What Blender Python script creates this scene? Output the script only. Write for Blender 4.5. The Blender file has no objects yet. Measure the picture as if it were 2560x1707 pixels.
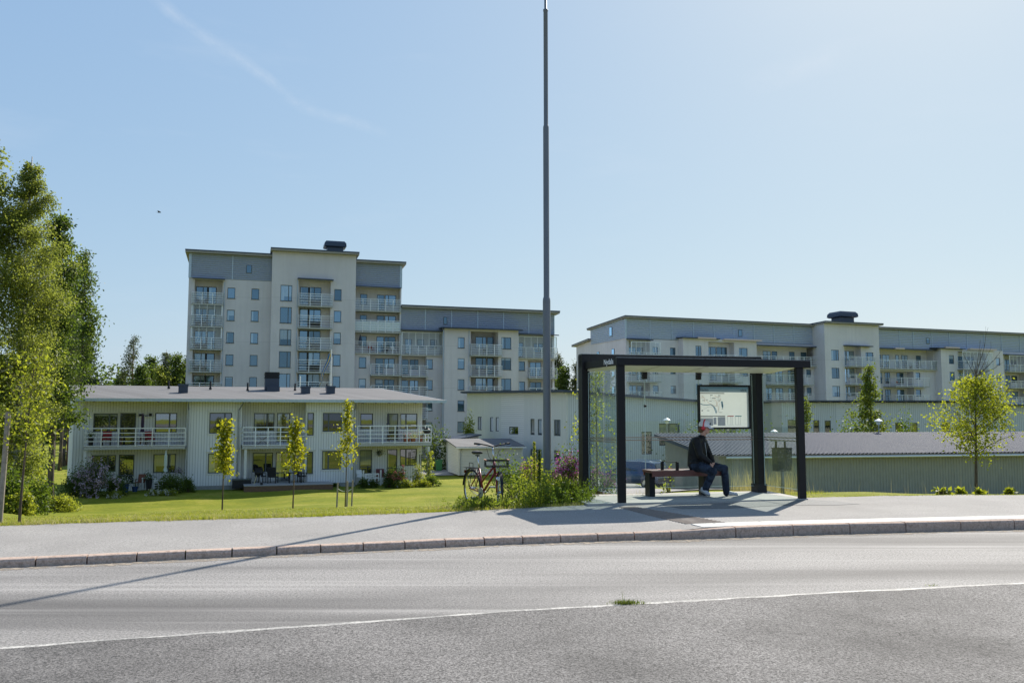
import bpy, bmesh, math, random
import numpy as np
from mathutils import Vector, Matrix

C = bpy.context.scene.collection
SC = bpy.context.scene
rad = math.radians

# ---------------------------------------------------------------- camera
CAM_H, F_PX, W_PX, H_PX, HORIZON = 1.62, 2150.0, 2560.0, 1707.0, 1040.0
PITCH = math.atan((HORIZON - H_PX / 2) / F_PX)
cam_d = bpy.data.cameras.new('camera')
cam_d.sensor_width = 36.0
cam_d.lens = 36.0 * F_PX / W_PX
cam_d.clip_start, cam_d.clip_end = 0.05, 5000.0
cam = bpy.data.objects.new('camera', cam_d)
C.objects.link(cam)
cam.location = (0, 0, CAM_H)
cam.rotation_euler = (rad(90) + PITCH, 0, 0)
SC.camera = cam

# ---------------------------------------------------------------- sky, sun, exposure
SUN_EL, SUN_AZ = 41.5, 30.0            # degrees; azimuth clockwise from the view direction (+Y)
SUN_STRENGTH, SKY_STRENGTH, EXPOSURE = 4.4, 0.1, 0.75
world = bpy.data.worlds.new('World')
SC.world = world
world.use_nodes = True
wn, wl = world.node_tree.nodes, world.node_tree.links
wn.clear()
sky = wn.new('ShaderNodeTexSky')
sky.sky_type = 'NISHITA'
sky.sun_disc = False
sky.sun_elevation = rad(SUN_EL)
sky.sun_rotation = rad(SUN_AZ)
sky.altitude = 0
sky.air_density, sky.dust_density, sky.ozone_density = 1.0, 0.9, 1.6
bg = wn.new('ShaderNodeBackground')
bg.inputs['Strength'].default_value = SKY_STRENGTH
wo = wn.new('ShaderNodeOutputWorld')
def wmath(op, a, b=None):
    m = wn.new('ShaderNodeMath'); m.operation = op
    for i, v in ((0, a), (1, b)):
        if v is None: continue
        if isinstance(v, (int, float)): m.inputs[i].default_value = v
        else: wl.new(v, m.inputs[i])
    return m.outputs[0]
# hazy summer sky: the clear-sky model through a soft response curve, as the camera recorded it
sp_ = wn.new('ShaderNodeSeparateColor'); cb_ = wn.new('ShaderNodeCombineColor')
wl.new(sky.outputs[0], sp_.inputs[0])
for i, (g, k) in enumerate(((0.50, 0.73), (0.40, 0.815), (0.20, 0.868))):
    wl.new(wmath('MULTIPLY', wmath('POWER', wmath('MULTIPLY', sp_.outputs[i], 0.1), g), k / SKY_STRENGTH / 2 ** EXPOSURE), cb_.inputs[i])
# thin cirrus: one long frayed streak and faint wisps, by direction in the sky
tcw = wn.new('ShaderNodeTexCoord'); sx = wn.new('ShaderNodeSeparateXYZ'); wl.new(tcw.outputs['Generated'], sx.inputs[0])
def wnoise(scale, sc, detail=6, rot=(0, 0, 0), rough=.6):
    mp = wn.new('ShaderNodeMapping'); mp.inputs['Scale'].default_value = sc; mp.inputs['Rotation'].default_value = rot
    wl.new(tcw.outputs['Generated'], mp.inputs[0]); n = wn.new('ShaderNodeTexNoise'); n.inputs['Scale'].default_value = scale; n.inputs['Detail'].default_value = detail; n.inputs['Roughness'].default_value = rough
    wl.new(mp.outputs[0], n.inputs[0]); return n.outputs['Fac']
def wdot(v):
    d = wn.new('ShaderNodeVectorMath'); d.operation = 'DOT_PRODUCT'; wl.new(tcw.outputs['Generated'], d.inputs[0]); d.inputs[1].default_value = v; return d.outputs['Value']
def sdir(x, y):
    a_, b_ = (x - 1280) / 2150.0, -(y - 853.5) / 2150.0
    c_, s_ = math.cos(PITCH), math.sin(PITCH); return Vector((a_, c_ - b_ * s_, s_ + b_ * c_)).normalized()
def streak(p, q, w, amp, hi):
    P0, P1 = sdir(*p), sdir(*q); n = P0.cross(P1).normalized(); al = (P1 - P0); L2 = al.dot(al)
    off = wmath('ADD', wdot(n), wmath('MULTIPLY', wmath('SUBTRACT', wnoise(3.5, (1, 1, 1), 5), .5), .045))
    t = wmath('DIVIDE', wmath('SUBTRACT', wdot(al), P0.dot(al)), L2)
    core = wmath('MAXIMUM', wmath('SUBTRACT', 1.0, wmath('DIVIDE', wmath('ABSOLUTE', off), w)), 0.0)
    env = wmath('MAXIMUM', wmath('MINIMUM', wmath('MULTIPLY', wmath('SUBTRACT', 1.12, t), 3.0), wmath('MULTIPLY', wmath('ADD', t, .25), 4.0)), 0.0)
    env = wmath('MINIMUM', env, 1.0)
    fr_ = wmath('MAXIMUM', wmath('SUBTRACT', wmath('MULTIPLY', wnoise(30, (1, 1, 1), 7, rough=.72), 2.2), .62), 0.0)
    return wmath('MULTIPLY', wmath('MULTIPLY', wmath('MULTIPLY', core, env), fr_), amp)
f1 = streak((430, 20), (745, 245), .008, .34, 1); f2 = streak((760, 255), (960, 330), .008, .26, 1); f3 = streak((1900, 190), (2120, 125), .018, .30, 1)
wisp = wn.new('ShaderNodeMapRange'); wl.new(wnoise(2.2, (2, 2, 9), 7, (rad(20), rad(38), rad(10))), wisp.inputs[0])
wisp.inputs[1].default_value, wisp.inputs[2].default_value, wisp.inputs[3].default_value, wisp.inputs[4].default_value = .55, .9, 0, .16
fac = wmath('MINIMUM', wmath('ADD', wmath('ADD', f1, f2), wmath('ADD', f3, wisp.outputs[0])), 0.8)
mixw = wn.new('ShaderNodeMixRGB'); ck_ = 1 / SKY_STRENGTH / 2 ** EXPOSURE
mixw.inputs[2].default_value = (.76 * ck_, .83 * ck_, .92 * ck_, 1)
wl.new(fac, mixw.inputs[0]); wl.new(cb_.outputs[0], mixw.inputs[1])
wl.new(mixw.outputs[0], bg.inputs[0])
wl.new(bg.outputs[0], wo.inputs[0])
sun_d = bpy.data.lights.new('sun', 'SUN')
sun_d.energy = SUN_STRENGTH
sun_d.angle = rad(0.55)
sun_d.color = (1.0, 0.935, 0.83)
sun = bpy.data.objects.new('sun', sun_d)
C.objects.link(sun)
sv = Vector((math.sin(rad(SUN_AZ)) * math.cos(rad(SUN_EL)), math.cos(rad(SUN_AZ)) * math.cos(rad(SUN_EL)), math.sin(rad(SUN_EL))))
sun.rotation_euler = sv.to_track_quat('Z', 'Y').to_euler()
sun.location = sv * 60
SC.view_settings.view_transform = 'Standard'
SC.view_settings.look = 'None'
SC.view_settings.gamma = 1.0
SC.view_settings.exposure = EXPOSURE
SC.cycles.max_bounces = 10
SC.cycles.transparent_max_bounces = 24
SC.cycles.caustics_reflective = False
SC.cycles.caustics_refractive = False

# ---------------------------------------------------------------- surveying: where a sight line meets the ground, a depth or a facade
CP, SP = math.cos(PITCH), math.sin(PITCH)
def sight(x, y):
    a, b = (x - W_PX / 2) / F_PX, -(y - H_PX / 2) / F_PX
    return (a, CP - b * SP, SP + b * CP)
def on_level(x, y, z):
    d = sight(x, y); t = (z - CAM_H) / d[2]
    return Vector((d[0] * t, d[1] * t, z))
def at(x, y, Y):
    d = sight(x, y); t = Y / d[1]
    return Vector((d[0] * t, Y, CAM_H + d[2] * t))
def lerp(a, b, t): return a + (b - a) * t
def interp(x, pts):
    if x <= pts[0][0]: return pts[0][1]
    for (a, u), (b, v) in zip(pts, pts[1:]):
        if x <= b: return u + (v - u) * (x - a) / (b - a)
    return pts[-1][1]
def smooth(t):
    t = max(0.0, min(1.0, t)); return t * t * (3 - 2 * t)

# ---------------------------------------------------------------- mesh helpers
class MB:
    def __init__(s): s.v, s.f, s.m = [], [], []
    def add(s, vs, fs, mi=0):
        n = len(s.v)
        s.v.extend([tuple(p) for p in vs])
        for f in fs: s.f.append([n + i for i in f]); s.m.append(mi)
        return s
    def quad(s, a, b, c, d, mi=0): return s.add([a, b, c, d], [(0, 1, 2, 3)], mi)
    def box(s, x0, x1, y0, y1, z0, z1, mi=0):
        vs = [(x, y, z) for z in (z0, z1) for y in (y0, y1) for x in (x0, x1)]
        return s.add(vs, [(0, 2, 3, 1), (4, 5, 7, 6), (0, 1, 5, 4), (2, 6, 7, 3), (0, 4, 6, 2), (1, 3, 7, 5)], mi)
    def xbox(s, M, sx, sy, sz, mi=0):
        vs = [M @ Vector((x * sx / 2, y * sy / 2, z * sz / 2)) for z in (-1, 1) for y in (-1, 1) for x in (-1, 1)]
        return s.add(vs, [(0, 2, 3, 1), (4, 5, 7, 6), (0, 1, 5, 4), (2, 6, 7, 3), (0, 4, 6, 2), (1, 3, 7, 5)], mi)
    def bar(s, p, q, w, h=None, up=(0, 0, 1), mi=0):
        p, q = Vector(p), Vector(q); h = h or w
        d = (q - p); L = d.length
        if L < 1e-6: return s
        d /= L; u = Vector(up)
        if abs(d.dot(u)) > 0.98: u = Vector((0, 1, 0))
        r = d.cross(u).normalized(); u = r.cross(d)
        vs = []
        for c in (p, q):
            for a, b in ((-1, -1), (1, -1), (1, 1), (-1, 1)): vs.append(c + r * (a * w / 2) + u * (b * h / 2))
        return s.add(vs, [(3, 2, 1, 0), (4, 5, 6, 7), (0, 1, 5, 4), (1, 2, 6, 5), (2, 3, 7, 6), (3, 0, 4, 7)], mi)
    def tube(s, pts, r, n=8, cap=True, mi=0, squash=None):
        pts = [Vector(p) for p in pts]; k = len(pts)
        rs = r if isinstance(r, (list, tuple)) else [r] * k
        rings, prev = [], None
        for i, p in enumerate(pts):
            d = (pts[min(i + 1, k - 1)] - pts[max(i - 1, 0)])
            d = d.normalized() if d.length > 1e-9 else Vector((0, 0, 1))
            if prev is None:
                a = Vector((0, 0, 1)) if abs(d.z) < 0.9 else Vector((1, 0, 0))
                u = d.cross(a).normalized()
            else:
                u = (prev - d * prev.dot(d))
                u = u.normalized() if u.length > 1e-6 else d.orthogonal().normalized()
            prev = u; w = d.cross(u)
            rr = rs[i]
            ru, rw = rr if isinstance(rr, (tuple, list)) else (rr, rr)
            rings.append([p + u * (ru * math.cos(2 * math.pi * j / n)) + w * (rw * math.sin(2 * math.pi * j / n)) for j in range(n)])
        vs = [v for ring in rings for v in ring]
        fs = [(i * n + j, i * n + (j + 1) % n, (i + 1) * n + (j + 1) % n, (i + 1) * n + j) for i in range(k - 1) for j in range(n)]
        if cap: fs += [tuple(range(n - 1, -1, -1)), tuple((k - 1) * n + j for j in range(n))]
        return s.add(vs, fs, mi)
    def lathe(s, prof, c=(0, 0, 0), n=16, mi=0):
        c = Vector(c); k = len(prof)
        vs = [c + Vector((r * math.cos(2 * math.pi * j / n), r * math.sin(2 * math.pi * j / n), z)) for r, z in prof for j in range(n)]
        fs = [(i * n + j, i * n + (j + 1) % n, (i + 1) * n + (j + 1) % n, (i + 1) * n + j) for i in range(k - 1) for j in range(n)]
        return s.add(vs, fs, mi)
    def ball(s, c, r, n=10, k=7, M=None, mi=0):
        c = Vector(c); rx, ry, rz = r if isinstance(r, (tuple, list)) else (r, r, r)
        vs = []
        for i in range(k + 1):
            t = math.pi * i / k
            for j in range(n):
                p = Vector((rx * math.sin(t) * math.cos(2 * math.pi * j / n), ry * math.sin(t) * math.sin(2 * math.pi * j / n), rz * math.cos(t)))
                vs.append(c + (M @ p if M else p))
        fs = [(i * n + j, (i + 1) * n + j, (i + 1) * n + (j + 1) % n, i * n + (j + 1) % n) for i in range(k) for j in range(n)]
        return s.add(vs, fs, mi)
    def prism(s, poly, y0, y1, mi=0):            # poly in (x, z), pulled along y
        n = len(poly)
        vs = [(x, y0, z) for x, z in poly] + [(x, y1, z) for x, z in poly]
        fs = [tuple(range(n)), tuple(range(2 * n - 1, n - 1, -1))] + [(i, n + i, n + (i + 1) % n, (i + 1) % n) for i in range(n)]
        return s.add(vs, fs, mi)
    def slab(s, poly, dz, mi=0):                 # poly of 3D points, thickened downwards by dz
        n = len(poly); poly = [Vector(p) for p in poly]
        vs = poly + [p - Vector((0, 0, dz)) for p in poly]
        fs = [tuple(range(n)), tuple(range(2 * n - 1, n - 1, -1))] + [(i, n + i, n + (i + 1) % n, (i + 1) % n) for i in range(n)]
        return s.add(vs, fs, mi)
    def merge(s, o, M=None):
        s.add([M @ Vector(p) for p in o.v] if M else o.v, [], 0); n = len(s.v) - len(o.v)
        for f, mi in zip(o.f, o.m): s.f.append([n + i for i in f]); s.m.append(mi)
        return s
    def build(s, name, mat, parent=None, smooth=False, loc=None, fixn=True):
        me = bpy.data.meshes.new(name)
        me.from_pydata([tuple(p) for p in s.v], [], s.f)
        if fixn:
            bm = bmesh.new(); bm.from_mesh(me)
            bmesh.ops.recalc_face_normals(bm, faces=bm.faces)
            bm.to_mesh(me); bm.free()
        mats = mat if isinstance(mat, (list, tuple)) else [mat]
        for m in mats: me.materials.append(m)
        if len(mats) > 1: me.polygons.foreach_set('material_index', s.m)
        if smooth: me.polygons.foreach_set('use_smooth', [True] * len(me.polygons))
        o = bpy.data.objects.new(name, me); C.objects.link(o)
        if parent: o.parent = parent
        if loc is not None: o.location = loc
        return o

def tag(o, label, cat, group=None, kind=None):
    if label: o['label'] = label
    if cat: o['category'] = cat
    if group: o['group'] = group
    if kind: o['kind'] = kind
    return o
def thing(name, label, cat, loc=(0, 0, 0), rz=0.0, group=None):
    o = bpy.data.objects.new(name, None); C.objects.link(o)
    o.empty_display_size = 0.3
    o.location = loc; o.rotation_euler = (0, 0, rz)
    return tag(o, label, cat, group)
def structure(name, mb, mat, label, cat, **k):
    return tag(mb.build(name, mat, **k), label, cat, kind='structure')
def copy_tree(o, parent=None):
    c = o.copy(); C.objects.link(c)
    if parent: c.parent = parent
    for ch in [x for x in o.children]: copy_tree(ch, c)
    return c
def modified(o, mods):
    """apply modifiers: mods = [(type, {attr: value})]"""
    for t, kw in mods:
        m = o.modifiers.new(t, t)
        for a, b in kw.items(): setattr(m, a, b)
    bpy.context.view_layer.update()
    dg = bpy.context.evaluated_depsgraph_get()
    me = bpy.data.meshes.new_from_object(o.evaluated_get(dg))
    o.modifiers.clear(); o.data = me
    return o
def remeshed(name, mb, mat, parent, voxel, it=3, fac=0.5):
    o = mb.build(name, mat, parent)
    modified(o, [('REMESH', dict(mode='VOXEL', voxel_size=voxel)), ('SMOOTH', dict(iterations=it, factor=fac))])
    if not o.data.materials: o.data.materials.append(mat)
    o.data.polygons.foreach_set('use_smooth', [True] * len(o.data.polygons))
    return o

# ---------------------------------------------------------------- materials
class NT:
    def __init__(s, name):
        s.mat = bpy.data.materials.new(name); s.mat.use_nodes = True
        s.t = s.mat.node_tree; s.n, s.l = s.t.nodes, s.t.links; s.n.clear()
        s.out = s.n.new('ShaderNodeOutputMaterial')
    def node(s, typ, **k):
        n = s.n.new('ShaderNode' + typ)
        for a, b in k.items():
            if a.startswith('i_'): n.inputs[a[2:].replace('_', ' ')].default_value = b
            else: setattr(n, a, b)
        return n
    def link(s, a, b): s.l.new(a, b)
    def coord(s, which='Object', scale=(1, 1, 1), rot=(0, 0, 0)):
        tc = s.node('TexCoord'); m = s.node('Mapping')
        m.inputs['Scale'].default_value = scale; m.inputs['Rotation'].default_value = rot
        s.link(tc.outputs[which], m.inputs[0]); return m.outputs[0]
    def noise(s, vec, scale, detail=4, rough=0.55, dist=0.0):
        n = s.node('TexNoise'); n.inputs['Scale'].default_value = scale
        n.inputs['Detail'].default_value = detail; n.inputs['Roughness'].default_value = rough
        n.inputs['Distortion'].default_value = dist
        if vec is not None: s.link(vec, n.inputs['Vector'])
        return n.outputs['Fac']
    def ramp(s, fac, stops):
        r = s.node('ValToRGB'); e = r.color_ramp.elements
        while len(e) < len(stops): e.new(0.5)
        for el, (p, c) in zip(e, stops):
            el.position = p
            el.color = (c, c, c, 1) if isinstance(c, (int, float)) else (*c, 1)
        s.link(fac, r.inputs[0]); return r.outputs[0]
    def mix(s, fac, a, b, mode='MIX'):
        m = s.node('MixRGB', blend_type=mode)
        for i, v in ((0, fac), (1, a), (2, b)):
            if isinstance(v, (int, float)): m.inputs[i].default_value = v if i == 0 else (v, v, v, 1)
            elif isinstance(v, tuple): m.inputs[i].default_value = (*v, 1)
            else: s.link(v, m.inputs[i])
        return m.outputs[0]
    def math(s, op, a, b=None):
        m = s.node('Math', operation=op)
        for i, v in ((0, a), (1, b)):
            if v is None: continue
            if isinstance(v, (int, float)): m.inputs[i].default_value = v
            else: s.link(v, m.inputs[i])
        return m.outputs[0]
    def sep(s, vec):
        x = s.node('SeparateXYZ'); s.link(vec, x.inputs[0]); return x.outputs
    def bump(s, h, strength=0.3, dist=0.01):
        b = s.node('Bump'); b.inputs['Strength'].default_value = strength; b.inputs['Distance'].default_value = dist
        s.link(h, b.inputs['Height']); return b.outputs[0]
    def principled(s, col, rough=0.6, metal=0.0, spec=0.5, normal=None, **k):
        p = s.node('BsdfPrincipled')
        if isinstance(col, tuple): p.inputs['Base Color'].default_value = (*col, 1)
        else: s.link(col, p.inputs['Base Color'])
        if isinstance(rough, (int, float)): p.inputs['Roughness'].default_value = rough
        else: s.link(rough, p.inputs['Roughness'])
        p.inputs['Metallic'].default_value = metal
        p.inputs['Specular IOR Level'].default_value = spec
        if normal is not None: s.link(normal, p.inputs['Normal'])
        for a, b in k.items(): p.inputs[a.replace('_', ' ')].default_value = b
        return p.outputs[0]
    def done(s, sh): s.link(sh, s.out.inputs[0]); return s.mat

def plain(name, col, rough=0.6, metal=0.0, var=0.12, scale=6.0, spec=0.5):
    """painted or plain surface with a little uneven wear"""
    t = NT(name); v = t.coord()
    f = t.noise(v, scale, 5, 0.6)
    c = t.mix(t.ramp(f, [(0.3, 0.0), (0.7, 1.0)]), tuple(x * (1 - var) for x in col), tuple(min(1, x * (1 + var)) for x in col))
    r = t.math('ADD', t.math('MULTIPLY', f, 0.15), rough - 0.07)
    return t.done(t.principled(c, r, metal, spec))

def boards(name, col, pitch=0.145, groove=0.10, axis=0, dark=0.45, rough=0.62, var=0.06, depth=0.012):
    """boarded wall: regular grooves along one object axis, slight tone change from board to board"""
    t = NT(name); v = t.coord(); x = t.sep(v)[axis]
    u = t.math('DIVIDE', x, pitch); fr = t.math('FRACT', u); fl = t.math('FLOOR', u)
    wn_ = t.node('TexWhiteNoise', noise_dimensions='1D'); t.link(fl, wn_.inputs['W'])
    edge = t.math('LESS_THAN', fr, groove)
    n2 = t.noise(v, 1.3, 4)
    tone = t.mix(t.math('MULTIPLY', t.math('ADD', wn_.outputs['Value'], n2), 0.5), tuple(c * (1 - var) for c in col), tuple(c * (1 + var) for c in col))
    c = t.mix(edge, tone, tuple(x_ * dark for x_ in col))
    nm = t.bump(t.math('SUBTRACT', 1.0, edge), 0.5, depth)
    return t.done(t.principled(c, rough, normal=nm))

def stucco(name, col):
    t = NT(name); v = t.coord()
    big = t.noise(v, 0.22, 5, 0.6); fine = t.noise(v, 9, 5, 0.7)
    streak = t.noise(t.coord(scale=(1.6, 1.6, 0.10)), 1.2, 4, 0.6)
    c = t.mix(t.ramp(big, [(0.35, 0), (0.68, 1)]), tuple(x * 0.93 for x in col), tuple(x * 1.06 for x in col))
    c = t.mix(t.math('MULTIPLY', t.ramp(streak, [(0.48, 0), (0.75, 1)]), 0.34), c, tuple(x * 0.72 for x in col))
    c = t.mix(t.math('MULTIPLY', fine, 0.10), c, tuple(x * 0.8 for x in col))
    z = t.sep(v)[2]
    jt = t.math('LESS_THAN', t.math('FRACT', t.math('DIVIDE', t.math('ADD', z, 0.35), 5.72)), .007)
    c = t.mix(t.math('MULTIPLY', jt, .5), c, tuple(x * 0.55 for x in col))
    return t.done(t.principled(c, 0.85, spec=0.25, normal=t.bump(fine, 0.25, 0.01)))

def leafy(name, dark, light, trans, k=0.45, spec=0.3, rough=0.5):
    """leaf: each leaf its own tone, lets light through"""
    t = NT(name)
    g = t.node('NewGeometry')
    f = g.outputs['Random Per Island']
    big = t.noise(t.coord(), 0.9, 3)
    f2 = t.math('MULTIPLY', t.math('ADD', f, big), 0.5)
    c = t.ramp(f2, [(0.2, dark), (0.8, light)])
    p = t.principled(c, rough, spec=spec)
    tr = t.node('BsdfTranslucent')
    t.link(t.mix(f2, tuple(x * 0.75 for x in trans), tuple(min(1, x * 1.2) for x in trans)), tr.inputs[0])
    m = t.node('MixShader'); m.inputs[0].default_value = k
    t.link(p, m.inputs[1]); t.link(tr.outputs[0], m.inputs[2])
    return t.done(m.outputs[0])

def clear_glass(name, tint=(0.86, 0.93, 0.90), refl=0.06, dirt=0.05):
    """thin glass: sheet that lets light straight through with a fresnel reflection and faint grime"""
    t = NT(name); tr = t.node('BsdfTransparent'); tr.inputs[0].default_value = (*tint, 1)
    gl = t.node('BsdfGlossy'); gl.inputs['Roughness'].default_value = 0.01
    fr = t.node('Fresnel'); fr.inputs[0].default_value = 1.5
    f = t.math('MINIMUM', t.math('ADD', t.math('MULTIPLY', fr.outputs[0], 1.0), refl - 0.04), 0.30)
    m = t.node('MixShader'); t.link(f, m.inputs[0]); t.link(tr.outputs[0], m.inputs[1]); t.link(gl.outputs[0], m.inputs[2])
    df = t.node('BsdfDiffuse'); df.inputs[0].default_value = (0.7, 0.75, 0.72, 1)
    d = t.math('MULTIPLY', t.ramp(t.noise(t.coord(), 2.2, 6, 0.65), [(0.4, 0.25), (0.75, 1)]), dirt)
    m2 = t.node('MixShader'); t.link(d, m2.inputs[0]); t.link(m.outputs[0], m2.inputs[1]); t.link(df.outputs[0], m2.inputs[2])
    return t.done(m2.outputs[0])

def window_pane(name, dark, pale, refl=0.22, share=0.5, tint=(0.92, 0.96, 1)):
    """double glazing over a dim room: some panes have pale curtains or a half drawn blind; mirror-like outer face"""
    t = NT(name); oi = t.node('ObjectInfo'); r = oi.outputs['Random']
    v = t.coord('Generated'); x, y, z = t.sep(v)[:3]
    # curtain strip at one side and a blind from the top, their sizes set by the pane
    r2 = t.math('FRACT', t.math('MULTIPLY', r, 7.31)); r3 = t.math('FRACT', t.math('MULTIPLY', r, 23.7)); r4 = t.math('FRACT', t.math('MULTIPLY', r, 51.3))
    cur = t.math('MULTIPLY', t.math('LESS_THAN', x, t.math('MULTIPLY', r2, 0.45)), t.math('LESS_THAN', r3, share))
    bl = t.math('MULTIPLY', t.math('GREATER_THAN', z, t.math('ADD', 0.25, t.math('MULTIPLY', r3, 0.7))), t.math('LESS_THAN', r4, share))
    fold = t.noise(t.coord('Object', (9, 9, 0.3)), 2.0, 3)
    room = t.noise(t.coord('Object', (1, 1, 1)), 1.6, 3)
    c = t.mix(t.math('MULTIPLY', t.math('ADD', room, r4), .5), tuple(q * 0.35 for q in dark), tuple(q * 2.2 for q in dark))
    c = t.mix(t.math('MULTIPLY', t.math('MAXIMUM', cur, bl), t.math('ADD', 0.35, t.math('MULTIPLY', fold, 0.7))), c, pale)
    df = t.node('BsdfDiffuse'); t.link(c, df.inputs[0])
    gl = t.node('BsdfGlossy'); gl.inputs['Roughness'].default_value = 0.02
    gl.inputs[0].default_value = (*tint, 1)
    nm = t.bump(t.noise(t.coord('Object'), 0.7, 2), 0.08, 0.02); t.link(nm, gl.inputs['Normal'])
    fr = t.node('Fresnel'); fr.inputs[0].default_value = 1.5
    f = t.math('MINIMUM', t.math('ADD', fr.outputs[0], t.math('MULTIPLY', t.math('ADD', t.math('MULTIPLY', r2, 1.3), .35), refl)), 1.0)
    m = t.node('MixShader'); t.link(f, m.inputs[0]); t.link(df.outputs[0], m.inputs[1]); t.link(gl.outputs[0], m.inputs[2])
    return t.done(m.outputs[0])

M = {}
M['black'] = plain('black_paint', (0.009, 0.009, 0.010), 0.5, spec=0.28)
M['black_matt'] = plain('black_matt', (0.014, 0.014, 0.015), 0.7)
M['rubber'] = plain('rubber', (0.02, 0.02, 0.022), 0.75)
M['white'] = plain('white_paint', (0.74, 0.75, 0.74), 0.45, var=0.05)
M['offwhite'] = plain('offwhite_paint', (0.62, 0.62, 0.58), 0.5, var=0.06)
M['steel'] = plain('galvanised_steel', (0.30, 0.32, 0.33), 0.45, 0.75, 0.2, 14)
M['chrome'] = plain('chrome', (0.6, 0.6, 0.6), 0.18, 1.0)
M['rail'] = plain('railing_paint', (0.80, 0.83, 0.85), 0.4)
M['trim'] = plain('window_trim', (0.07, 0.085, 0.095), 0.5)
M['trim_grey'] = plain('grey_trim', (0.10, 0.115, 0.11), 0.5)
M['navy'] = plain('navy_sheet', (0.03, 0.045, 0.075), 0.4)
M['soffit'] = plain('soffit_boards', (0.30, 0.28, 0.24), 0.7)
M['stucco'] = stucco('beige_stucco', (0.62, 0.59, 0.595))
M['slab'] = plain('balcony_concrete', (0.42, 0.42, 0.39), 0.8, 0, 0.1)
M['band'] = plain('blue_grey_sheet', (0.275, 0.315, 0.405), 0.42, 0.2, 0.06, 3)
M['band_trim'] = plain('pale_blue_trim', (0.42, 0.50, 0.58), 0.4, 0.2)
M['felt'] = None
M['pane'] = window_pane('window_glass', (0.022, 0.045, 0.065), (0.40, 0.44, 0.45), 0.17, 0.34, (0.55, 0.80, 1.0))
M['pane_house'] = window_pane('house_window_glass', (0.02, 0.022, 0.018), (0.34, 0.36, 0.30), 0.16, 0.35)
M['balcony_glass'] = clear_glass('balcony_glass', (0.82, 0.90, 0.92), 0.10, 0.06)
M['frosted'] = plain('frosted_glass', (0.55, 0.63, 0.66), 0.3)
M['house'] = boards('house_boards', (0.69, 0.695, 0.695), 0.18, 0.18, 0, 0.6)
M['house2'] = boards('pale_house_boards', (0.60, 0.63, 0.64), 0.2, 0.2, 0, 0.6)
M['house2_h'] = boards('pale_house_lap_boards', (0.75, 0.74, 0.71), 0.2, 0.16, 2, 0.65)
M['house3'] = boards('grey_house_boards', (0.56, 0.59, 0.60), 0.2, 0.2, 0, 0.62)
M['shed'] = boards('shed_lap_boards', (0.60, 0.59, 0.53), 0.13, 0.12, 2, 0.6)
M['wood_red'] = boards('bench_planks', (0.16, 0.055, 0.042), 0.09, 0.06, 1, 0.3, 0.45, 0.2, 0.004)
M['wood_grey'] = plain('weathered_wood', (0.27, 0.235, 0.195), 0.8, 0, 0.25, 18)
M['wood_brown'] = plain('brown_wood', (0.14, 0.075, 0.045), 0.6, 0, 0.25, 14)
M['plinth'] = plain('plinth_concrete', (0.26, 0.26, 0.25), 0.85, 0, 0.15)
M['red'] = plain('red_lacquer', (0.20, 0.012, 0.018), 0.28)
M['bright_red'] = plain('bright_red', (0.62, 0.03, 0.045), 0.35)
M['skin'] = plain('skin', (0.55, 0.32, 0.24), 0.5, 0, 0.08, 12)
M['garage_roof'] = plain('dark_blue_roof_sheet', (0.012, 0.034, 0.080), 0.6, 0.0, 0.12, 4, 0.14)
M['garage_wall'] = plain('grey_green_sheet', (0.33, 0.325, 0.27), 0.6, 0.0, 0.08, 2)

# ================================================================ GROUND
Q = W_PX / 2352.0
def curve(pts, zf, dl, dr, ext=400.0):
    """pixel samples on a level -> (X, Y) polyline carried on straight at both ends"""
    P = [on_level(x * Q, y * Q, zf(x)) for x, y in pts]
    out = [(p.x, p.y) for p in P]
    out.insert(0, (out[0][0] - ext, out[0][1] - ext * math.tan(rad(dl))))
    out.append((out[-1][0] + ext, out[-1][1] + ext * math.tan(rad(dr))))
    return out
zk = lambda x: lerp(0.09, 0.135, smooth((x - 1480) / 150.0))
KERB = curve([(0, 1284), (78, 1281), (331, 1270), (563, 1259), (773, 1250), (969, 1242), (1150, 1234), (1322, 1228), (1480, 1223), (1580, 1217),
              (1634, 1212), (1776, 1207), (1914, 1203.3), (2044, 1200), (2167, 1197.2), (2288, 1194.4), (2352, 1193)], zk, 14.5, 9.5)
LINE = curve([(0, 1490), (600, 1446), (1200, 1402.5), (1450, 1388), (1900, 1362.5), (2352, 1340)], lambda x: 0.0, 16, 11)
BACK = curve([(0, 1208), (240, 1199), (700, 1187.5), (1050, 1174), (1200, 1167), (1330, 1160), (1560, 1153), (1850, 1145), (2000, 1140.5), (2352, 1138)],
             lambda x: 0.11, 14, 6)
Yk = lambda X: interp(X, KERB)
Yl = lambda X: interp(X, LINE)
Yb = lambda X: interp(X, BACK)
X_RAMP0, X_RAMP1 = on_level(1480 * Q, 1223 * Q, .09).x, on_level(1634 * Q, 1212 * Q, .15).x
kerb_h = lambda X: lerp(0.09, 0.135, smooth((X - X_RAMP0) / (X_RAMP1 - X_RAMP0)))

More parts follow.
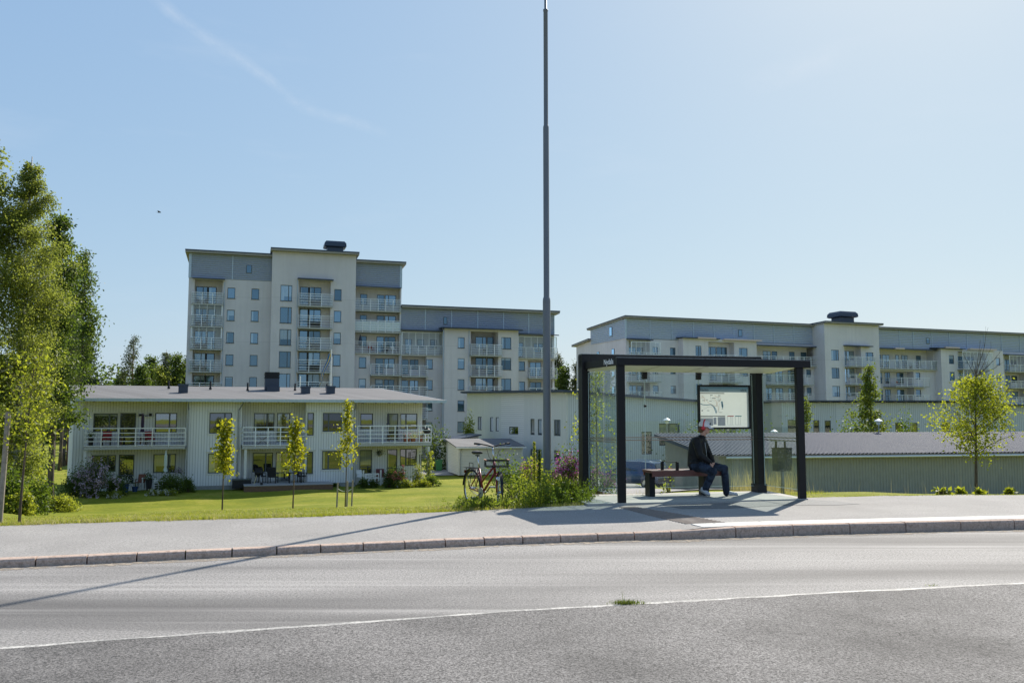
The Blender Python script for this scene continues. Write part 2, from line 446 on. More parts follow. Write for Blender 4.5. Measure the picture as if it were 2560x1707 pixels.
PROFILE = [(0, 0.10), (1, 0.07), (3, -0.10), (6, -0.42), (10, -0.83), (15, -1.36), (22, -2.07), (30, -2.80), (37, -3.34), (44, -3.40), (85, -3.5), (105, -4.2), (700, -4.4)]
def terrain(X, Y):
    d = (Y - Yb(X)) * 0.972
    if d < 0: return 0.10
    z = interp(d, PROFILE)
    k = smooth((X + 1.0) / 4.0) * (1 - smooth((X - 7.0) / 3.5)) * (1 - smooth((d - 45) / 30))
    z = 0.10 + (z - 0.10) * (1 - 0.17 * k)
    z -= 0.40 * smooth((-X - 12) / 5) * smooth((d - 30) / 9) * (1 - smooth((d - 41) / 6))
    z -= 0.35 * smooth((X - 8) / 4) * smooth(d / 4) * (1 - smooth((d - 40) / 30))
    # low bank under the wood at the left
    b = smooth((-X / max(Y, 6.0) - 0.545) / 0.16) * smooth((d - 2) / 10) * (1 - smooth((d - 40) / 20))
    return z + 0.7 * b + 0.03 * math.sin(X * 0.7 + Y * 0.3) * min(1, d / 6) + 0.02 * math.sin(X * 1.9 - Y) * min(1, d / 4)

def axis(*spans):
    out = []
    for a, b, st in spans:
        n = max(1, int(round((b - a) / st)))
        out += [a + (b - a) * i / n for i in range(n)]
    return out + [spans[-1][1]]
XS = axis((-420, -120, 30), (-120, -40, 5), (-40, -16, 1), (-16, 16, 0.4), (16, 45, 1), (45, 140, 6), (140, 460, 40))
def strip(ylo, yhi, zlo, zhi, n=1, x0=-400, x1=440, jag=None, st=None):
    mb = MB(); xs = [x for x in XS if x0 < x < x1]; xs = [x0] + xs + [x1]
    if st: xs = axis((x0, x1, st))
    rows = []
    for X in xs:
        a, b = ylo(X), yhi(X)
        if jag: b += jag(X)
        rows.append([(X, lerp(a, b, j / n), lerp(zlo(X), zhi(X), j / n)) for j in range(n + 1)])
    m = n + 1
    mb.add([p for r in rows for p in r], [(i * m + j, (i + 1) * m + j, (i + 1) * m + j + 1, i * m + j + 1) for i in range(len(rows) - 1) for j in range(n)])
    return mb

def lawn_mat():
    t = NT('lawn_grass'); v = t.coord()
    a = t.noise(v, 0.28, 5, 0.6); b = t.noise(v, 3.5, 5, 0.7); c = t.noise(v, 38, 4, 0.7)
    mow = t.noise(t.coord(scale=(0.12, 1.0, 1), rot=(0, 0, rad(-10))), 1.1, 2)
    col = t.ramp(t.math('ADD', t.math('MULTIPLY', a, 0.6), t.math('MULTIPLY', b, 0.4)), [(0.34, (0.125, 0.155, 0.010)), (0.5, (0.225, 0.235, 0.016)), (0.66, (0.37, 0.32, 0.07))])
    col = t.mix(t.math('MULTIPLY', t.ramp(mow, [(0.45, 0), (0.6, 1)]), 0.35), col, (0.12, 0.17, 0.012))
    col = t.mix(t.math('MULTIPLY', t.ramp(c, [(0.45, 0), (0.62, 1)]), 0.5), col, (0.085, 0.12, 0.01))
    h = t.math('ADD', c, b)
    return t.done(t.principled(col, 0.9, spec=0.15, normal=t.bump(h, 0.7, 0.05)))
def asphalt(name, lo, hi, grain, coarse, tracks=0.0, rough=0.68, stain=0.25, spec=.4, cracks=0.0):
    t = NT(name); v = t.coord()
    fine = t.noise(v, grain, 3, 0.8); stone = t.noise(v, coarse, 2, 0.6)
    vor = t.node('TexVoronoi'); vor.inputs['Scale'].default_value = coarse * 1.6; t.link(v, vor.inputs['Vector'])
    big = t.noise(v, 0.5, 5, 0.6)
    col = t.mix(t.ramp(fine, [(0.36, 0), (0.64, 1)]), lo, hi)
    col = t.mix(t.math('MULTIPLY', t.ramp(vor.outputs['Distance'], [(0.0, 1), (0.35, 0)]), 0.35), col, tuple(min(1, x * 1.35) for x in hi))
    col = t.mix(t.math('MULTIPLY', t.ramp(stone, [(0.52, 0), (0.72, 1)]), 0.6), col, tuple(x * 0.55 for x in lo))
    col = t.mix(t.math('MULTIPLY', t.ramp(big, [(0.42, 0), (0.7, 1)]), stain), col, tuple(x * 0.82 for x in lo))
    if tracks:
        s = t.noise(t.coord(scale=(0.035, 0.75, 1), rot=(0, 0, rad(-13.5))), 1.0, 3, 0.6)
        col = t.mix(t.math('MULTIPLY', t.ramp(s, [(0.44, 0), (0.6, 1)]), tracks), col, tuple(x * 0.62 for x in lo))
        s2 = t.noise(t.coord(scale=(0.05, 1.9, 1), rot=(0, 0, rad(-13.5))), 1.3, 4, 0.6)
        col = t.mix(t.math('MULTIPLY', t.ramp(s2, [(0.52, 0), (0.68, 1)]), tracks * 0.6), col, tuple(x * 1.18 for x in hi))
    if tracks:
        yy = t.sep(t.coord(rot=(0, 0, rad(-13.5))))[1]
        wn2 = t.math('MULTIPLY', t.math('SUBTRACT', big, .5), .5)
        for c0, wd, am in ((7.95, .55, .42), (9.75, .5, .30)):
            bnd = t.math('MAXIMUM', t.math('SUBTRACT', 1.0, t.math('DIVIDE', t.math('ABSOLUTE', t.math('SUBTRACT', t.math('ADD', yy, wn2), c0)), wd)), 0.0)
            col = t.mix(t.math('MULTIPLY', bnd, am), col, tuple(x * 0.60 for x in lo))
    if cracks:
        vc = t.node('TexVoronoi', feature='DISTANCE_TO_EDGE'); vc.inputs['Scale'].default_value = 0.55
        wv = t.node('VectorMath', operation='ADD'); t.link(v, wv.inputs[0]); nn = t.node('TexNoise'); nn.inputs['Scale'].default_value = 2.5; nn.inputs['Detail'].default_value = 4; t.link(v, nn.inputs['Vector']); t.link(nn.outputs['Color'], wv.inputs[1]); t.link(wv.outputs[0], vc.inputs['Vector'])
        ck = t.math('MULTIPLY', t.ramp(vc.outputs['Distance'], [(0.0, 1), (0.008, 0)]), t.ramp(big, [(0.5, 0), (0.62, cracks)]))
        col = t.mix(ck, col, (.02, .02, .02))
    h = t.math('ADD', fine, t.math('MULTIPLY', stone, 0.6))
    return t.done(t.principled(col, rough, spec=spec, normal=t.bump(h, 0.55, 0.012)))
M['lawn'] = lawn_mat()
M['road'] = asphalt('worn_asphalt', (0.15, 0.142, 0.136), (0.40, 0.38, 0.36), 52, 30, 0.75, 0.75, spec=.2)
M['shoulder'] = asphalt('coarse_asphalt', (0.036, 0.034, 0.033), (0.33, 0.312, 0.298), 70, 44, 0.0, 0.8, 0.6, spec=.2, cracks=.8)
M['pavement'] = asphalt('footway_asphalt', (0.24, 0.227, 0.215), (0.41, 0.39, 0.365), 70, 40, 0.0, 0.8, 0.5, spec=.12)
M['patch'] = asphalt('dark_patch_asphalt', (0.10, 0.10, 0.10), (0.20, 0.20, 0.20), 100, 60, 0.0, 0.75, 0.2)
M['concrete'] = plain('pad_concrete', (0.36, 0.35, 0.325), 0.85, 0, 0.10, 4)
M['kerbstone'] = asphalt('kerb_concrete', (0.40, 0.295, 0.235), (0.58, 0.455, 0.375), 40, 18, 0.0, 0.9, 0.45, spec=.1)
M['paint'] = None
def paint_mat():
    t = NT('worn_road_paint'); v = t.coord()
    n = t.noise(v, 30, 5, 0.75); b = t.noise(v, 3, 4, 0.6)
    f = t.ramp(t.math('ADD', t.math('MULTIPLY', n, 0.6), t.math('MULTIPLY', b, 0.4)), [(0.42, 0), (0.54, 1)])
    return t.done(t.principled(t.mix(f, (0.56, 0.535, 0.49), (0.25, 0.24, 0.225)), 0.7, normal=t.bump(n, 0.4, 0.005)))
M['paint'] = paint_mat()

# one sheet of ground out to the horizon: rows follow the back edge of the footway
DS = [-260, -60, -0.35, -0.34] + axis((-0.30, 6, 0.5), (6, 50, 1.5), (50, 130, 8), (130, 1000, 145))
mb = MB(); m = len(DS)
vs = []
for X in XS:
    y0 = Yb(X)
    for d in DS:
        Y = y0 + d / 0.972
        z = -0.12 if d < -0.345 else (0.10 if d <= 0 else terrain(X, Y))
        vs.append((X, Y, z - (0.0 if d > -0.3 else 0.004)))
mb.add(vs, [(i * m + j, (i + 1) * m + j, (i + 1) * m + j + 1, i * m + j + 1) for i in range(len(XS) - 1) for j in range(m - 1)])
structure('ground', mb, M['lawn'], 'mown sunlit lawn falling away from the footway to the houses', 'lawn', smooth=True)

rj = random.Random(4)
jw = [rj.uniform(-1, 1) for _ in range(4000)]
def wob(X, k, a):
    u = X * k + 1000; i = int(math.floor(u)); f = u - i
    return a * lerp(jw[i % 4000], jw[(i + 1) % 4000], f * f * (3 - 2 * f))
structure('road', strip(lambda X: Yl(X) - 3, lambda X: Yk(X) - 0.012, lambda X: 0, lambda X: 0), M['road'], 'grey worn asphalt lane beside the kerb', 'road')
structure('road_marking', strip(lambda X: Yl(X) - 0.036 + wob(X, 5, .006), lambda X: Yl(X) + 0.036, lambda X: .004, lambda X: .004,
          jag=lambda X: wob(X, 9, .012), x0=-14, x1=20, st=0.06), M['paint'], 'thin worn white edge line along the lane', 'road marking')
structure('parking_lane', strip(lambda X: Yl(X) - 60, lambda X: Yl(X) - 0.03, lambda X: .009, lambda X: .009, jag=lambda X: wob(X, 7, .02) + wob(X, 1.3, .025), x0=-30, x1=40, st=0.08),
          M['shoulder'], 'coarse dark asphalt in front of the white line', 'asphalt')
pz = lambda X: kerb_h(X) - 0.006
structure('pavement', strip(lambda X: Yk(X) + 0.1, lambda X: Yb(X) + 0.02, pz, lambda X: max(0.115, pz(X)), n=3,
          jag=lambda X: wob(X, 1.7, .09) + wob(X, 6, .05), x0=-60, x1=80, st=0.16), M['pavement'], 'pale asphalt footway behind the kerb', 'footway')
t_ = NT('kerb_grit'); v_ = t_.coord(); n_ = t_.noise(v_, 9, 5, .7); g_ = t_.noise(v_, 70, 3, .7)
p_ = t_.principled(t_.mix(g_, (.22, .18, .14), (.44, .38, .31)), .9, spec=.1); tr_ = t_.node('BsdfTransparent'); m_ = t_.node('MixShader'); t_.link(t_.ramp(n_, [(.42, 0), (.58, 1)]), m_.inputs[0]); t_.link(tr_.outputs[0], m_.inputs[1]); t_.link(p_, m_.inputs[2])
structure('kerb_grit', strip(lambda X: Yk(X) - .20 + wob(X, 2.3, .06), lambda X: Yk(X) - .01, lambda X: .003, lambda X: .004, x0=-12, x1=9, st=.12), t_.done(m_.outputs[0]), 'sandy grit lying along the foot of the kerb', 'grit')
# kerb: laid stones with open joints
mb = MB()
def along(x, L):                      # next X after arc length L
    d = 1e-3; s = math.hypot(1, (Yk(x + .05) - Yk(x - .05)) / .1)
    return x + L / s
x = X_RAMP0 - 60 * 0.49
rk = random.Random(9)
while x < 34:
    big = x > X_RAMP1 - 0.02
    ramp_ = (not big) and x > X_RAMP0 - 0.02
    L = 0.86 if big else ((X_RAMP1 - X_RAMP0) * 1.02 if ramp_ else 0.505)
    xe = along(x, L); g = 0.007
    a, b = Vector((x + g, Yk(x + g), 0)), Vector((xe - g, Yk(xe - g), 0))
    u = (b - a).normalized(); v = Vector((-u.y, u.x, 0))
    ha, hb = kerb_h(x) + rk.uniform(-.004, .004), kerb_h(xe) + rk.uniform(-.004, .004)
    w = 0.13; t0 = rk.uniform(-.006, .006)
    cs = []
    for p, h in ((a, ha), (b, hb)):
        fr = p + v * t0
        cs.append([fr + Vector((0, 0, -.05)), fr + Vector((0, 0, h - .03)), fr + v * 0.012 + Vector((0, 0, h - .008)), fr + v * .035 + Vector((0, 0, h)), p + v * w + Vector((0, 0, h)), p + v * w + Vector((0, 0, -.05))])
    n = 6
    mb.add(cs[0] + cs[1], [tuple(range(n)), tuple(range(2 * n - 1, n - 1, -1))] + [(i, n + i, n + (i + 1) % n, (i + 1) % n) for i in range(n)])
    x = xe
structure('kerb', mb, M['kerbstone'], 'row of weathered kerb stones between lane and footway', 'kerb')
# white slabs behind the high kerb at the stop
mb = MB(); x = X_RAMP1 - 0.06
i = 0
while x < 22:
    xe = along(x, 0.345); g = .003
    a, b = Vector((x + g, Yk(x + g) + 0.135, 0)), Vector((xe - g, Yk(xe - g) + 0.135, 0))
    u = (b - a).normalized(); v = Vector((-u.y, u.x, 0)); h = kerb_h(x) + 0.002
    a.z = b.z = h
    mb.slab([a, b, b + v * 0.35, a + v * 0.35], 0.05)
    x = xe; i += 1
structure('platform_edge_paving', mb, plain('white_slabs', (0.56, 0.545, 0.50), 0.8, 0, 0.08, 5), 'band of white slabs behind the raised kerb', 'paving')
def pav_z(X, Y):
    return lerp(pz(X), max(.115, pz(X)), (Y - Yk(X) - .1) / (Yb(X) + .02 - Yk(X) - .1))
# ribbed guidance strip leading from the shelter to the kerb
mb = MB()
ga = [on_level(1280 + px * .5442, 1200 + py * .5442, 0.153) for px, py in ((488, 112), (560, 110), (985, 188), (800, 192))]
for k in range(26):
    t = (k + .5) / 26
    p, q = ga[0].lerp(ga[3], t), ga[1].lerp(ga[2], t)
    p.z, q.z = pav_z(p.x, p.y) + .005, pav_z(q.x, q.y) + .005
    mb.bar(p, q, 0.035, 0.012)
structure('guidance_strip', mb, plain('ribbed_slabs', (0.25, 0.205, 0.175), 0.85, 0, 0.15, 10), 'ribbed brown guidance paving between shelter and kerb', 'paving')
# round cover in the footway at the left
p = on_level(213, 1327, 0.1)
mb = MB(); mb.lathe([(0.0, .012), (.085, .012), (.085, 0.008), (.10, .008), (.10, 0.0)], (0, 0, 0), 20)
tag(mb.build('manhole_cover', M['kerbstone'], loc=(p.x, p.y, pz(p.x) + .004)), 'small round iron cover set in the footway left of the pole shadow', 'manhole cover')

mb = MB(); pp = [on_level(1280 + x * .5442, 1200 + y * .5442, .148) for x, y in ((690, 108), (1000, 98), (1240, 93), (1332, 84), (1480, 90), (1600, 104), (1480, 110), (1250, 110), (1000, 124), (780, 126))]
mb.add([(p.x, p.y, pav_z(p.x, p.y) + .004) for p in pp], [tuple(range(len(pp)))])
structure('asphalt_patch', mb, M['patch'], 'dark rough asphalt patch in front of the shelter pad', 'asphalt patch')

def patch(name, x0, x1, yf0, yf1, mat, label, cat, dz=0.03, nx=20, ny=14):
    mb = MB(); vs = []
    for i in range(nx + 1):
        X = lerp(x0, x1, i / nx)
        for j in range(ny + 1):
            Y = lerp(yf0(X), yf1(X), j / ny); vs.append((X, Y, terrain(X, Y) + dz))
    m = ny + 1
    mb.add(vs, [(i * m + j, (i + 1) * m + j, (i + 1) * m + j + 1, i * m + j + 1) for i in range(nx) for j in range(ny)])
    return structure(name, mb, mat, label, cat, smooth=True)
patch('driveway', 2.5, 10.2, lambda X: 27 + .3 * X, lambda X: 60 + 0 * X, M['pavement'], 'pale asphalt yard seen through the shelter glass', 'yard', 0.04, 16, 30)
patch('garden_path', -9.5, -3.0, lambda X: 76 + .3 * X, lambda X: 84 + .3 * X, M['pavement'], 'pale path passing behind the low house', 'path', 0.04, 8, 8)
patch('far_road', -75, -28, lambda X: 150 + .1 * X, lambda X: 162 + .1 * X, M['pavement'], 'pale road glimpsed beyond the pine trunks', 'road', 0.05, 12, 4)

# ================================================================ BUILDINGS
class Facade:
    """plane through a surveyed point: x along the front, y into the building, z up"""
    def __init__(s, px, Y, yaw):
        p = at(px, 1000, Y); s.o = (p.x, p.y); s.yaw = rad(yaw); s.c, s.s = math.cos(s.yaw), math.sin(s.yaw)
    def local(s, X, Y): return ((X - s.o[0]) * s.c + (Y - s.o[1]) * s.s, -(X - s.o[0]) * s.s + (Y - s.o[1]) * s.c)
    def world(s, x, y): return (s.o[0] + x * s.c - y * s.s, s.o[1] + x * s.s + y * s.c)
    def hit(s, px, py, y=0.0):
        d = sight(px, py); n = (-s.s, s.c)
        k = s.o[0] * n[0] + s.o[1] * n[1] + y
        t = k / (d[0] * n[0] + d[1] * n[1])
        return (*s.local(d[0] * t, d[1] * t), CAM_H + d[2] * t)

def front(mb, x0, x1, z0, z1, y, holes):
    """wall sheet at depth y with openings (a, b, c, d, depth, back)"""
    xs = sorted({x0, x1} | {min(max(h[i], x0), x1) for h in holes for i in (0, 1)})
    zs = sorted({z0, z1} | {min(max(h[i], z0), z1) for h in holes for i in (2, 3)})
    for a, b in zip(xs, xs[1:]):
        for c, d in zip(zs, zs[1:]):
            mx, mz = (a + b) / 2, (c + d) / 2
            if any(h[0] < mx < h[1] and h[2] < mz < h[3] for h in holes): continue
            mb.quad((a, y, c), (b, y, c), (b, y, d), (a, y, d))
    for a, b, c, d, dep, back in [h[:6] for h in holes]:
        e = y + dep
        mb.quad((a, y, c), (a, e, c), (a, e, d), (a, y, d)); mb.quad((b, y, c), (b, y, d), (b, e, d), (b, e, c))
        mb.quad((a, y, d), (a, e, d), (b, e, d), (b, y, d)); mb.quad((a, y, c), (b, y, c), (b, e, c), (a, e, c))
        if back: front(mb, a, b, c, d, e, h_back(holes, a, c))
def h_back(holes, a, c):
    for h in holes:
        if h[0] == a and h[2] == c and len(h) > 6: return h[6]
    return []
def shell(mb, x0, x1, y0, y1, z0, z1):
    mb.quad((x0, y0, z0), (x0, y0, z1), (x0, y1, z1), (x0, y1, z0)); mb.quad((x1, y0, z0), (x1, y1, z0), (x1, y1, z1), (x1, y0, z1))
    mb.quad((x0, y1, z0), (x0, y1, z1), (x1, y1, z1), (x1, y1, z0)); mb.quad((x0, y0, z1), (x1, y0, z1), (x1, y1, z1), (x0, y1, z1))

def window(par, dz, x0, x1, zb, zt, y, mull=(), pane='pane', frame='trim', fw=0.07, name='window', sill=True, bars=()):
    mb = MB(); d = 0.07
    mb.box(x0, x0 + fw, y, y + d, zb, zt); mb.box(x1 - fw, x1, y, y + d, zb, zt)
    mb.box(x0 + fw, x1 - fw, y, y + d, zt - fw, zt); mb.box(x0 + fw, x1 - fw, y, y + d, zb, zb + fw)
    for m_ in mull: mb.box(m_ - fw * .7, m_ + fw * .7, y - .004, y + d - .01, zb + fw, zt - fw)
    for m_ in bars: mb.box(x0 + fw, x1 - fw, y - .002, y + d - .012, m_ - fw * .5, m_ + fw * .5)
    if sill: mb.box(x0 - .05, x1 + .05, y - .16, y + .02, zb - .05, zb - .003)
    w = mb.build(name, M[frame], par, loc=(0, 0, -dz))
    q = MB().quad((x0 + .01, y + .02, zb + .01), (x1 - .01, y + .02, zb + .01), (x1 - .01, y + .02, zt - .01), (x0 + .01, y + .02, zt - .01))
    q.build('pane', M[pane], w)
    return w

def railing_mb(mb, path, zb, zt, n_rails=4, posts=1.25, t=0.035, top=0.055):
    """path: (x, y) corners of a balcony edge"""
    for (a, b), (c, d) in zip(path, path[1:]):
        L = math.hypot(c - a, d - b)
        for i in range(n_rails):
            z = lerp(zb + .12, zt - .28, i / (n_rails - 1)) if n_rails > 1 else zb
            mb.bar((a, b, z), (c, d, z), t * .8)
        mb.bar((a, b, zt), (c, d, zt), top, top * .8)
        k = max(1, int(round(L / posts)))
        for i in range(k + 1):
            x, y = lerp(a, c, i / k), lerp(b, d, i / k)
            mb.box(x - t * .6, x + t * .6, y - t * .6, y + t * .6, zb - .18, zt)

def balcony(par, dz, x0, x1, zb, zt, yf, yw, glass=None, sides=(True, True), posts=1.25, t=0.06):
    """slab + railing; yf front edge, yw wall; glass: None, 'low' (behind the rails), 'full:<z>' (glazed up to z), 'frost'"""
    mb = MB().box(x0, x1, yf, yw, zb - .26, zb - .06)
    s = mb.build('balcony', M['slab'], par, loc=(0, 0, -dz))
    path = [(x0 + .03, yf + .03), (x1 - .03, yf + .03)]
    if sides[0]: path.insert(0, (x0 + .03, yw))
    if sides[1]: path.append((x1 - .03, yw))
    r = MB(); railing_mb(r, path, zb, zt, 4, posts, t, t * 1.35)
    r.build('railing', M['rail'], s)
    if glass:
        if glass.startswith('full'):
            z1 = float(glass.split(':')[1]); g = MB().quad((x0 + .1, yf + .14, zb), (x1 - .1, yf + .14, zb), (x1 - .1, yf + .14, z1), (x0 + .1, yf + .14, z1))
            g.build('glazing', M['balcony_glass'], s)
            f = MB(); k = max(2, int(round((x1 - x0) / 0.95)))
            for i in range(k + 1):
                x = lerp(x0 + .12, x1 - .12, i / k); w = .05 if 0 < i < k else .12
                f.box(x - w / 2, x + w / 2, yf + .12, yf + .16, zt + .05, z1 - .06)
            f.box(x0 + .05, x1 - .05, yf + .11, yf + .17, z1 - .06, z1 + .02)
            f.build('glazing_frame', M['rail'], s)
        else:
            MB().quad((x0 + .06, yf + .075, zb), (x1 - .06, yf + .075, zb), (x1 - .06, yf + .075, zt - .12), (x0 + .06, yf + .075, zt - .12)).build(
                'glass_panel', M['frosted'] if glass == 'frost' else M['balcony_glass'], s)
    return s

def ribbed(mb, x0, x1, z0, z1, y, pitch=0.27, d=0.05):
    """horizontally ribbed sheet"""
    z = z0; prof = []
    while z < z1 - 1e-3:
        for f, q in ((0, d), (.35, 0), (.72, 0), (.95, d)): 
            if z + f * pitch <= z1: prof.append((y + q, z + f * pitch))
        z += pitch
    prof.append((y + d, z1))
    n = len(prof)
    mb.add([(x0, a, b) for a, b in prof] + [(x1, a, b) for a, b in prof], [(i, i + 1, n + i + 1, n + i) for i in range(n - 1)])

def roof_slab(par, dz, poly, th, name='roof', mat='navy', soffit='soffit'):
    mb = MB().slab([(p[0], p[1], p[2]) for p in poly], th * .45)
    r = mb.build(name, M[mat], par, loc=(0, 0, -dz))
    s = MB().slab([(lerp(p[0], sum(q[0] for q in poly) / len(poly), .004), p[1] + (.02 if p[1] < 0 else 0), p[2] - th * .45 - .002) for p in poly], th * .55)
    s.build('eaves', M[soffit], r)
    return r
def roof_vent(par, dz, x, y, z, w, h):
    b = MB().box(x - w * .36, x + w * .36, y - w * .3, y + w * .3, z - .2, z + h * .62)
    v = b.build('chimney', M['navy'], par, loc=(0, 0, -dz))
    c = MB(); a, e = w * .5, w * .42
    for z0, z1, k0, k1 in ((h * .56, h * .62, .86, 1.0), (h * .62, h * .84, 1.0, .97), (h * .84, h * .98, .97, .82)):
        q = [[(sx * a * k, sy * e * k, zz) for sx, sy in ((-1, -1), (1, -1), (1, 1), (-1, 1))] for k, zz in ((k0, z0), (k1, z1))]
        c.add([(x + p[0], y + p[1], z + p[2]) for r in q for p in r], [(0, 1, 5, 4), (1, 2, 6, 5), (2, 3, 7, 6), (3, 0, 4, 7), (4, 5, 6, 7), (3, 2, 1, 0)])
    c.box(x - a * .35, x + a * .15, y - .3, y + .3, z + h * .985, z + h * 1.05)
    c.build('cowl', M['navy'], v)

def door_group(par, dz, x0, x1, x2, zb, zt, y, swap=False):
    """balcony window beside a glazed door"""
    (a, b), (c, d) = ((x0, x1), (x1 + .12, x2)) if not swap else ((x1 + .12, x2), (x0, x1))
    window(par, dz, a, b, zb + .75, zt, y, mull=(lerp(a, b, .62),), sill=False)
    window(par, dz, c, d, zb + .06, zt, y, name='door', sill=False, bars=(zb + .75,))

# ---------------------------------------------------------------- apartment block at the left
FA = Facade(475, 108, 17)
GA = -4.3
A = thing('apartment_block', 'tall stepped beige apartment block with chimney tower, rising behind the low boarded house', 'apartment block', (*FA.o, GA), FA.yaw)
ZT = [18.02, 15.16, 12.30, 9.44, 6.60, 3.74, 0.90]        # heads of the windows, storey by storey
S2 = -1.3                                                 # the chimney tower stands forward
wall = MB()
# left wing: loggia column + two window columns
hA = [(4.08, 5.03, z - 1.39, z, .10, False) for z in ZT[:5]] + [(7.03, 7.98, z - 1.39, z, .10, False) for z in ZT[:5]]
def loggia(a, b, z0, z1, doors, depth=1.5): return (a, b, z0, z1, depth, True, doors)
hA.append(loggia(.12, 3.48, GA, 18.92, [(.2, 2.72, z - 2.16, z + .2, .06, False) for z in ZT[:6]]))
front(wall, -.6, 9.55, GA, 19.05, 0, hA); shell(wall, -.6, 9.55, 0, 14, GA, 22.1)
# chimney tower
hA2 = [(10.6, 12.06, z - 1.62, z + .45, .10, False) for z in ZT[:5]] + [(17.42, 18.36, z - 1.3, z + .2, .10, False) for z in ZT[:5]]
hA2.append(loggia(12.9, 16.95, GA, 19.25, [(13.12, 15.84, z - 2.0, z + .5, .06, False) for z in ZT[:6]], 1.3))
front(wall, 9.5, 20.2, GA, 22.9, S2, hA2); shell(wall, 9.5, 20.2, S2, 13, GA, 22.9)
# right wing
hA3 = [loggia(20.36, 26.3, 10.0, 18.87, [], 1.5), loggia(22.4, 26.3, GA, 9.9, [], 1.5)] + [(20.92, 21.88, z - 1.43, z, .10, False) for z in ZT[3:6]]
front(wall, 20.2, 26.5, GA, 18.95, 0, hA3); shell(wall, 20.2, 26.5, 0, 13, GA, 22.0)
# lower wing
hB = [loggia(26.62, 32.3, 9.95, 13.2, [], 1.5), loggia(26.62, 30.0, GA, 9.7, [], 1.5)] + [(30.0, 30.9, z - 1.43, z - .10, .10, False) for z in ZT[3:]]
hB += [(43.2, 44.1, z - 1.45, z - .15, .10, False) for z in ZT[3:6]] + [loggia(42.7, 48.2, 9.8, 13.0, [], 1.5), loggia(44.5, 48.2, GA, 9.5, [], 1.5)]
front(wall, 26.5, 48.5, GA, 13.3, 0, hB); shell(wall, 26.5, 48.5, 0, 13, GA, 16.1)
hBb = [(34.04, 34.98, z - 1.46, z, .10, False) for z in ZT[2:]] + [(40.19, 41.62, z - 1.45, z + .18, .10, False) for z in ZT[2:]]
hBb.append(loggia(35.85, 39.75, GA, 13.2, [], 1.5))
front(wall, 32.17, 42.67, GA, 13.45, -1.5, hBb); shell(wall, 32.17, 42.67, -1.5, 3, GA, 13.45)
wall.build('wall', M['stucco'], A, loc=(0, 0, -GA))
# blue-grey ribbed top storeys
M['band_hazed'] = plain('hazed_blue_grey_sheet', (0.36, 0.415, 0.52), 0.42, 0.1, 0.06, 3)  # blue-grey sheet of the right block, lightened by haze painted into its tone
def cladding(par, dz, x0, x1, z0, z1, y, pitch=.27):
    b = MB(); ribbed(b, x0, x1, z0, z1, y, pitch); return b.build('metal_cladding', M['band_hazed'] if pitch == .3 else M['band'], par, loc=(0, 0, -dz))
cladding(A, GA, -.6, 9.5, 19.06, 22.25, -.05); cladding(A, GA, 20.2, 26.5, 18.9, 22.1, -.05); cladding(A, GA, 26.5, 48.5, 13.25, 16.25, -.05)
for x, a, b in ((-.5, 19.06, 22.2), (4.63, 19.06, 22.2), (26.4, 18.9, 22.0), (29.8, 13.25, 16.2), (33.47, 13.25, 16.2), (37.2, 13.25, 16.2), (40.93, 13.25, 16.2), (44.65, 13.25, 16.2), (48.45, 13.25, 16.2)):
    w = .16 if x in (-.5, 26.4) else .06
    MB().box(x - w, x + w, -.11, -.02, a, b).build('cover_strip', M['band_trim'], A, loc=(0, 0, -GA))
window(A, GA, 6.3, 7.0, 19.98, 21.05, -.09, sill=False); window(A, GA, 32.32, 32.86, 14.15, 15.2, -.09, sill=False)
for r in ([(-1.1, -.75, 22.62), (9.75, -.75, 22.6), (9.75, 14, 22.0), (-1.1, 14, 22.0)], [(20.2, -.75, 22.45), (27.0, -.75, 22.45), (27.0, 13, 21.9), (20.2, 13, 21.9)],
          [(26.45, -.75, 16.6), (49.15, -.75, 16.55), (49.15, 13, 16.0), (26.45, 13, 16.0)], [(9.25, S2 - .7, 23.2), (20.55, S2 - .7, 23.2), (20.55, 13, 22.8), (9.25, 13, 22.8)]):
    roof_slab(A, GA, r, .38)
roof_vent(A, GA, 17.6, 1.2, 23.0, 2.9, 1.95)
for x0, x1, z, y in ((-.15, 3.75, 19.06, -.75), (12.7, 17.25, 19.42, S2 - .75), (20.2, 26.4, 18.95, -.6), (26.45, 32.4, 13.28, -.8), (31.7, 43.1, 13.58, -2.3), (42.6, 48.9, 13.15, -.9)):
    c = MB().slab([(x0, y, z - .02), (x1, y, z - .06), (x1, .3, z + .10), (x0, .3, z + .14)], .13)
    c.build('canopy', M['navy'], A, loc=(0, 0, -GA))
for z in ZT[:5]:
    window(A, GA, 4.08, 5.03, z - 1.39, z, .10); window(A, GA, 7.03, 7.98, z - 1.39, z, .10)
    window(A, GA, 10.6, 12.06, z - 1.62, z + .45 - .45 * (z < 0), S2 + .10, mull=(11.62,)); window(A, GA, 17.42, 18.36, z - 1.3, z + .2, S2 + .10)
for k, z in enumerate(ZT[:6]):
    door_group(A, GA, .22, 1.6, 2.68, z - 2.2, z + .18, 1.5 - .03)
    balcony(A, GA, -.22, 3.62, z - 2.1, z - .82, -.35, 1.5, 'full:%f' % (z + .62) if k in (1, 2) else 'low')
    door_group(A, GA, 14.32, 15.84, 0, z - 2.1, z + .52, S2 + 1.27) if False else None
    window(A, GA, 13.14, 14.2, z - 1.95, z + .5, S2 + 1.27, name='door', sill=False, bars=(z - 1.2,)); window(A, GA, 14.32, 15.84, z - 1.25, z + .5, S2 + 1.27, mull=(14.95,), sill=False)
    balcony(A, GA, 12.86, 17.2, z - 2.05, z - .62, S2 - .55, S2 + 1.3, 'low' if k in (0, 2) else None)
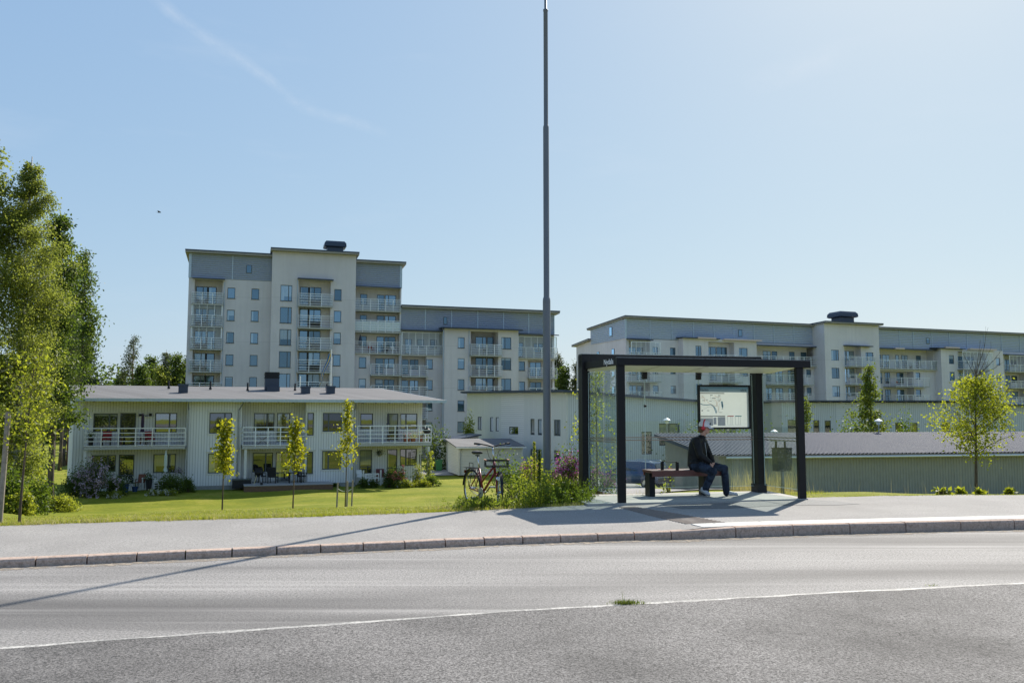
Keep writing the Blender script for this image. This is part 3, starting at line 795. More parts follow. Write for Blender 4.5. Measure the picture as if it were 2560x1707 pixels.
for k, z in enumerate(ZT[:3]):
    window(A, GA, 21.14, 22.08, z - 1.35, z + .08, 1.47, sill=False); window(A, GA, 23.41, 24.42, z - 2.1, z + .08, 1.47, name='door', sill=False, bars=(z - 1.3,)); window(A, GA, 24.5, 26.0, z - 1.35, z + .08, 1.47, mull=(25.0,), sill=False)
    balcony(A, GA, 20.25, 26.4, z - 2.2, z - .8, -.3, 1.5, ('low', 'frost', None)[k], posts=1.05)
for k, z in enumerate(ZT[3:]):
    window(A, GA, 20.92, 21.88, z - 1.43, z, .10)
    window(A, GA, 23.3, 24.4, z - 2.1, z - .02, 1.47, name='door', sill=False, bars=(z - 1.3,)); window(A, GA, 24.5, 25.9, z - 1.35, z - .02, 1.47, sill=False, mull=(25.1,))
    balcony(A, GA, 22.42, 26.42, z - 2.25, z - .98, -1.1, 1.5, posts=1.0)
# lower wing: glazed top balcony, then shorter ones
for x, dr in ((27.3, True), (29.0, False), (30.8, False)):
    window(A, GA, x, x + .95, 10.1 if dr else 10.9, 12.15, 1.47, name='door' if dr else 'window', sill=False)
balcony(A, GA, 26.5, 32.3, 10.02, 11.12, -.3, 1.5, 'full:12.95', (False, False), 1.1)
for k, z in enumerate(ZT[3:]):
    window(A, GA, 26.85, 27.85, z - 2.2, z - .1, 1.47, name='door', sill=False); window(A, GA, 28.0, 29.2, z - 1.5, z - .1, 1.47, sill=False, mull=(28.7,))
    balcony(A, GA, 26.5, 30.05, z - 2.36, z - 1.07, -1.1, 1.5, posts=1.15)
    window(A, GA, 30.0, 30.9, z - 1.43, z - .10, .10)
for k, z in enumerate(ZT[2:]):
    window(A, GA, 34.04, 34.98, z - 1.46, z, -1.4); window(A, GA, 40.19, 41.62, z - 1.45, z + .18, -1.4, mull=(40.75,))
    window(A, GA, 36.9, 38.44, z - 1.35, z + .28, -.03, mull=(37.9,), sill=False); window(A, GA, 38.56, 39.5, z - 2.0, z + .28, -.03, name='door', sill=False, bars=(z - 1.3,))
    balcony(A, GA, 35.72, 40.1, z - 2.3, z - .98, -2.3, 0, 'low' if k == 0 else None, posts=1.05)
window(A, GA, 43.2, 44.3, 10.0, 12.05, 1.47, name='door', sill=False); window(A, GA, 45.9, 47.3, 10.7, 12.0, 1.47, sill=False, mull=(46.6,))
balcony(A, GA, 42.9, 48.8, 9.9, 11.22, -.5, 1.5, 'full:12.8', posts=1.1)
for k, z in enumerate(ZT[3:6]):
    window(A, GA, 43.2, 44.1, z - 1.45, z - .15, .10); window(A, GA, 45.3, 47.0, z - 2.1, z - .15, 1.47, name='door', sill=False, mull=(46.2,))
    balcony(A, GA, 44.45, 48.6, z - 2.35, z - 1.1, -.9, 1.5, posts=1.0)
for x, y, z0, z1 in ((3.72, -.06, GA, 18.6), (12.72, S2 - .07, GA, 19.2), (26.5, -.08, GA, 13.1), (32.05, -1.45, GA, 13.2), (35.6, -1.58, GA, 13.3)):
    MB().tube([(x, y, z0), (x, y, z1)], .05, 6).build('drainpipe', M['band_trim'], A, loc=(0, 0, -GA))

# ---------------------------------------------------------------- apartment block at the right
FB = Facade(1561, 135, 20)
GB = -4.3
B = thing('apartment_block', 'long beige apartment block with blue-grey top storey behind the bus shelter', 'apartment block', (*FB.o, GB), FB.yaw)
ZB = [12.6, 9.55, 6.48, 3.42]
ST = -3.0
wall = MB()
hb = [(8.3, 9.3, z - 1.3, z, .1, False) for z in ZB] + [(5.1, 6.1, z - 1.3, z, .1, False) for z in ZB] + [loggia(.9, 4.6, GA, 13.5, [], 1.5)]
hb += [loggia(23.8, 36.3, 10.0, 13.4, [], 1.6), loggia(26.5, 34.4, GA, 9.7, [], 1.6)] + [(34.8, 35.8, z - 1.35, z, .1, False) for z in ZB[1:]]
front(wall, .35, 36.3, GB, 13.8, 0, hb); shell(wall, .35, 36.3, 0, 13, GB, 16.6)
wall.box(.4, 6, 13.01, 19, GB, 14.4)
hb = [(12.1, 13.2, z - 1.5, z + .3, .1, False) for z in ZB] + [(20.3, 21.95, z - 1.45, z + .15, .1, False) for z in ZB] + [loggia(14.5, 19.4, GB, 13.6, [], 1.4)]
front(wall, 9.8, 23.75, GB, 14.05, -1.5, hb); shell(wall, 9.8, 23.75, -1.5, 3, GB, 14.05)
hb = [(37.6, 39.2, z - 1.6, z + .2, .1, False) for z in ZB] + [(44.9, 46.56, z - 1.5, z - .05, .1, False) for z in ZB] + [loggia(40.4, 43.9, GB, 13.5, [], 1.4)]
front(wall, 36.3, 47.9, GB, 17.2, ST, hb); shell(wall, 36.3, 47.9, ST, 13, GB, 17.2)
hb = [loggia(48.2, 63.1, 10.0, 13.6, [], 1.6), loggia(49.5, 58.3, GB, 9.6, [], 1.6)] + [(58.74, 59.84, z - 1.35, z - .1, .1, False) for z in ZB[1:]] + [loggia(80.5, 86, GB, 13.1, [], 1.6)]
front(wall, 47.9, 88, GB, 13.75, 0, hb); shell(wall, 47.9, 88, 0, 13, GB, 16.6)
hb = [(65.06, 66.26, z - 1.55, z + .05, .1, False) for z in ZB] + [(76.5, 77.5, z - 1.6, z - .2, .1, False) for z in ZB] + [loggia(67.2, 74.0, GB, 13.4, [], 1.4)]
front(wall, 63.2, 78.3, GB, 13.75, -1.6, hb); shell(wall, 63.2, 78.3, -1.6, 3, GB, 13.75)
wall.build('wall', stucco('hazed_stucco', (0.67, 0.645, 0.665)), B, loc=(0, 0, -GB))  # stucco paler than the left block's: distance haze and glare put into the colour
cladding(B, GB, .3, 36.3, 13.85, 17.05, -.05, .3); cladding(B, GB, 47.9, 88, 13.72, 17.0, -.05, .3)
mbs = MB(); ribbed(mbs, 0, 12.6, 13.85, 16.9, 0, .3)
MB().add([(.28 - p[1], p[0], p[2]) for p in mbs.v], mbs.f).build('metal_cladding', M['band_hazed'], B, loc=(0, 0, -GB))
for x in (.35, 4.65, 8.66, 12.63, 16.51, 20.34, 24.31, 28.29, 32.34, 48.0, 55.3, 58.46, 62.81, 67.0, 71.28, 75.55, 79.9, 84.6):
    w = .17 if x in (.35,) else .06
    MB().box(x - w, x + w, -.11, -.02, 13.8, 16.95).build('cover_strip', M['band_trim'], B, loc=(0, 0, -GB))
for r in ([(-.1, -.75, 17.42), (36.5, -.75, 17.36), (36.5, 13.6, 16.7), (-.1, 13.6, 16.7)], [(47.9, -.75, 17.42), (88.6, -.75, 17.42), (88.6, 13.6, 16.7), (47.9, 13.6, 16.7)],
          [(36.0, ST - .7, 17.62), (48.4, ST - .7, 17.62), (48.4, 13.3, 17.1), (36.0, 13.3, 17.1)], [(-.2, 12.8, 14.9), (6.3, 12.8, 14.9), (6.3, 19.8, 14.3), (-.2, 19.8, 14.3)]):
    roof_slab(B, GB, r, .36)
roof_vent(B, GB, 43.9, 1.2, 17.5, 4.0, 2.45)
for x0, x1, z, y in ((.5, 4.8, 13.75, -.9), (9.4, 16.4, 14.2, -2.1), (23.6, 38.1, 13.5, -1.0), (40.2, 45.8, 13.65, ST - .9), (48.1, 63.5, 13.65, -.9), (62.2, 68.5, 13.95, -2.2), (79.9, 88.4, 13.25, -1.2)):
    MB().slab([(x0, y, z - .02), (x1, y, z - .06), (x1, .3, z + .08), (x0, .3, z + .12)], .16).build('canopy', M['navy'], B, loc=(0, 0, -GB))
awn = plain('pinkish_awning', (0.62, 0.50, 0.46), 0.6)
for x0, x1, z, y in ((12.2, 15.6, 14.12, -2.05), (17.1, 24.4, 14.02, -2.05), (53.3, 55.4, 13.6, -1.05), (63.6, 66.9, 13.95, -2.3), (69.3, 75.9, 13.85, -2.3)):
    MB().box(x0, x1, y - .12, y + .45, z - .12, z + .12).build('awning', awn, B, loc=(0, 0, -GB))
window(B, GB, 21.24, 22.0, 14.78, 15.92, -.09, sill=False); window(B, GB, 61.48, 62.28, 14.72, 15.8, -.09, sill=False)
for k, z in enumerate(ZB):
    window(B, GB, 8.3, 9.3, z - 1.3, z, .1, sill=False); window(B, GB, 5.1, 6.1, z - 1.3, z, .1, sill=False)
    window(B, GB, 1.1, 2.9, z - 1.4, z, 1.47, sill=False, mull=(2.2,)); window(B, GB, 3.05, 4.2, z - 2.1, z, 1.47, name='door', sill=False)
    balcony(B, GB, .5, 5.85, z - 2.4, z - 1.05, -1.5, 1.5, 'full:%f' % (z + .65) if k == 0 else None, posts=1.2)
    window(B, GB, 12.1, 13.2, z - 1.5, z + .3, -1.4, mull=(12.75,), sill=False); window(B, GB, 20.3, 21.95, z - 1.45, z + .15, -1.4, mull=(20.8,), sill=False)
    window(B, GB, 14.8, 16.8, z - 2.1, z + .3, -.13, name='door', sill=False, mull=(15.8,)); window(B, GB, 16.9, 18.9, z - 1.4, z + .3, -.13, mull=(17.9,), sill=False)
    balcony(B, GB, 14.6, 20.0, z - 2.4, z - 1.2, -2.9, -.1, posts=1.3)
    window(B, GB, 37.6, 39.2, z - 1.6, z + .2, ST + .1, mull=(38.75,), sill=False); window(B, GB, 44.9, 46.56, z - 1.5, z - .05, ST + .1, mull=(45.4,), sill=False)
    window(B, GB, 40.55, 41.9, z - 2.2, z + .2, ST + 1.37, name='door', sill=False); window(B, GB, 42.0, 43.6, z - 1.4, z + .2, ST + 1.37, mull=(42.6,), sill=False)
    balcony(B, GB, 40.35, 45.8, z - 2.45, z - .95, ST - 1.2, ST + 1.4, 'low' if k == 0 else None, posts=1.25)
    window(B, GB, 65.06, 66.26, z - 1.55, z + .05, -1.5, sill=False); window(B, GB, 76.5, 77.5, z - 1.6, z - .2, -1.5, sill=False)
    window(B, GB, 68.0, 70.2, z - 2.2, z, -.23, name='door', sill=False, mull=(69.1,)); window(B, GB, 70.4, 72.8, z - 1.4, z, -.23, mull=(71.6,), sill=False)
    balcony(B, GB, 66.9, 74.3, z - 2.4, z - 1.0, -3.0, -.2, 'full:%f' % (z + .6) if k < 2 else None, posts=1.25)
    window(B, GB, 82.0, 83.6, z - 2.2, z - .2, 1.57, name='door', sill=False, mull=(82.8,)); window(B, GB, 84.0, 85.4, z - 1.5, z - .2, 1.57, sill=False)
    balcony(B, GB, 80.4, 88.2, z - 2.5, z - 1.35, -1.2, 1.6, 'full:%f' % (z + .4) if k == 0 else None, posts=1.3)
for x, d_ in ((27.2, 1.6), (29.0, 1.1), (32.6, 1.1), (35.0, 1.2), (51.2, 1.3), (52.8, 1.6), (55.8, .8), (57.2, 1.4), (60.6, 1.1)):
    window(B, GB, x, x + d_, 10.3, 12.65, 1.57, name='door', sill=False, mull=(x + d_ * .55,) if d_ > 1.3 else ())
balcony(B, GB, 23.75, 38.0, 10.22, 11.6, -.9, 1.6, None, posts=1.45); balcony(B, GB, 48.0, 63.3, 10.13, 11.58, -.7, 1.6, 'low', posts=1.45)
for z in ZB[1:]:
    for x, d_ in ((27.3, 1.6), (29.6, 1.5), (32.2, 1.6), (51.0, 1.6), (53.2, 1.2), (55.9, 1.6)):
        window(B, GB, x, x + d_, z - 2.1, z - .1, 1.57, name='door', sill=False, mull=(x + d_ * .5,))
    window(B, GB, 34.8, 35.8, z - 1.35, z, .1, sill=False); window(B, GB, 58.74, 59.84, z - 1.35, z - .1, .1, sill=False)
    balcony(B, GB, 26.65, 35.3, z - 2.52, z - 1.07, -1.3, 1.6, posts=1.3); balcony(B, GB, 52.8, 60.55, z - 2.55, z - 1.15, -1.4, 1.6, posts=1.3)
for y, zt, zb in ((4.5, 16.1, 14.6), (3.9, 12.5, 11.0), (9.5, 12.4, 11.3), (3.9, 9.5, 8.0), (9.5, 9.5, 8.2), (3.9, 6.4, 5.0), (9.5, 6.4, 5.1)):
    w = MB(); w.box(.19 if zt > 14 else .27, .40, y, y + .9, zb, zt); w = w.build('window', M['trim'], B, loc=(0, 0, -GB))
    x = .17 if zt > 14 else .25
    MB().quad((x, y + .06, zb + .06), (x, y + .84, zb + .06), (x, y + .84, zt - .06), (x, y + .06, zt - .06)).build('pane', M['pane'], w)
MB().box(-.05, .34, 6.6, 7.4, 8.9, 13.9).build('drainpipe', M['band_trim'], B, loc=(0, 0, -GB)) if False else None

# ---------------------------------------------------------------- low boarded terrace at the left
FR = Facade(188, 57, 19)
GR = -3.3
Rh = thing('terraced_house', 'low two storey house of grey boards with felt roof and long balconies', 'house', (*FR.o, GR), FR.yaw)
k3 = lambda x, y: (140 + x * .21683, 930 + y * .21683)
k4 = lambda x, y: (600 + x * .22959, 930 + y * .22959)
def rect(F, k, x0, x1, yt, yb, y):
    a, b = F.hit(*k(x0, (yt + yb) / 2), y), F.hit(*k(x1, (yt + yb) / 2), y)
    xm = (x0 + x1) / 2
    return a[0], b[0], F.hit(*k(xm, yb), y)[2], F.hit(*k(xm, yt), y)[2]
RD = 1.35                                   # depth of the balcony recesses
bay = [(8.41, 9.9, .42, 1.86, .08, False), (8.4, 9.86, -2.3, -.93, .08, False)]
bay2 = [(15.04, 15.5, .24, 1.86, .08, False), (15.04, 15.5, -2.5, -.9, .08, False), (16.12, 17.5, .5, 1.86, .08, False), (16.12, 17.5, -2.2, -.86, .08, False)]
wall = MB()
front(wall, 6.95, 10.55, GR - .8, 2.62, 0, bay); front(wall, 14.92, 18.5, GR - .8, 2.62, 0, bay2)
for x in (6.95, 10.55, 14.92, 18.5): wall.quad((x, 0, GR - .8), (x, RD + .05, GR - .8), (x, RD + .05, 2.75), (x, 0, 2.62))
REC = []                                    # windows of the recesses: rect, mullions, is_door
def rec(k, x0, x1, yt, yb, mull=None, door=False):
    a, b, c, d = rect(FR, k, x0, x1, yt, yb, RD)
    REC.append((a, b, max(c, GR + .15), d, (lerp(a, b, mull),) if mull else (), door))
rec(k3, 430, 710, 475, 690, .66); rec(k3, 735, 920, 470, 850, None, True); rec(k3, 1140, 1395, 470, 700, .66)
rec(k3, 410, 690, 955, 1150, .66); rec(k3, 720, 900, 950, 1290, None, True); rec(k3, 1120, 1382, 942, 1160, .66)
rec(k4, 150, 375, 445, 640, .64); rec(k4, 400, 545, 445, 760, None, True); rec(k4, 135, 360, 875, 1090, .64); rec(k4, 385, 535, 870, 1190, None, True)
rec(k4, 1310, 1447, 450, 620); rec(k4, 1600, 1722, 450, 740, None, True); rec(k4, 1745, 1930, 450, 620, .34)
rec(k4, 1300, 1437, 845, 1110, None, True); rec(k4, 1600, 1712, 837, 1130, None, True); rec(k4, 1740, 1925, 832, 1020, .36)
for a, b in ((-.2, 6.95), (10.55, 14.92), (18.5, 23.75)):
    front(wall, a, b, GR - .8, 2.85, RD, [(r[0], r[1], r[2], r[3], .06, False) for r in REC if a < (r[0] + r[1]) / 2 < b])
# left and right end walls, rear; the plan is skewed like the roof
e0, e1 = FR.local(-33.2, 64.8), FR.local(-11.2, 70.0)
wall.quad((-.2, RD, GR - .8), (-.2, RD, 2.85), (e0[0], e0[1], 3.7), (e0[0], e0[1], GR - .8))
wall.quad((23.75, RD, GR - .8), (e1[0], e1[1], GR - .8), (e1[0], e1[1], 3.6), (23.75, RD, 2.85))
wall.quad((e0[0], e0[1], GR - .8), (e0[0], e0[1], 3.7), (e1[0], e1[1], 3.6), (e1[0], e1[1], GR - .8))
wall.box(-.22, .42, 1.28, RD - .001, GR - .8, 2.8)
wall.build('wall', M['house'], Rh, loc=(0, 0, -GR))
mb = MB().box(6.93, 10.57, -.02, .4, GR - .3, GR + .16).box(14.9, 18.52, -.02, .4, GR - .3, GR + .16); mb.build('plinth', M['plinth'], Rh, loc=(0, 0, -GR))
for x0, x1, zb, zt, mull in ((8.41, 9.9, .42, 1.86, (9.42,)), (8.4, 9.86, -2.3, -.93, ()), (15.04, 15.5, .24, 1.86, ()), (15.04, 15.5, -2.5, -.9, ()), (16.12, 17.5, .5, 1.86, (16.55,)), (16.12, 17.5, -2.2, -.86, (16.58,))):
    w = window(Rh, GR, x0, x1, zb, zt, .06, mull, 'pane_house', sill=False)
    m_ = MB(); t = .09
    m_.box(x0 - t, x0, -.03, .05, zb - t, zt + t); m_.box(x1, x1 + t, -.03, .05, zb - t, zt + t); m_.box(x0, x1, -.03, .05, zb - t, zb); m_.box(x0, x1, -.03, .05, zt, zt + t)
    m_.box(x0 - t - .06, x1 + t + .06, -.07, .02, zt + t + .002, zt + t + .03)
    m_.build('casing', M['offwhite'], w)
for a, b, c, d, mu, door in REC:
    w = window(Rh, GR, a, b, c, d, RD + .02, mu, 'pane_house', name='door' if door else 'window', sill=False, bars=(lerp(c, d, .30),) if door else ())
    t = .10; m_ = MB(); m_.box(a - t, a, RD - .03, RD + .03, c - .02, d + t); m_.box(b, b + t, RD - .03, RD + .03, c - .02, d + t); m_.box(a, b, RD - .03, RD + .03, d, d + t)
    m_.build('casing', M['offwhite'], w)
# felt roof: laid lengths with welded seams
def felt_mat():
    t = NT('roof_felt'); v = t.coord(rot=(0, 0, -rad(0))); x, y, z = t.sep(v)[:3]
    s = t.math('ADD', x, t.math('MULTIPLY', y, .62))
    f1 = t.math('LESS_THAN', t.math('FRACT', t.math('DIVIDE', s, 1.02)), .035); f2 = t.math('LESS_THAN', t.math('FRACT', t.math('DIVIDE', t.math('ADD', y, 0.9), 4.6)), .012)
    n = t.noise(t.coord(), .6, 5); g = t.noise(t.coord(), 40, 3, .7)
    fl = t.node('TexWhiteNoise', noise_dimensions='1D'); t.link(t.math('FLOOR', t.math('DIVIDE', s, 1.02)), fl.inputs['W'])
    c = t.mix(t.math('MULTIPLY', t.math('ADD', n, fl.outputs[0]), .5), (0.135, 0.13, 0.13), (0.20, 0.195, 0.195))
    c = t.mix(t.math('MULTIPLY', g, .3), c, (0.09, 0.09, 0.09))
    c = t.mix(t.math('MULTIPLY', t.math('MAXIMUM', f1, f2), .75), c, (0.05, 0.05, 0.052))
    return t.done(t.principled(c, .8, spec=.3))
M['felt'] = felt_mat()
pl = lambda X, Y, z: (*FR.local(X, Y), z)
RF = [(-.05, -.75, 2.80), (25.1, -.75, 2.80), pl(-10.8, 71.0, 3.9), pl(-33.7, 65.5, 3.98)]
rmb = MB().slab(RF, .06)
roof = rmb.build('roof', M['felt'], Rh, loc=(0, 0, -GR))
g = MB()
for i in range(4):
    a, b = Vector(RF[i]), Vector(RF[(i + 1) % 4])
    if i != 2: g.bar(a + Vector((0, 0, -.10)), b + Vector((0, 0, -.10)), .06, .20)
g.build('gutter', M['band_trim'], roof)
g = MB()
for x in axis((.2, 24.8, 1.0)):
    if 6.9 < x < 10.6 or 14.9 < x < 18.6: continue
    g.bar((x, -.6, 2.62), (x, RD, 2.86), .10, .17)
g.build('rafter', M['wood_grey'], roof)
sm = MB().slab([(p[0], p[1] + (.05 if i < 2 else 0), p[2] - .065) for i, p in enumerate(RF)], .03); sm.build('eaves', M['soffit'], roof)
# hips that mark the stepped bays on the eaves
for x in (10.8, 14.9):
    pass
nrm = None
def on_roof(px, py):
    """point of the felt roof behind a pixel"""
    a, b, c = [Vector((*FR.world(p[0], p[1]), p[2])) for p in RF[:3]]
    n = (b - a).cross(c - a).normalized(); o = Vector((0, 0, CAM_H)); d = Vector(sight(px, py))
    return o + d * ((a - o).dot(n) / d.dot(n))
def pxm(p): return F_PX / p.y               # pixels per metre there
vent_i = 0
for (px, pyb, h), where in (((422, 970, 88), 'leftmost, beside the square vent box'), ((526, 972, 88), 'alone between vent box and big chimney'), ((619, 976, 90), 'just left of the big chimney'),
                    ((737.5, 976, 80), 'left of the second square vent box'), ((817, 975, 70), 'beside the third square vent box')):
    p = on_roof(px, pyb); hh = h * .2168 / pxm(p)
    mb = MB().lathe([(.10, -.05), (.10, .08), (.07, .14), (.065, hh), (.0, hh)], (0, 0, 0), 10)
    tag(mb.build('vent_pipe', M['black_matt'], smooth=False, loc=p), 'thin black vent pipe on the felt roof, ' + where, 'vent pipe', 'black vent pipes on the low roof')
for (x0, x1, yt, yb), where in (((446, 470, 960, 980.5), 'leftmost of the three'), ((752, 775, 965, 983), 'middle one, right of the chimney'),
                    ((815, 837, 965, 983), 'rightmost of the three')):
    p = on_roof((x0 + x1) / 2, yb); s = pxm(p); w, h = (x1 - x0) / s * .92, (yb - yt) / s
    t = thing('roof_vent', 'square dark blue vent box on the felt roof, ' + where, 'roof vent', p, FR.yaw, 'square vent boxes on the low roof')
    MB().box(-w / 2, w / 2, -w / 2, w / 2, -.1, h * .72).build('housing', M['navy'], t)
    MB().box(-w * .56, w * .56, -w * .56, w * .56, h * .72, h).build('cap', M['navy'], t)
p = on_roof(679, 974); s = pxm(p); w = 34 / s; h = 44 / s
t = thing('ventilation_chimney', 'tall dark ventilation chimney with black louvred head on the felt roof', 'chimney', p, FR.yaw)
MB().box(-w / 2, w / 2, -w / 2, w / 2, -.2, h * .62).build('shaft', M['navy'], t)
hd = MB()
for i in range(4): hd.box(-w * (.52 - .02 * (i % 2)), w * (.52 - .02 * (i % 2)), -w * .52, w * .52, h * (.64 + .09 * i), h * (.71 + .09 * i))
hd.box(-w * .4, w * .4, -w * .4, w * .4, h * .6, h * .98); hd.build('louvre_head', M['black_matt'], t)
p = on_roof(683, 976.5); w = 29 / s
MB().box(-w / 2, w / 2, -.5, .35, -.1, 10 / s).build('roof_hatch', M['navy'], None, loc=p)
tag(bpy.data.objects['roof_hatch'], 'low grey blue hatch on the felt roof in front of the big chimney', 'roof hatch')
bpy.data.objects['roof_hatch'].rotation_euler.z = FR.yaw
# balconies
def rbal(x0, x1, zb, zt, yf, posts, side):
    s = MB().box(x0, x1, yf, RD, zb - .24, zb - .04).build('balcony', M['slab'], Rh, loc=(0, 0, -GR))
    r = MB(); path = [(x0 + .03, yf + .03), (x1 - .03, yf + .03)]
    if side[0]: path.insert(0, (x0 + .03, RD))
    if side[1]: path.append((x1 - .03, RD))
    for (a, b), (c, d) in zip(path, path[1:]):
        for z in (zb + .02, lerp(zb, zt, .27), lerp(zb, zt, .5), lerp(zb, zt, .73)): r.bar((a, b, z), (c, d, z), .045)
        r.bar((a, b, zt), (c, d, zt), .07, .06)
        n = max(1, round(math.hypot(c - a, d - b) / posts))
        for i in range(int(n) + 1):
            x, y = lerp(a, c, (i + .0) / n), lerp(b, d, i / n); r.box(x - .03, x + .03, y - .03, y + .03, zb - .2, zt)
    r.build('railing', M['rail'] if x0 > 8 else M['white'], s)
    MB().box(x0, x1, yf + .01, RD, zb - .038, zb - .012).build('deck', M['wood_grey'], s)
    return s
rbal(.62, 6.93, -.36, .81, -.35, 1.03, (True, False)); rbal(10.6, 14.88, -.41, .84, -.55, .8, (True, True)); rbal(18.54, 24.05, -.31, .91, -.55, .95, (False, True))
ps = MB()
for x, y in ((.75, -.2), (10.85, -.4), (23.85, -.4)): ps.box(x - .09, x + .09, y - .09, y + .09, GR, -.62)
ps.build('post', M['offwhite'], Rh, loc=(0, 0, -GR)) if False else [MB().box(x - .09, x + .09, y - .09, y + .09, GR, -.62).build('balcony_post', M['offwhite'], Rh, loc=(0, 0, -GR)) for x, y in ((.75, -.2), (10.85, -.4), (23.85, -.4))]
for x in (7.05, 10.6, 18.4):
    d = MB(); d.tube([(x, -.68, 2.68), (x, -.6, 2.5), (x + (.25 if x < 11 and x > 8 else 0) * -1, -.1, 2.05), (x - (.25 if x < 11 and x > 8 else 0), -.08, GR + .1)], .045, 6)
    d.build('drainpipe', M['steel'], Rh, loc=(0, 0, -GR))
# stained soffit side of the wooden terrace in front of the middle flat
MB().box(10.75, 16.6, -2.6, RD - .01, GR - .5, GR + .24).build('terrace_deck', M['wood_brown'], None, loc=(*FR.o, 0))
dk = bpy.data.objects['terrace_deck']; dk.rotation_euler.z = FR.yaw
tag(dk, 'low wooden terrace deck carrying the black barbecue and dark chairs', 'terrace')
MB().box(10.74, 16.62, -2.62, RD - .02, GR + .242, GR + .28).build('decking', plain('grey_decking', (0.33, 0.32, 0.30), .8, 0, .12, 9), dk)

# ---------------------------------------------------------------- pale house in the middle distance
FP = Facade(1416.5, 71, 20)
GP = -3.5
Ph = thing('terraced_house', 'pale two storey boarded house with narrow windows between the lamp post and the shelter', 'house', (*FP.o, GP), FP.yaw)
LD = 28.0
wall = MB()
top = lambda y: lerp(3.62, 4.25, y / LD)
FS = Facade(1416.5, 71, 20 - 90)            # the long side, seen obliquely
sw = []
k2 = lambda x, y: (980 + x * .26781, 740 + y * .26781)
def side_hit(px, py):
    X = FS.hit(px, py, 0); return -X[0], X[2]
for x0, x1, yt, yb in ((800, 838, 1125, 1250), (915, 945, 1130, 1265), (968, 997, 1130, 1262), (1093, 1178, 1218, 1290), (1293, 1330, 1145, 1295), (1360, 1398, 1148, 1298), (1512, 1572, 1153, 1305)):
    a, za = side_hit(*k2(x0, yt)); b, zb = side_hit(*k2(x1, yt)); c, zc = side_hit(*k2((x0 + x1) / 2, yb))
    sw.append((min(a, b), max(a, b), zc, (za + zb) / 2))
for x0, x1, yt, yb in ((1293, 1398, 1430, 1545), (1512, 1572, 1440, 1540)):
    a, za = side_hit(*k2(x0, yt)); b, zb = side_hit(*k2(x1, yt)); c, zc = side_hit(*k2((x0 + x1) / 2, yb)); sw.append((min(a, b), max(a, b), zc, (za + zb) / 2))
p1, p2 = side_hit(*k2(1230, 1100))[0], side_hit(*k2(1020, 1100))[0]
def sidewall(y0, y1, mat, name):
    mb = MB(); q = MB()
    hs = [(a, b, c, d, .1, False) for a, b, c, d in sw if y0 < (a + b) / 2 < y1]
    front(q, y0, y1, GP, top(y0), 0, hs)
    q.quad((y0, 0, top(y0)), (y1, 0, top(y0)), (y1, 0, top(y1)), (y0, 0, top(y0) + .001))
    mb.add([(p[1], p[0], p[2]) for p in q.v], q.f)
    o = mb.build(name, mat, Ph, loc=(0, 0, -GP)); return o
vb = boards('pale_house_side_boards', (0.70, 0.70, 0.665), .2, .18, 1, .66)
sidewall(0, p1, vb, 'wall'); sidewall(p1, p2, M['house2_h'], 'wall'); sidewall(p2, LD, vb, 'wall')
wall = MB()
FWt = lambda x: lerp(3.62, 2.85, x / 12.5)
hs = [(6.9, 7.9, -1.6, .3, .1, False), (8.6, 10.6, -.9, 1.0, .1, False)]
front(wall, 0, 12.6, GP, 2.8, 0, hs)
wall.quad((0, 0, 2.8), (12.6, 0, 2.8), (12.6, 0, 2.83), (0, 0, 3.62))
wall.quad((12.6, 0, GP), (12.6, LD, GP), (12.6, LD, 2.83), (12.6, 0, 2.83)); wall.quad((0, LD, GP), (12.6, LD, GP), (12.6, LD, 2.83), (0, LD, 4.25))
wall.build('wall', M['house2'], Ph, loc=(0, 0, -GP))
MB().slab([(-.6, -.5, 3.78), (13.2, -.5, 2.98), (13.2, LD + .6, 3.1), (-.6, LD + .6, 4.42)], .2).build('roof', M['navy'], Ph, loc=(0, 0, -GP))
raf = MB()
for y in axis((.4, LD, 1.6)): raf.bar((-.5, y, top(y) + .04), (.0, y, top(y) + .0), .09, .16)
raf.build('rafter', M['wood_grey'], Ph, loc=(0, 0, -GP))
for a, b, c, d in sw:
    f = MB(); t = .07
    for y0, y1, z0, z1 in ((a, a + t, c, d), (b - t, b, c, d), (a + t, b - t, d - t, d), (a + t, b - t, c, c + t)): f.box(.03, .09, y0, y1, z0, z1)
    if b - a > 1.2: f.box(.028, .09, (a + b) / 2 - .05, (a + b) / 2 + .05, c + t, d - t)
    w = f.build('window', M['trim_grey'], Ph, loc=(0, 0, -GP))
    MB().quad((.06, a, c), (.06, b, c), (.06, b, d), (.06, a, d)).build('pane', M['pane_house'], w)
window(Ph, GP, 6.9, 7.9, -1.6, .3, .07, sill=False, pane='pane_house'); window(Ph, GP, 8.6, 10.6, -.9, 1.0, .07, sill=False, pane='pane_house', mull=(9.6,))
corner = MB().box(-.03, .12, -.03, -.002, GP, 3.6); corner.build('corner_board', M['offwhite'], Ph, loc=(0, 0, -GP))

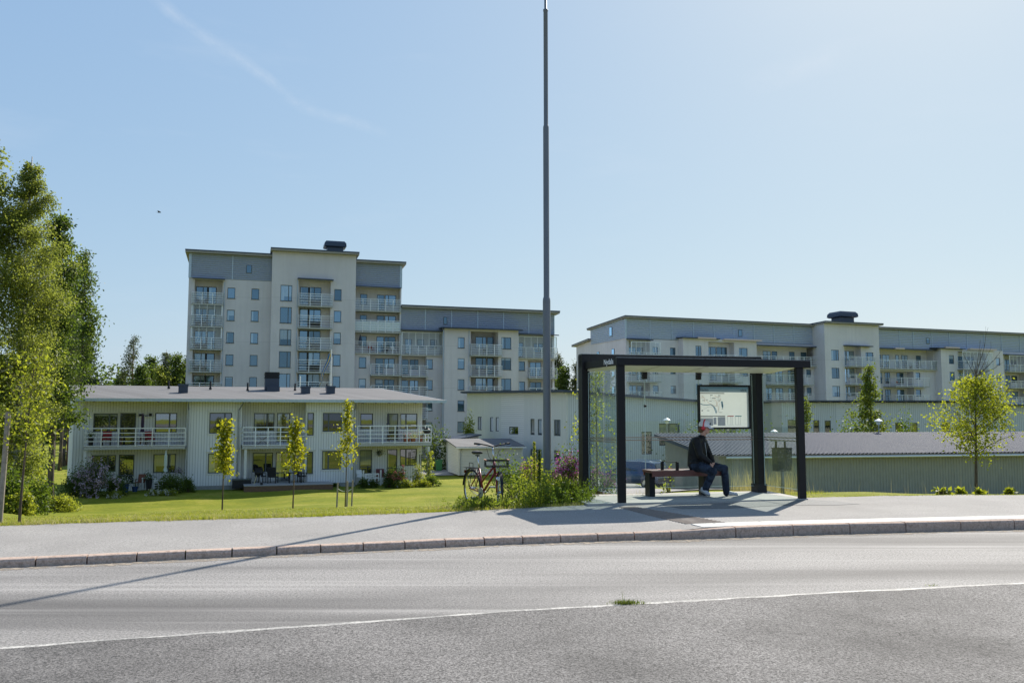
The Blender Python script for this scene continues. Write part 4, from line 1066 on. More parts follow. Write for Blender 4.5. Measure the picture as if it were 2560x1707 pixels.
# ---------------------------------------------------------------- garden sheds
FG = Facade(1147, 72.5, 14)
zS = CAM_H - (1185.6 - 1040) / F_PX * 72.5
wS = FG.hit(1306, 1150)[0]; zE = FG.hit(1160, 1119)[2]
Sh = thing('garden_shed', 'cream lap boarded garden shed with dark roof at the lawn end behind the bicycle', 'shed', (*FG.o, zS), FG.yaw)
HE = zE - zS
mb = MB(); LDS = 5.2
front(mb, 0, wS, 0, HE, 0, []); mb.quad((0, 0, 0), (0, LDS, 0), (0, LDS, HE + .42), (0, 0, HE)); mb.quad((wS, 0, 0), (wS, 0, HE), (wS, LDS, HE + .42), (wS, LDS, 0)); mb.quad((0, LDS, 0), (wS, LDS, 0), (wS, LDS, HE + .42), (0, LDS, HE + .42))
mb.build('wall', M['shed'], Sh)
MB().slab([(-.25, -.28, HE + .10), (wS + .25, -.28, HE + .10), (wS + .25, LDS + .2, HE + .62), (-.25, LDS + .2, HE + .62)], .10).build('roof', M['felt'], Sh)
MB().box(-.26, wS + .26, -.36, -.29, HE - .04, HE + .06).build('gutter', M['white'], Sh)
MB().box(-.06, wS + .06, -.04, LDS, -.4, .12).build('plinth', M['plinth'], Sh) if False else None
c = MB(); c.box(-.03, .12, -.03, -.004, 0, HE); c.box(wS - .12, wS + .03, -.03, -.004, 0, HE); c.build('corner_board', M['offwhite'], Sh)
c = MB(); c.tube([(.25, -.32, HE), (.22, -.2, HE - .2), (.12, -.08, HE - .35), (.12, -.08, .05)], .04, 6); c.build('drainpipe', M['steel'], Sh)
# the second shed behind it
a = at(1124, 1100, 80); b = at(1186, 1085, 80)
zb2 = terrain(a.x, 80)
S2_ = thing('garden_shed', 'beige shed with rising dark roof partly hidden behind the cream shed', 'shed', (a.x, 80, zb2), rad(14))
w2 = (b.x - a.x) / math.cos(rad(14)) + .4; h2a, h2b = a.z - zb2 - .15, b.z - zb2 - .15
mb = MB(); mb.prism([(0, 0), (w2, 0), (w2, h2b), (0, h2a)], 0, 5); mb.build('wall', M['shed'], S2_)
MB().slab([(-.3, -.3, h2a + .12), (w2 + .2, -.3, h2b + .14), (w2 + .2, 5.3, h2b + .14), (-.3, 5.3, h2a + .12)], .12).build('roof', M['navy'], S2_)
MB().box(w2 * .55, w2 * .60, -.02, .0, 0, h2b).box(w2 * .62, w2 * .95, -.015, .0, .1, h2b - .15).build('door', M['slab'], S2_)

# ---------------------------------------------------------------- garages at the right: corrugated walls and roof
FK = Facade(1795, 52, 11)
zEv = FK.hit(1795, 1134)[2]
zK = terrain(13.5, 51.5) - .3
Gr = thing('garage_row', 'long low garage of grey green corrugated sheet with dark blue ribbed roof', 'garage', (*FK.o, zK), FK.yaw)
LK, DK = 34.0, 8.8
rise = (at(1700, 1085, 60.5).z - zEv)
HK = zEv - zK
def corr(n, p, d):                          # trapezoid ribs as (along, out)
    out = []
    for i in range(n):
        out += [(i * p, 0), (i * p + p * .38, 0), (i * p + p * .5, d), (i * p + p * .88, d)]
    out.append((n * p, 0)); return out
P_ = corr(int(LK / .2), .2, .032); n = len(P_)
mb = MB(); mb.add([(x, -o, 0) for x, o in P_] + [(x, -o, HK - .1) for x, o in P_], [(i, i + 1, n + i + 1, n + i) for i in range(n - 1)])
P2 = corr(int(DK / .2), .2, .032); n = len(P2)
mb.add([(-o, x, 0) for x, o in P2] + [(-o, x, HK - .1 + rise * x / DK) for x, o in P2], [(i, i + 1, n + i + 1, n + i) for i in range(n - 1)])
mb.quad((0, DK, 0), (LK, DK, 0), (LK, DK, HK + rise - .1), (0, DK, HK + rise - .1)); mb.quad((LK, 0, 0), (LK, DK, 0), (LK, DK, HK + rise - .1), (LK, 0, HK - .1))
mb.build('wall', M['garage_wall'], Gr)
P_ = corr(int((LK + 1.2) / .27), .27, .045); n = len(P_)
mb = MB(); k = rise / DK
mb.add([(x - .7, -.5, HK + o - .5 * k) for x, o in P_] + [(x - .7, DK + .3, HK + o + rise + .3 * k) for x, o in P_], [(i, i + 1, n + i + 1, n + i) for i in range(n - 1)])
rf = mb.build('roof', M['garage_roof'], Gr)
MB().slab([(-.72, -.5, HK - .03 - .5 * k), (-.66, -.5, HK - .03 - .5 * k), (-.66, DK + .3, HK - .03 + rise + .3 * k), (-.72, DK + .3, HK - .03 + rise + .3 * k)], .2).build('verge_board', M['navy'], rf)
MB().box(-.5, LK, -.46, -.05, HK - .16, HK - .08).build('eaves', M['wood_grey'], rf)
g = MB(); g.tube([(.2, -.56, HK - .22), (LK, -.56, HK - .22)], .06, 8); g.build('gutter', M['white'], Gr)

# ---------------------------------------------------------------- grey long house behind the garages
FL = Facade(1953, 88, 3)
zL = -3.6
Lh = thing('terraced_house', 'long grey boarded house with flat eaves behind the corrugated garages', 'house', (*FL.o, zL), FL.yaw)
k6 = lambda x, y: (1960 + x * .31881, 760 + y * .31881)
zt = FL.hit(2100, 1006)[2]
wl = []
for x0, x1, yt, yb in ((30, 100, 905, 1090), (232, 280, 910, 1090), (322, 370, 912, 1090), (875, 935, 928, 1100), (990, 1050, 930, 1100), (1240, 1300, 925, 1100)):
    wl.append(rect(FL, k6, x0, x1, yt, yb, 0))
mb = MB(); LL = 33.0
xh0, xh1 = FL.hit(*k6(410, 800))[0], FL.hit(*k6(640, 800))[0]
def lseg(a, b, mat, y=0):
    q = MB(); front(q, a, b, zL, zt, y, [(r[0], r[1], r[2], r[3], .1, False) for r in wl if a < (r[0] + r[1]) / 2 < b]); return q.build('wall', mat, Lh, loc=(0, 0, -zL))
lseg(0, xh0, M['house3']); lseg(xh0, xh1, boards('grey_lap_boards', (0.60, 0.625, 0.64), .2, .15, 2, .72)); lseg(xh1, LL, M['house3'])
mb.quad((0, 0, zL), (0, 0, zt), (0, 10, zt), (0, 10, zL)); mb.quad((LL, 0, zL), (LL, 10, zL), (LL, 10, zt), (LL, 0, zt)); mb.quad((0, 10, zL), (0, 10, zt), (LL, 10, zt), (LL, 10, zL))
mb.build('wall', M['house3'], Lh, loc=(0, 0, -zL))
r_ = MB().slab([(-.5, -.6, zt + .22), (22.5, -.6, zt + .22), (22.5, 10.5, zt + .22), (-.5, 10.5, zt + .22)], .14).slab([(22.5, -.6, zt - .12), (LL + 3, -.6, zt - .40), (LL + 3, 10.5, zt - .40), (22.5, 10.5, zt - .12)], .14)
r_.build('roof', M['navy'], Lh, loc=(0, 0, -zL))
raf = MB()
for x in axis((.4, 22, 1.15)): raf.bar((x, -.5, zt + .02), (x, .02, zt + .02), .09, .12)
raf.build('rafter', M['wood_grey'], Lh, loc=(0, 0, -zL))
for a, b, c, d in wl: window(Lh, zL, a, b, c, d, .06, sill=False, pane='pane_house', frame='trim_grey', mull=(lerp(a, b, .5),) if b - a > 2.4 else ())

# ================================================================ BUS SHELTER
FSH = Facade(1554, 14.8, 13)
z0 = 0.153
k7 = lambda x, y: (1420 + x * .27421, 860 + y * .27421)
Bs = thing('bus_shelter', 'black framed glass bus shelter with a flat roof where a young person sits waiting', 'bus shelter', (*FSH.o, z0), FSH.yaw)
# light concrete pad under it
pad = MB(); pad.slab([(-.62, -.02, 0), (3.5, -.02, 0), (3.62, 1.62, 0), (-.62, 1.62, 0)], .12)
pad = structure('shelter_pad', pad, M['concrete'], 'pale concrete pad under the bus shelter', 'pad'); pad.location = (*FSH.o, z0 - .001); pad.rotation_euler.z = FSH.yaw
HF, HR = 2.47, 2.62
XR0, XR1, YR = -.22, 3.33, 1.29
def post(x, y, w, d, h):
    m_ = MB().box(x - w / 2, x + w / 2, y, y + d, -.02, h); p = m_.build('post', M['black'], Bs)
    bv = p.modifiers.new('b', 'BEVEL'); bv.width = .006; bv.segments = 2
    return p
post(0, 0, .135, .085, HF - .13); post(3.42, 0, .135, .085, HF - .13)
pa = post(XR0, YR, .15, .25, HR - .02); pb = post(XR1, YR, .15, .25, HR - .02)
for p, x in ((pa, XR0), (pb, XR1)):
    MB().box(x - .09, x + .09, YR - .02, YR + .27, -.02, .16 if x > 1 else .06).build('foot_plate', M['black_matt'], p)
    g = MB().box(x - .079, x + .079, YR - .004, YR + .254, 1.00, 1.012).box(x - .079, x + .079, YR - .004, YR + .254, 1.055, 1.067); g.build('band', M['black_matt'], p)
fb = MB().box(-.09, 3.62, -.03, .03, HF - .13, HF); fb = fb.build('front_beam', M['black'], Bs)
MB().box(-.09, 3.62, -.032, .032, HF, HF + .008).build('edge_trim', M['steel'], fb)
rb = MB().box(XR0 - .075, XR1 + .075, YR + .02, YR + .23, HR - .24, HR); rb = rb.build('rear_beam', M['black'], Bs)
MB().box(XR0 - .075, XR1 + .075, YR + .015, YR + .235, HR, HR + .008).build('edge_trim', M['steel'], rb)
sb = MB(); sb.add([(-.09, .03, HF - .13), (-.03, .03, HF - .13), (-.03, .03, HF), (-.09, .03, HF), (XR0 - .03, YR + .05, HF - .13), (XR0 + .03, YR + .05, HF - .13), (XR0 + .03, YR + .05, HF), (XR0 - .03, YR + .05, HF)],
                    [(0, 1, 2, 3), (7, 6, 5, 4), (0, 4, 5, 1), (1, 5, 6, 2), (2, 6, 7, 3), (3, 7, 4, 0)])
sb.build('side_beam', M['black'], Bs)
MB().box(3.56, 3.62, .03, YR + .1, HF - .13, HF).build('side_beam', M['black'], Bs)
roofp = plain('white_ceiling', (0.70, 0.72, 0.68), .5, 0, .04, 3)
rp = MB().slab([(-.05, .03, HF - .05), (3.56, .03, HF - .05), (3.56, YR + .02, HF - .12), (XR0 + .03, YR + .02, HF - .12)], .05)
rp.build('roof', roofp, Bs)
cj = MB()
for x in (.85, 1.75, 2.65): cj.bar((x, .05, HF - .104), (x, YR, HF - .174), .02, .006)
cj.build('ceiling_joint', M['offwhite'], Bs)
YG = YR + .15
jx = [FSH.hit(*k7(x, 800), YG)[0] for x in (703, 1197)]
edges = [XR0 + .08] + jx + [XR1 - .08]
glass = clear_glass('shelter_glass', (0.83, 0.92, 0.895), 0.065, 0.13)
gedge = plain('glass_edge', (0.55, 0.68, 0.64), .2)
stripe = plain('warning_stripe', (0.42, 0.31, 0.23), .5)
def pane(a, b, z1, z2, name='glass_pane'):
    (x0, y0), (x1, y1) = a, b
    p = MB().quad((x0, y0, z1), (x1, y1, z1), (x1, y1, z2), (x0, y0, z2)).build(name, glass, Bs)
    e = MB(); d = .008
    for q, r in (((x0, y0, z1), (x1, y1, z1)), ((x0, y0, z2), (x1, y1, z2)), ((x0, y0, z1), (x0, y0, z2)), ((x1, y1, z1), (x1, y1, z2))): e.bar(q, r, d)
    e.build('pane_edge', gedge, p)
    s = MB()
    n = Vector((-(y1 - y0), x1 - x0, 0)).normalized() * -.005
    for z in (1.015, 1.065):
        s.quad((x0 + n.x, y0 + n.y, z - .009), (x1 + n.x, y1 + n.y, z - .009), (x1 + n.x, y1 + n.y, z + .009), (x0 + n.x, y0 + n.y, z + .009))
    s.build('warning_stripe', stripe, p)
for a, b in zip(edges, edges[1:]): pane((a + .004, YG), (b - .004, YG), .12, HF - .20)
pane((-.06, .12), (XR0 + .04, YR - .02), .14, HF - .20); pane((3.47, .12), (XR1 + .05, YR - .02), .14, HF - .20)
cl = MB()
for x in jx:
    cl.box(x - .04, x + .04, YG - .05, YG + .04, HF - .30, HF - .09)
for x in jx: cl.ball((x, YG - .01, .155), (.035, .05, .035)); 
cl.ball((jx[0], YG - .02, 1.66), (.028, .04, .025))
cl.build('glass_clamp', M['black_matt'], Bs)
# name on the side beam and lettering helper
def lettering(text, size, mat, parent, mtx, name='lettering', ext=.002):
    cu = bpy.data.curves.new('t', 'FONT'); cu.body = text; cu.size = size; cu.extrude = ext; cu.align_x = 'LEFT'
    o = bpy.data.objects.new('t', cu); C.objects.link(o)
    bpy.context.view_layer.update()
    me = bpy.data.meshes.new_from_object(o.evaluated_get(bpy.context.evaluated_depsgraph_get()))
    bpy.data.objects.remove(o); bpy.data.curves.remove(cu)
    me.transform(mtx); me.materials.clear(); me.materials.append(mat)
    q = bpy.data.objects.new(name, me); C.objects.link(q); q.parent = parent
    return q
letw = plain('white_lettering', (0.95, 0.95, 0.95), .5, var=.01)
# side beam outer face runs from (-.09,.03) back to (XR0-.03, YR+.05); text reads from the rear towards the front corner
u = Vector((-.09 - (XR0 - .03), .03 - (YR + .05), 0)).normalized(); nrm = Vector((u.y, -u.x, 0))
if nrm.x > 0: nrm = -nrm
org = Vector((-.09, .03, HF - .098)) - u * .46 + nrm * .003
Mx = Matrix(((u.x, 0, nrm.x, org.x), (u.y, 0, nrm.y, org.y), (0, 1, 0, org.z), (0, 0, 0, 1)))
lettering('Nydala', .135, letw, Bs, Mx)

# map board behind the seat
a, b, c, d = rect(FSH, k7, 1185, 1660, 373, 774, YG - .06)
mz = z0
Mb = thing('route_map', 'framed route map board hanging inside the glass behind the seated person', 'map board', (*FSH.world((a + b) / 2, YG - .06), c), FSH.yaw)
w, h = b - a, d - c; t = .035
f = MB().box(-w / 2, -w / 2 + t, -.03, .03, 0, h).box(w / 2 - t, w / 2, -.03, .03, 0, h).box(-w / 2 + t, w / 2 - t, -.03, .03, h - t, h).box(-w / 2 + t, w / 2 - t, -.03, .03, 0, t)
f.build('frame', M['black'], Mb)
pt = NT('map_paper'); pn = pt.mix(pt.noise(pt.coord(), 5, 4, .6, 1.0), (.74, .74, .72), (.85, .85, .83)); ptr = pt.node('BsdfTranslucent'); pt.link(pn, ptr.inputs[0]); pms = pt.node('MixShader'); pms.inputs[0].default_value = .45; pt.link(pt.principled(pn, .6, spec=.2), pms.inputs[1]); pt.link(ptr.outputs[0], pms.inputs[2]); paper = pt.done(pms.outputs[0])
iw, ih = w - 2 * t, h - 2 * t
MB().quad((-iw / 2, -.012, t), (iw / 2, -.012, t), (iw / 2, -.012, h - t), (-iw / 2, -.012, h - t)).build('poster', paper, Mb)
hw = NT('header_blue'); g_ = hw.sep(hw.coord('Generated'))[2]; hdr = hw.done(hw.principled(hw.mix(g_, (0.42, 0.55, 0.58), (0.10, 0.26, 0.36)), .5))
L = lambda x0, x1, y0, y1: (-iw / 2 + x0 * iw, -iw / 2 + x1 * iw, t + (1 - y1) * ih, t + (1 - y0) * ih)
def flat(name, items, mat, dy=-.0145):
    mb = MB()
    for x0, x1, y0, y1 in items:
        p, q, r, s = L(x0, x1, y0, y1); mb.box(p, q, dy, -.0125, r, s)
    return mb.build(name, mat, Mb)
flat('header', [(.004, .996, .004, .135)], hdr)
ink = plain('dark_ink', (0.03, 0.045, 0.07), .6); blue = plain('water_ink', (0.16, 0.36, 0.46), .6); redi = plain('red_ink', (0.60, 0.06, 0.07), .6); teal = plain('teal_ink', (0.07, 0.33, 0.38), .6)
grey = plain('pale_ink', (0.48, 0.50, 0.52), .6); orange = plain('orange_ink', (0.62, 0.30, 0.16), .6)
flat('rule', [(.01, .50, .155, .172), (.01, .51, .715, .732), (.01, .26, .752, .765), (.83, .985, .13, .134)], ink)
flat('table_rule_red', [(.555, .685, .715, .735)], redi); flat('table_rule_teal', [(.715, .845, .715, .735)], teal)
flat('table_column', [(x, x + .005, .735, .94) for x in (.555, .62, .65, .715, .78, .815)] + [(.555, .685, .937, .942), (.715, .845, .937, .942)], grey)
flat('table_block', [(.01, .26, .78, .96), (.27, .33, .76, .93), (.355, .51, .745, .96)], plain('table_tint', (.56, .57, .56), .6), -.0138)
flat('text_line', [(.02, .02 + .04 + .18 * ((i * 37) % 10) / 10, .80 + i * .022, .807 + i * .022) for i in range(7)] + [(.275, .32, .77 + i * .02, .776 + i * .02) for i in range(8)] + [(.365, .5, .79 + i * .024, .796 + i * .024) for i in range(6)], grey, -.0142)
flat('stop_name', [(.21, .26, .205, .217), (.375, .42, .212, .224), (.245, .32, .275, .287), (.12, .165, .318, .328), (.05, .10, .335, .345), (.19, .24, .352, .362), (.36, .41, .335, .345), (.14, .19, .585, .595), (.38, .45, .63, .638), (.44, .47, .55, .558), (.03, .055, .58, .60)], ink)
def line(name, pts, mat, wd, dy=-.0150):
    mb = MB()
    for (x0, y0), (x1, y1) in zip(pts, pts[1:]):
        p, q = L(x0, x0, y0, y0), L(x1, x1, y1, y1); mb.bar((p[0], dy, p[2]), (q[0], dy, q[2]), .002, wd, up=(0, 0, 1) if abs(q[0] - p[0]) > abs(q[2] - p[2]) else (1, 0, 0))
    return mb.build(name, mat, Mb)
line('river', [(.01, .42), (.06, .445), (.14, .45), (.22, .44), (.27, .48), (.30, .56), (.325, .655)], blue, .014); line('river', [(.27, .48), (.31, .53), (.335, .60), (.325, .655)], blue, .012)
line('lake', [(.445, .36), (.452, .42), (.46, .50)], blue, .032); line('lake', [(.452, .40), (.448, .47), (.462, .53)], blue, .022)
for pts in ([(.13, .34), (.20, .42), (.27, .46), (.345, .475)], [(.345, .475), (.36, .38), (.41, .36), (.42, .28)], [(.04, .22), (.10, .30), (.10, .38)], [(.345, .475), (.33, .34), (.28, .30)], [(.36, .46), (.375, .55), (.36, .64)], [(.02, .27), (.09, .27)], [(.30, .22), (.35, .26), (.41, .25)]):
    line('bus_line', pts, orange, .004)
for pts in ([(.05, .58), (.16, .50), (.25, .49), (.345, .475)], [(.22, .21), (.22, .30), (.30, .36)], [(.38, .20), (.37, .30), (.43, .33)], [(.03, .22), (.09, .22)], [(.39, .42), (.385, .6)]):
    line('bus_line', pts, grey, .004)
my = Matrix(((1, 0, 0, 0), (0, 0, 1, 0), (0, 1, 0, 0), (0, 0, 0, 1)))
fx = Matrix(((1, 0, 0, 0), (0, 0, -1, 0), (0, 1, 0, 0), (0, 0, 0, 1)))
p = L(.012, 0, .105, 0)
lettering('Nydala', .062, ink, Mb, Matrix.Translation((L(.012, .1, 0, 0)[0], -.0155, L(0, 0, .105, .105)[2])) @ fx, ext=.0005)
lettering('ultra', .066, ink, Mb, Matrix.Translation((L(.835, .9, 0, 0)[0], -.0155, L(0, 0, .105, .105)[2])) @ fx, ext=.0005)

# bench
bx0 = FSH.hit(*k7(700, 1140), 1.2)[0]; bx1 = FSH.hit(*k7(1385, 1160), 1.0)[0]
zs = .475
Be = thing('bench', 'dark red planked bench with black legs inside the bus shelter', 'bench', (*FSH.world((bx0 + bx1) / 2, 1.08), z0), FSH.yaw)
bw = bx1 - bx0
sm = MB()
for i in range(5): sm.box(-bw / 2, bw / 2, -.23 + i * .094, -.23 + i * .094 + .088, zs - .045, zs)
sm.box(-bw / 2 + .01, bw / 2 - .01, -.225, -.20, zs - .11, zs - .046).box(-bw / 2 + .01, bw / 2 - .01, .20, .225, zs - .11, zs - .046)
sm.build('seat', M['wood_red'], Be)
for px in (748, 1238):
    x = FSH.hit(*k7(px, 1280), 1.08)[0] - (bx0 + bx1) / 2
    MB().box(x - .055, x + .055, -.11, .11, -.0, zs - .05).build('leg', M['black'], Be)
xa = FSH.hit(*k7(925, 1100), 1.08)[0] - (bx0 + bx1) / 2
am = MB().box(xa - .16, xa - .12, -.02, .04, zs, zs + .15).box(xa + .06, xa + .10, -.2, -.14, zs, zs + .15)
am.bar((xa - .14, .01, zs + .155), (xa + .08, -.17, zs + .155), .05, .012); am.build('armrest', M['black'], Be)

# ---------------------------------------------------------------- seated person
PB = at(1660 + 545 * .15306, 1020 + 1000 * .15306, 16.15)
Pe = thing('person', 'young person in black jacket, jeans and white cap with red headphones sitting on the bench', 'person', PB)
def P(cx, cy, Y=16.15): return at(1660 + cx * .15306, 1020 + cy * .15306, Y) - PB
def chain(mb, pts, r, n=12):
    mb.tube(pts, r, n)
    for p, q in zip(pts, r):
        q = q if isinstance(q, (int, float)) else min(q)
        mb.ball(p, q * 1.0, 12, 8)
# joints (near side = right body side, towards the road)
hipN, hipF = P(545, 935, 16.05), P(560, 915, 16.30)
kneeN, kneeF = P(805, 1035, 15.74), P(985, 985, 16.12)
ankN, ankF = P(668, 1335, 15.90), P(1018, 1352, 16.05)
shN, shF = P(530, 545, 15.98), P(640, 560, 16.33)
elN, elF = P(590, 770, 15.88), P(735, 760, 16.22)
wrN, wrF = P(745, 880, 15.86), P(795, 862, 16.02)
pelv, waist, chest, neck0 = P(535, 930), P(540, 800), P(575, 610), P(625, 470)
head = P(668, 318, 16.12)
def face_dir():
    return Vector((.93, -.36, -.12)).normalized()
fd = face_dir(); upv = Vector((.12, -.03, 1)).normalized(); sd = fd.cross(upv).normalized(); upv = sd.cross(fd).normalized()
HM = Matrix((fd, sd, upv)).transposed()               # head axes: x forward, y to the near side (right), z up
def H(x, y, z): return head + HM @ Vector((x, y, z))
# body: one continuous skin
b = MB()
chain(b, [pelv, waist, chest, P(600, 520)], [.125, .115, .13, .085])
chain(b, [P(600, 530), neck0, head + Vector((-.02, 0, -.07))], [.062, .054, .055])
for h_, k_, a_, s_, e_, w_ in ((hipN, kneeN, ankN, shN, elN, wrN), (hipF, kneeF, ankF, shF, elF, wrF)):
    chain(b, [h_, h_.lerp(k_, .5), k_, k_.lerp(a_, .4), a_], [.08, .07, .052, .052, .036])
    chain(b, [P(600, 545, 16.12), s_, e_, w_], [.06, .05, .038, .026])
hd = lambda c, r: b.ball(head + HM @ Vector(c), r, 16, 12, HM)
hd((-.012, 0, .03), (.098, .075, .105)); hd((.022, 0, -.045), (.068, .058, .075)); hd((.058, 0, -.088), (.024, .026, .022)); hd((.02, 0, -.075), (.055, .05, .04))
hd((.092, 0, -.018), (.024, .012, .016)); hd((.086, 0, .0), (.012, .009, .026)); hd((.080, 0, -.060), (.014, .022, .007)); hd((.078, 0, -.071), (.013, .018, .007))
hd((.076, 0, .026), (.018, .05, .014))
for s in (-1, 1): hd((-.012, .076 * s, -.012), (.022, .010, .032))
# hands with five fingers, lightly folded together between the knees
def hand(mb, wr, d, out, curl):
    d = d.normalized(); pn = out.normalized(); sdv = d.cross(pn).normalized()
    palm = wr + d * .045
    mb.tube([wr - d * .01, wr + d * .03, wr + d * .075], [(.024, .017), (.038, .016), (.036, .013)], 10)
    for i, L_ in enumerate((.062, .072, .068, .054)):
        o = sdv * (-.027 + .018 * i)
        k0 = wr + d * .078 + o
        k1 = k0 + (d * .85 - pn * curl * .55).normalized() * L_ * .5
        k2_ = k1 + (d * .55 - pn * curl).normalized() * L_ * .3
        k3_ = k2_ + (d * .3 - pn * curl).normalized() * L_ * .22
        mb.tube([k0 - d * .02, k0, k1, k2_, k3_], [.0085, .0092, .0082, .0075, .006], 8)
    t0 = wr + d * .022 - sdv * .030
    mb.tube([t0, t0 + (d * .6 - sdv * .7).normalized() * .032, t0 + (d * .9 - sdv * .25 - pn * .3).normalized() * .062], [.011, .0098, .007], 8)
hand(b, wrN, P(790, 985, 15.84) - P(752, 895, 15.86), Vector((.25, -.95, .2)), .75)
hand(b, wrF, P(800, 975, 15.93) - P(795, 880, 16.02), Vector((.85, -.4, .2)), .8)
remeshed('body', b, M['skin'], Pe, .0062, 3, .45)
# jacket
def cloth(name, col, rough=.75, sc=16, amt=.5):
    t = NT(name); v = t.coord(); n = t.noise(v, sc, 4, .6, .8); m_ = t.noise(v, 130, 2)
    return t.done(t.principled(t.mix(n, tuple(x * .7 for x in col), tuple(x * 1.3 for x in col)), rough, spec=.35, normal=t.bump(t.math('ADD', n, t.math('MULTIPLY', m_, .1)), amt, .03)))
j = MB()
j.tube([P(520, 955), P(522, 850), P(530, 740), P(560, 620), P(590, 540), P(612, 490)], [(.155, .155), (.158, .155), (.158, .16), (.165, .175), (.14, .165), (.085, .09)], 18)
j.tube([P(606, 520, 16.12), P(625, 450, 16.13)], [.085, .070], 14)
for s_, e_, w_ in ((shN, elN, wrN), (shF, elF, wrF)):
    chain(j, [P(595, 540, 16.14), s_, s_.lerp(e_, .5), e_, e_.lerp(w_, .55), w_ + (w_ - e_).normalized() * .012], [.095, .082, .074, .067, .058, .042])
j.ball(P(540, 890, 16.1), (.165, .17, .09)); j.ball(P(560, 640), (.15, .18, .15))
jk = remeshed('jacket', j, cloth('black_jacket', (.006, .006, .007), .6, 9, .8), Pe, .011, 2, .5)
zp = MB(); zp.tube([P(668, 560, 15.98), P(690, 700, 15.96), P(700, 850, 15.95)], .006, 6)
zp.build('zip', M['steel'], jk)
# jeans
def denim():
    t = NT('denim'); v = t.coord(); n = t.noise(v, 7, 4, .6, .6); m_ = t.noise(v, 200, 2)
    c = t.mix(t.ramp(n, [(.42, 0), (.66, 1)]), (.010, .015, .027), (.042, .062, .098)); c = t.mix(t.math('MULTIPLY', m_, .2), c, (.08, .095, .12))
    return t.done(t.principled(c, .85, spec=.2, normal=t.bump(n, .6, .03)))
j = MB(); dm = denim()
for h_, k_, a_ in ((hipN, kneeN, ankN), (hipF, kneeF, ankF)):
    chain(j, [h_, h_.lerp(k_, .3), h_.lerp(k_, .65), k_, k_.lerp(a_, .3), k_.lerp(a_, .7), a_ + (a_ - k_).normalized() * .03], [.105, .098, .088, .076, .070, .068, .064])
j.ball(P(530, 940, 16.1), (.15, .185, .125)); j.ball(P(520, 965, 16.2), (.13, .15, .10))
remeshed('jeans', j, dm, Pe, .011, 2, .5)
# trainers
sole = plain('shoe_sole', (.34, .32, .28), .7); shoe = plain('grey_trainer', (.50, .51, .53), .6, 0, .1)
def trainer(heel, toe, ank):
    s = MB(); d = (toe - heel); L_ = d.length; d /= L_; up_ = Vector((0, 0, 1)); 
    up_ = (up_ - d * up_.dot(d)).normalized()
    s.tube([heel, heel + d * L_ * .18, heel + d * L_ * .45, heel + d * L_ * .72, heel + d * L_ * .92, toe + d * .005],
           [(.030, .032), (.040, .046), (.040, .044), (.048, .034), (.040, .026), (.016, .014)], 14)
    s.tube([ank + Vector((0, 0, .02)), heel.lerp(toe, .22) + up_ * .01], [.046, .044], 12); s.ball(heel + d * .02 + up_ * .015, .040)
    o = remeshed('shoe', s, shoe, Pe, .008, 3, .5)
    q = MB(); a, e = heel - up_ * .040 - d * .012, toe - up_ * .026 + d * .008
    pts = [a, a + d * L_ * .25, a.lerp(e, .55), a.lerp(e, .8), e]
    sdv = d.cross(up_)
    ws = [.028, .036, .036, .046, .018]
    vs = []
    for p, w_ in zip(pts, ws): vs += [p - sdv * w_, p + sdv * w_, p + sdv * w_ + up_ * .024, p - sdv * w_ + up_ * .024]
    q.add(vs, [(i * 4 + k_, i * 4 + (k_ + 1) % 4, i * 4 + 4 + (k_ + 1) % 4, i * 4 + 4 + k_) for i in range(4) for k_ in range(4)] + [(3, 2, 1, 0), (16, 17, 18, 19)])
    q.build('sole', sole, o)
zf = z0 - PB.z
hN, tN = P(612, 1330, 15.92), P(745, 1415, 15.80); tN.z = zf + .045; hN.z = zf + .14
trainer(hN, tN, ankN)
hF_, tF = P(990, 1400, 16.06), P(1200, 1395, 15.98); tF.z = zf + .040; hF_.z = zf + .062
trainer(hF_, tF, ankF)
# hair, cap, headphones, glasses
hair = MB()
for c_, r_ in (((-.065, 0, -.025), (.052, .078, .075)), ((-.045, .05, -.04), (.045, .032, .06)), ((-.045, -.05, -.04), (.045, .032, .06)), ((.0, .068, -.015), (.028, .012, .035)), ((.0, -.068, -.015), (.028, .012, .035)), ((-.085, 0, -.06), (.04, .06, .05))):
    hair.ball(head + HM @ Vector(c_), r_, 14, 10, HM)
remeshed('hair', hair, cloth('brown_hair', (.16, .085, .045), .6, 30, .8), Pe, .008, 2, .5)
cap = MB(); n_, k_ = 22, 9
vs = []
for i in range(k_ + 1):
    t_ = (math.pi / 2) * i / k_
    for q in range(n_):
        a_ = 2 * math.pi * q / n_; vs.append(H(-.008 + .113 * math.sin(t_) * math.cos(a_), .092 * math.sin(t_) * math.sin(a_), .032 + .105 * math.cos(t_) ** .8))
for q in range(n_): 
    a_ = 2 * math.pi * q / n_; vs.append(H(-.008 + .111 * math.cos(a_), .091 * math.sin(a_), .018))
cap.add(vs, [(i * n_ + q, i * n_ + (q + 1) % n_, (i + 1) * n_ + (q + 1) % n_, (i + 1) * n_ + q) for i in range(k_ + 1) for q in range(n_)])
capm = plain('white_cap', (.72, .72, .74), .75, 0, .06, 20)
cp = cap.build('cap', capm, Pe, smooth=True)
br = MB(); rows = []
for i in range(7):
    f_ = i / 6; a_ = lerp(-1.05, 1.05, f_)
    inn = (-.008 + .110 * math.cos(a_), .090 * math.sin(a_), .026); ext_ = (inn[0] + .082 * math.cos(a_ * .8) ** .7, inn[1] * 1.02, .026 - .028 - .012 * abs(math.sin(a_)))
    rows.append((inn, ext_))
vs = [H(*p) for r in rows for p in r] + [H(p[0], p[1], p[2] - .008) for r in rows for p in r]
br.add(vs[:14], [(i * 2, i * 2 + 1, i * 2 + 3, i * 2 + 2) for i in range(6)])
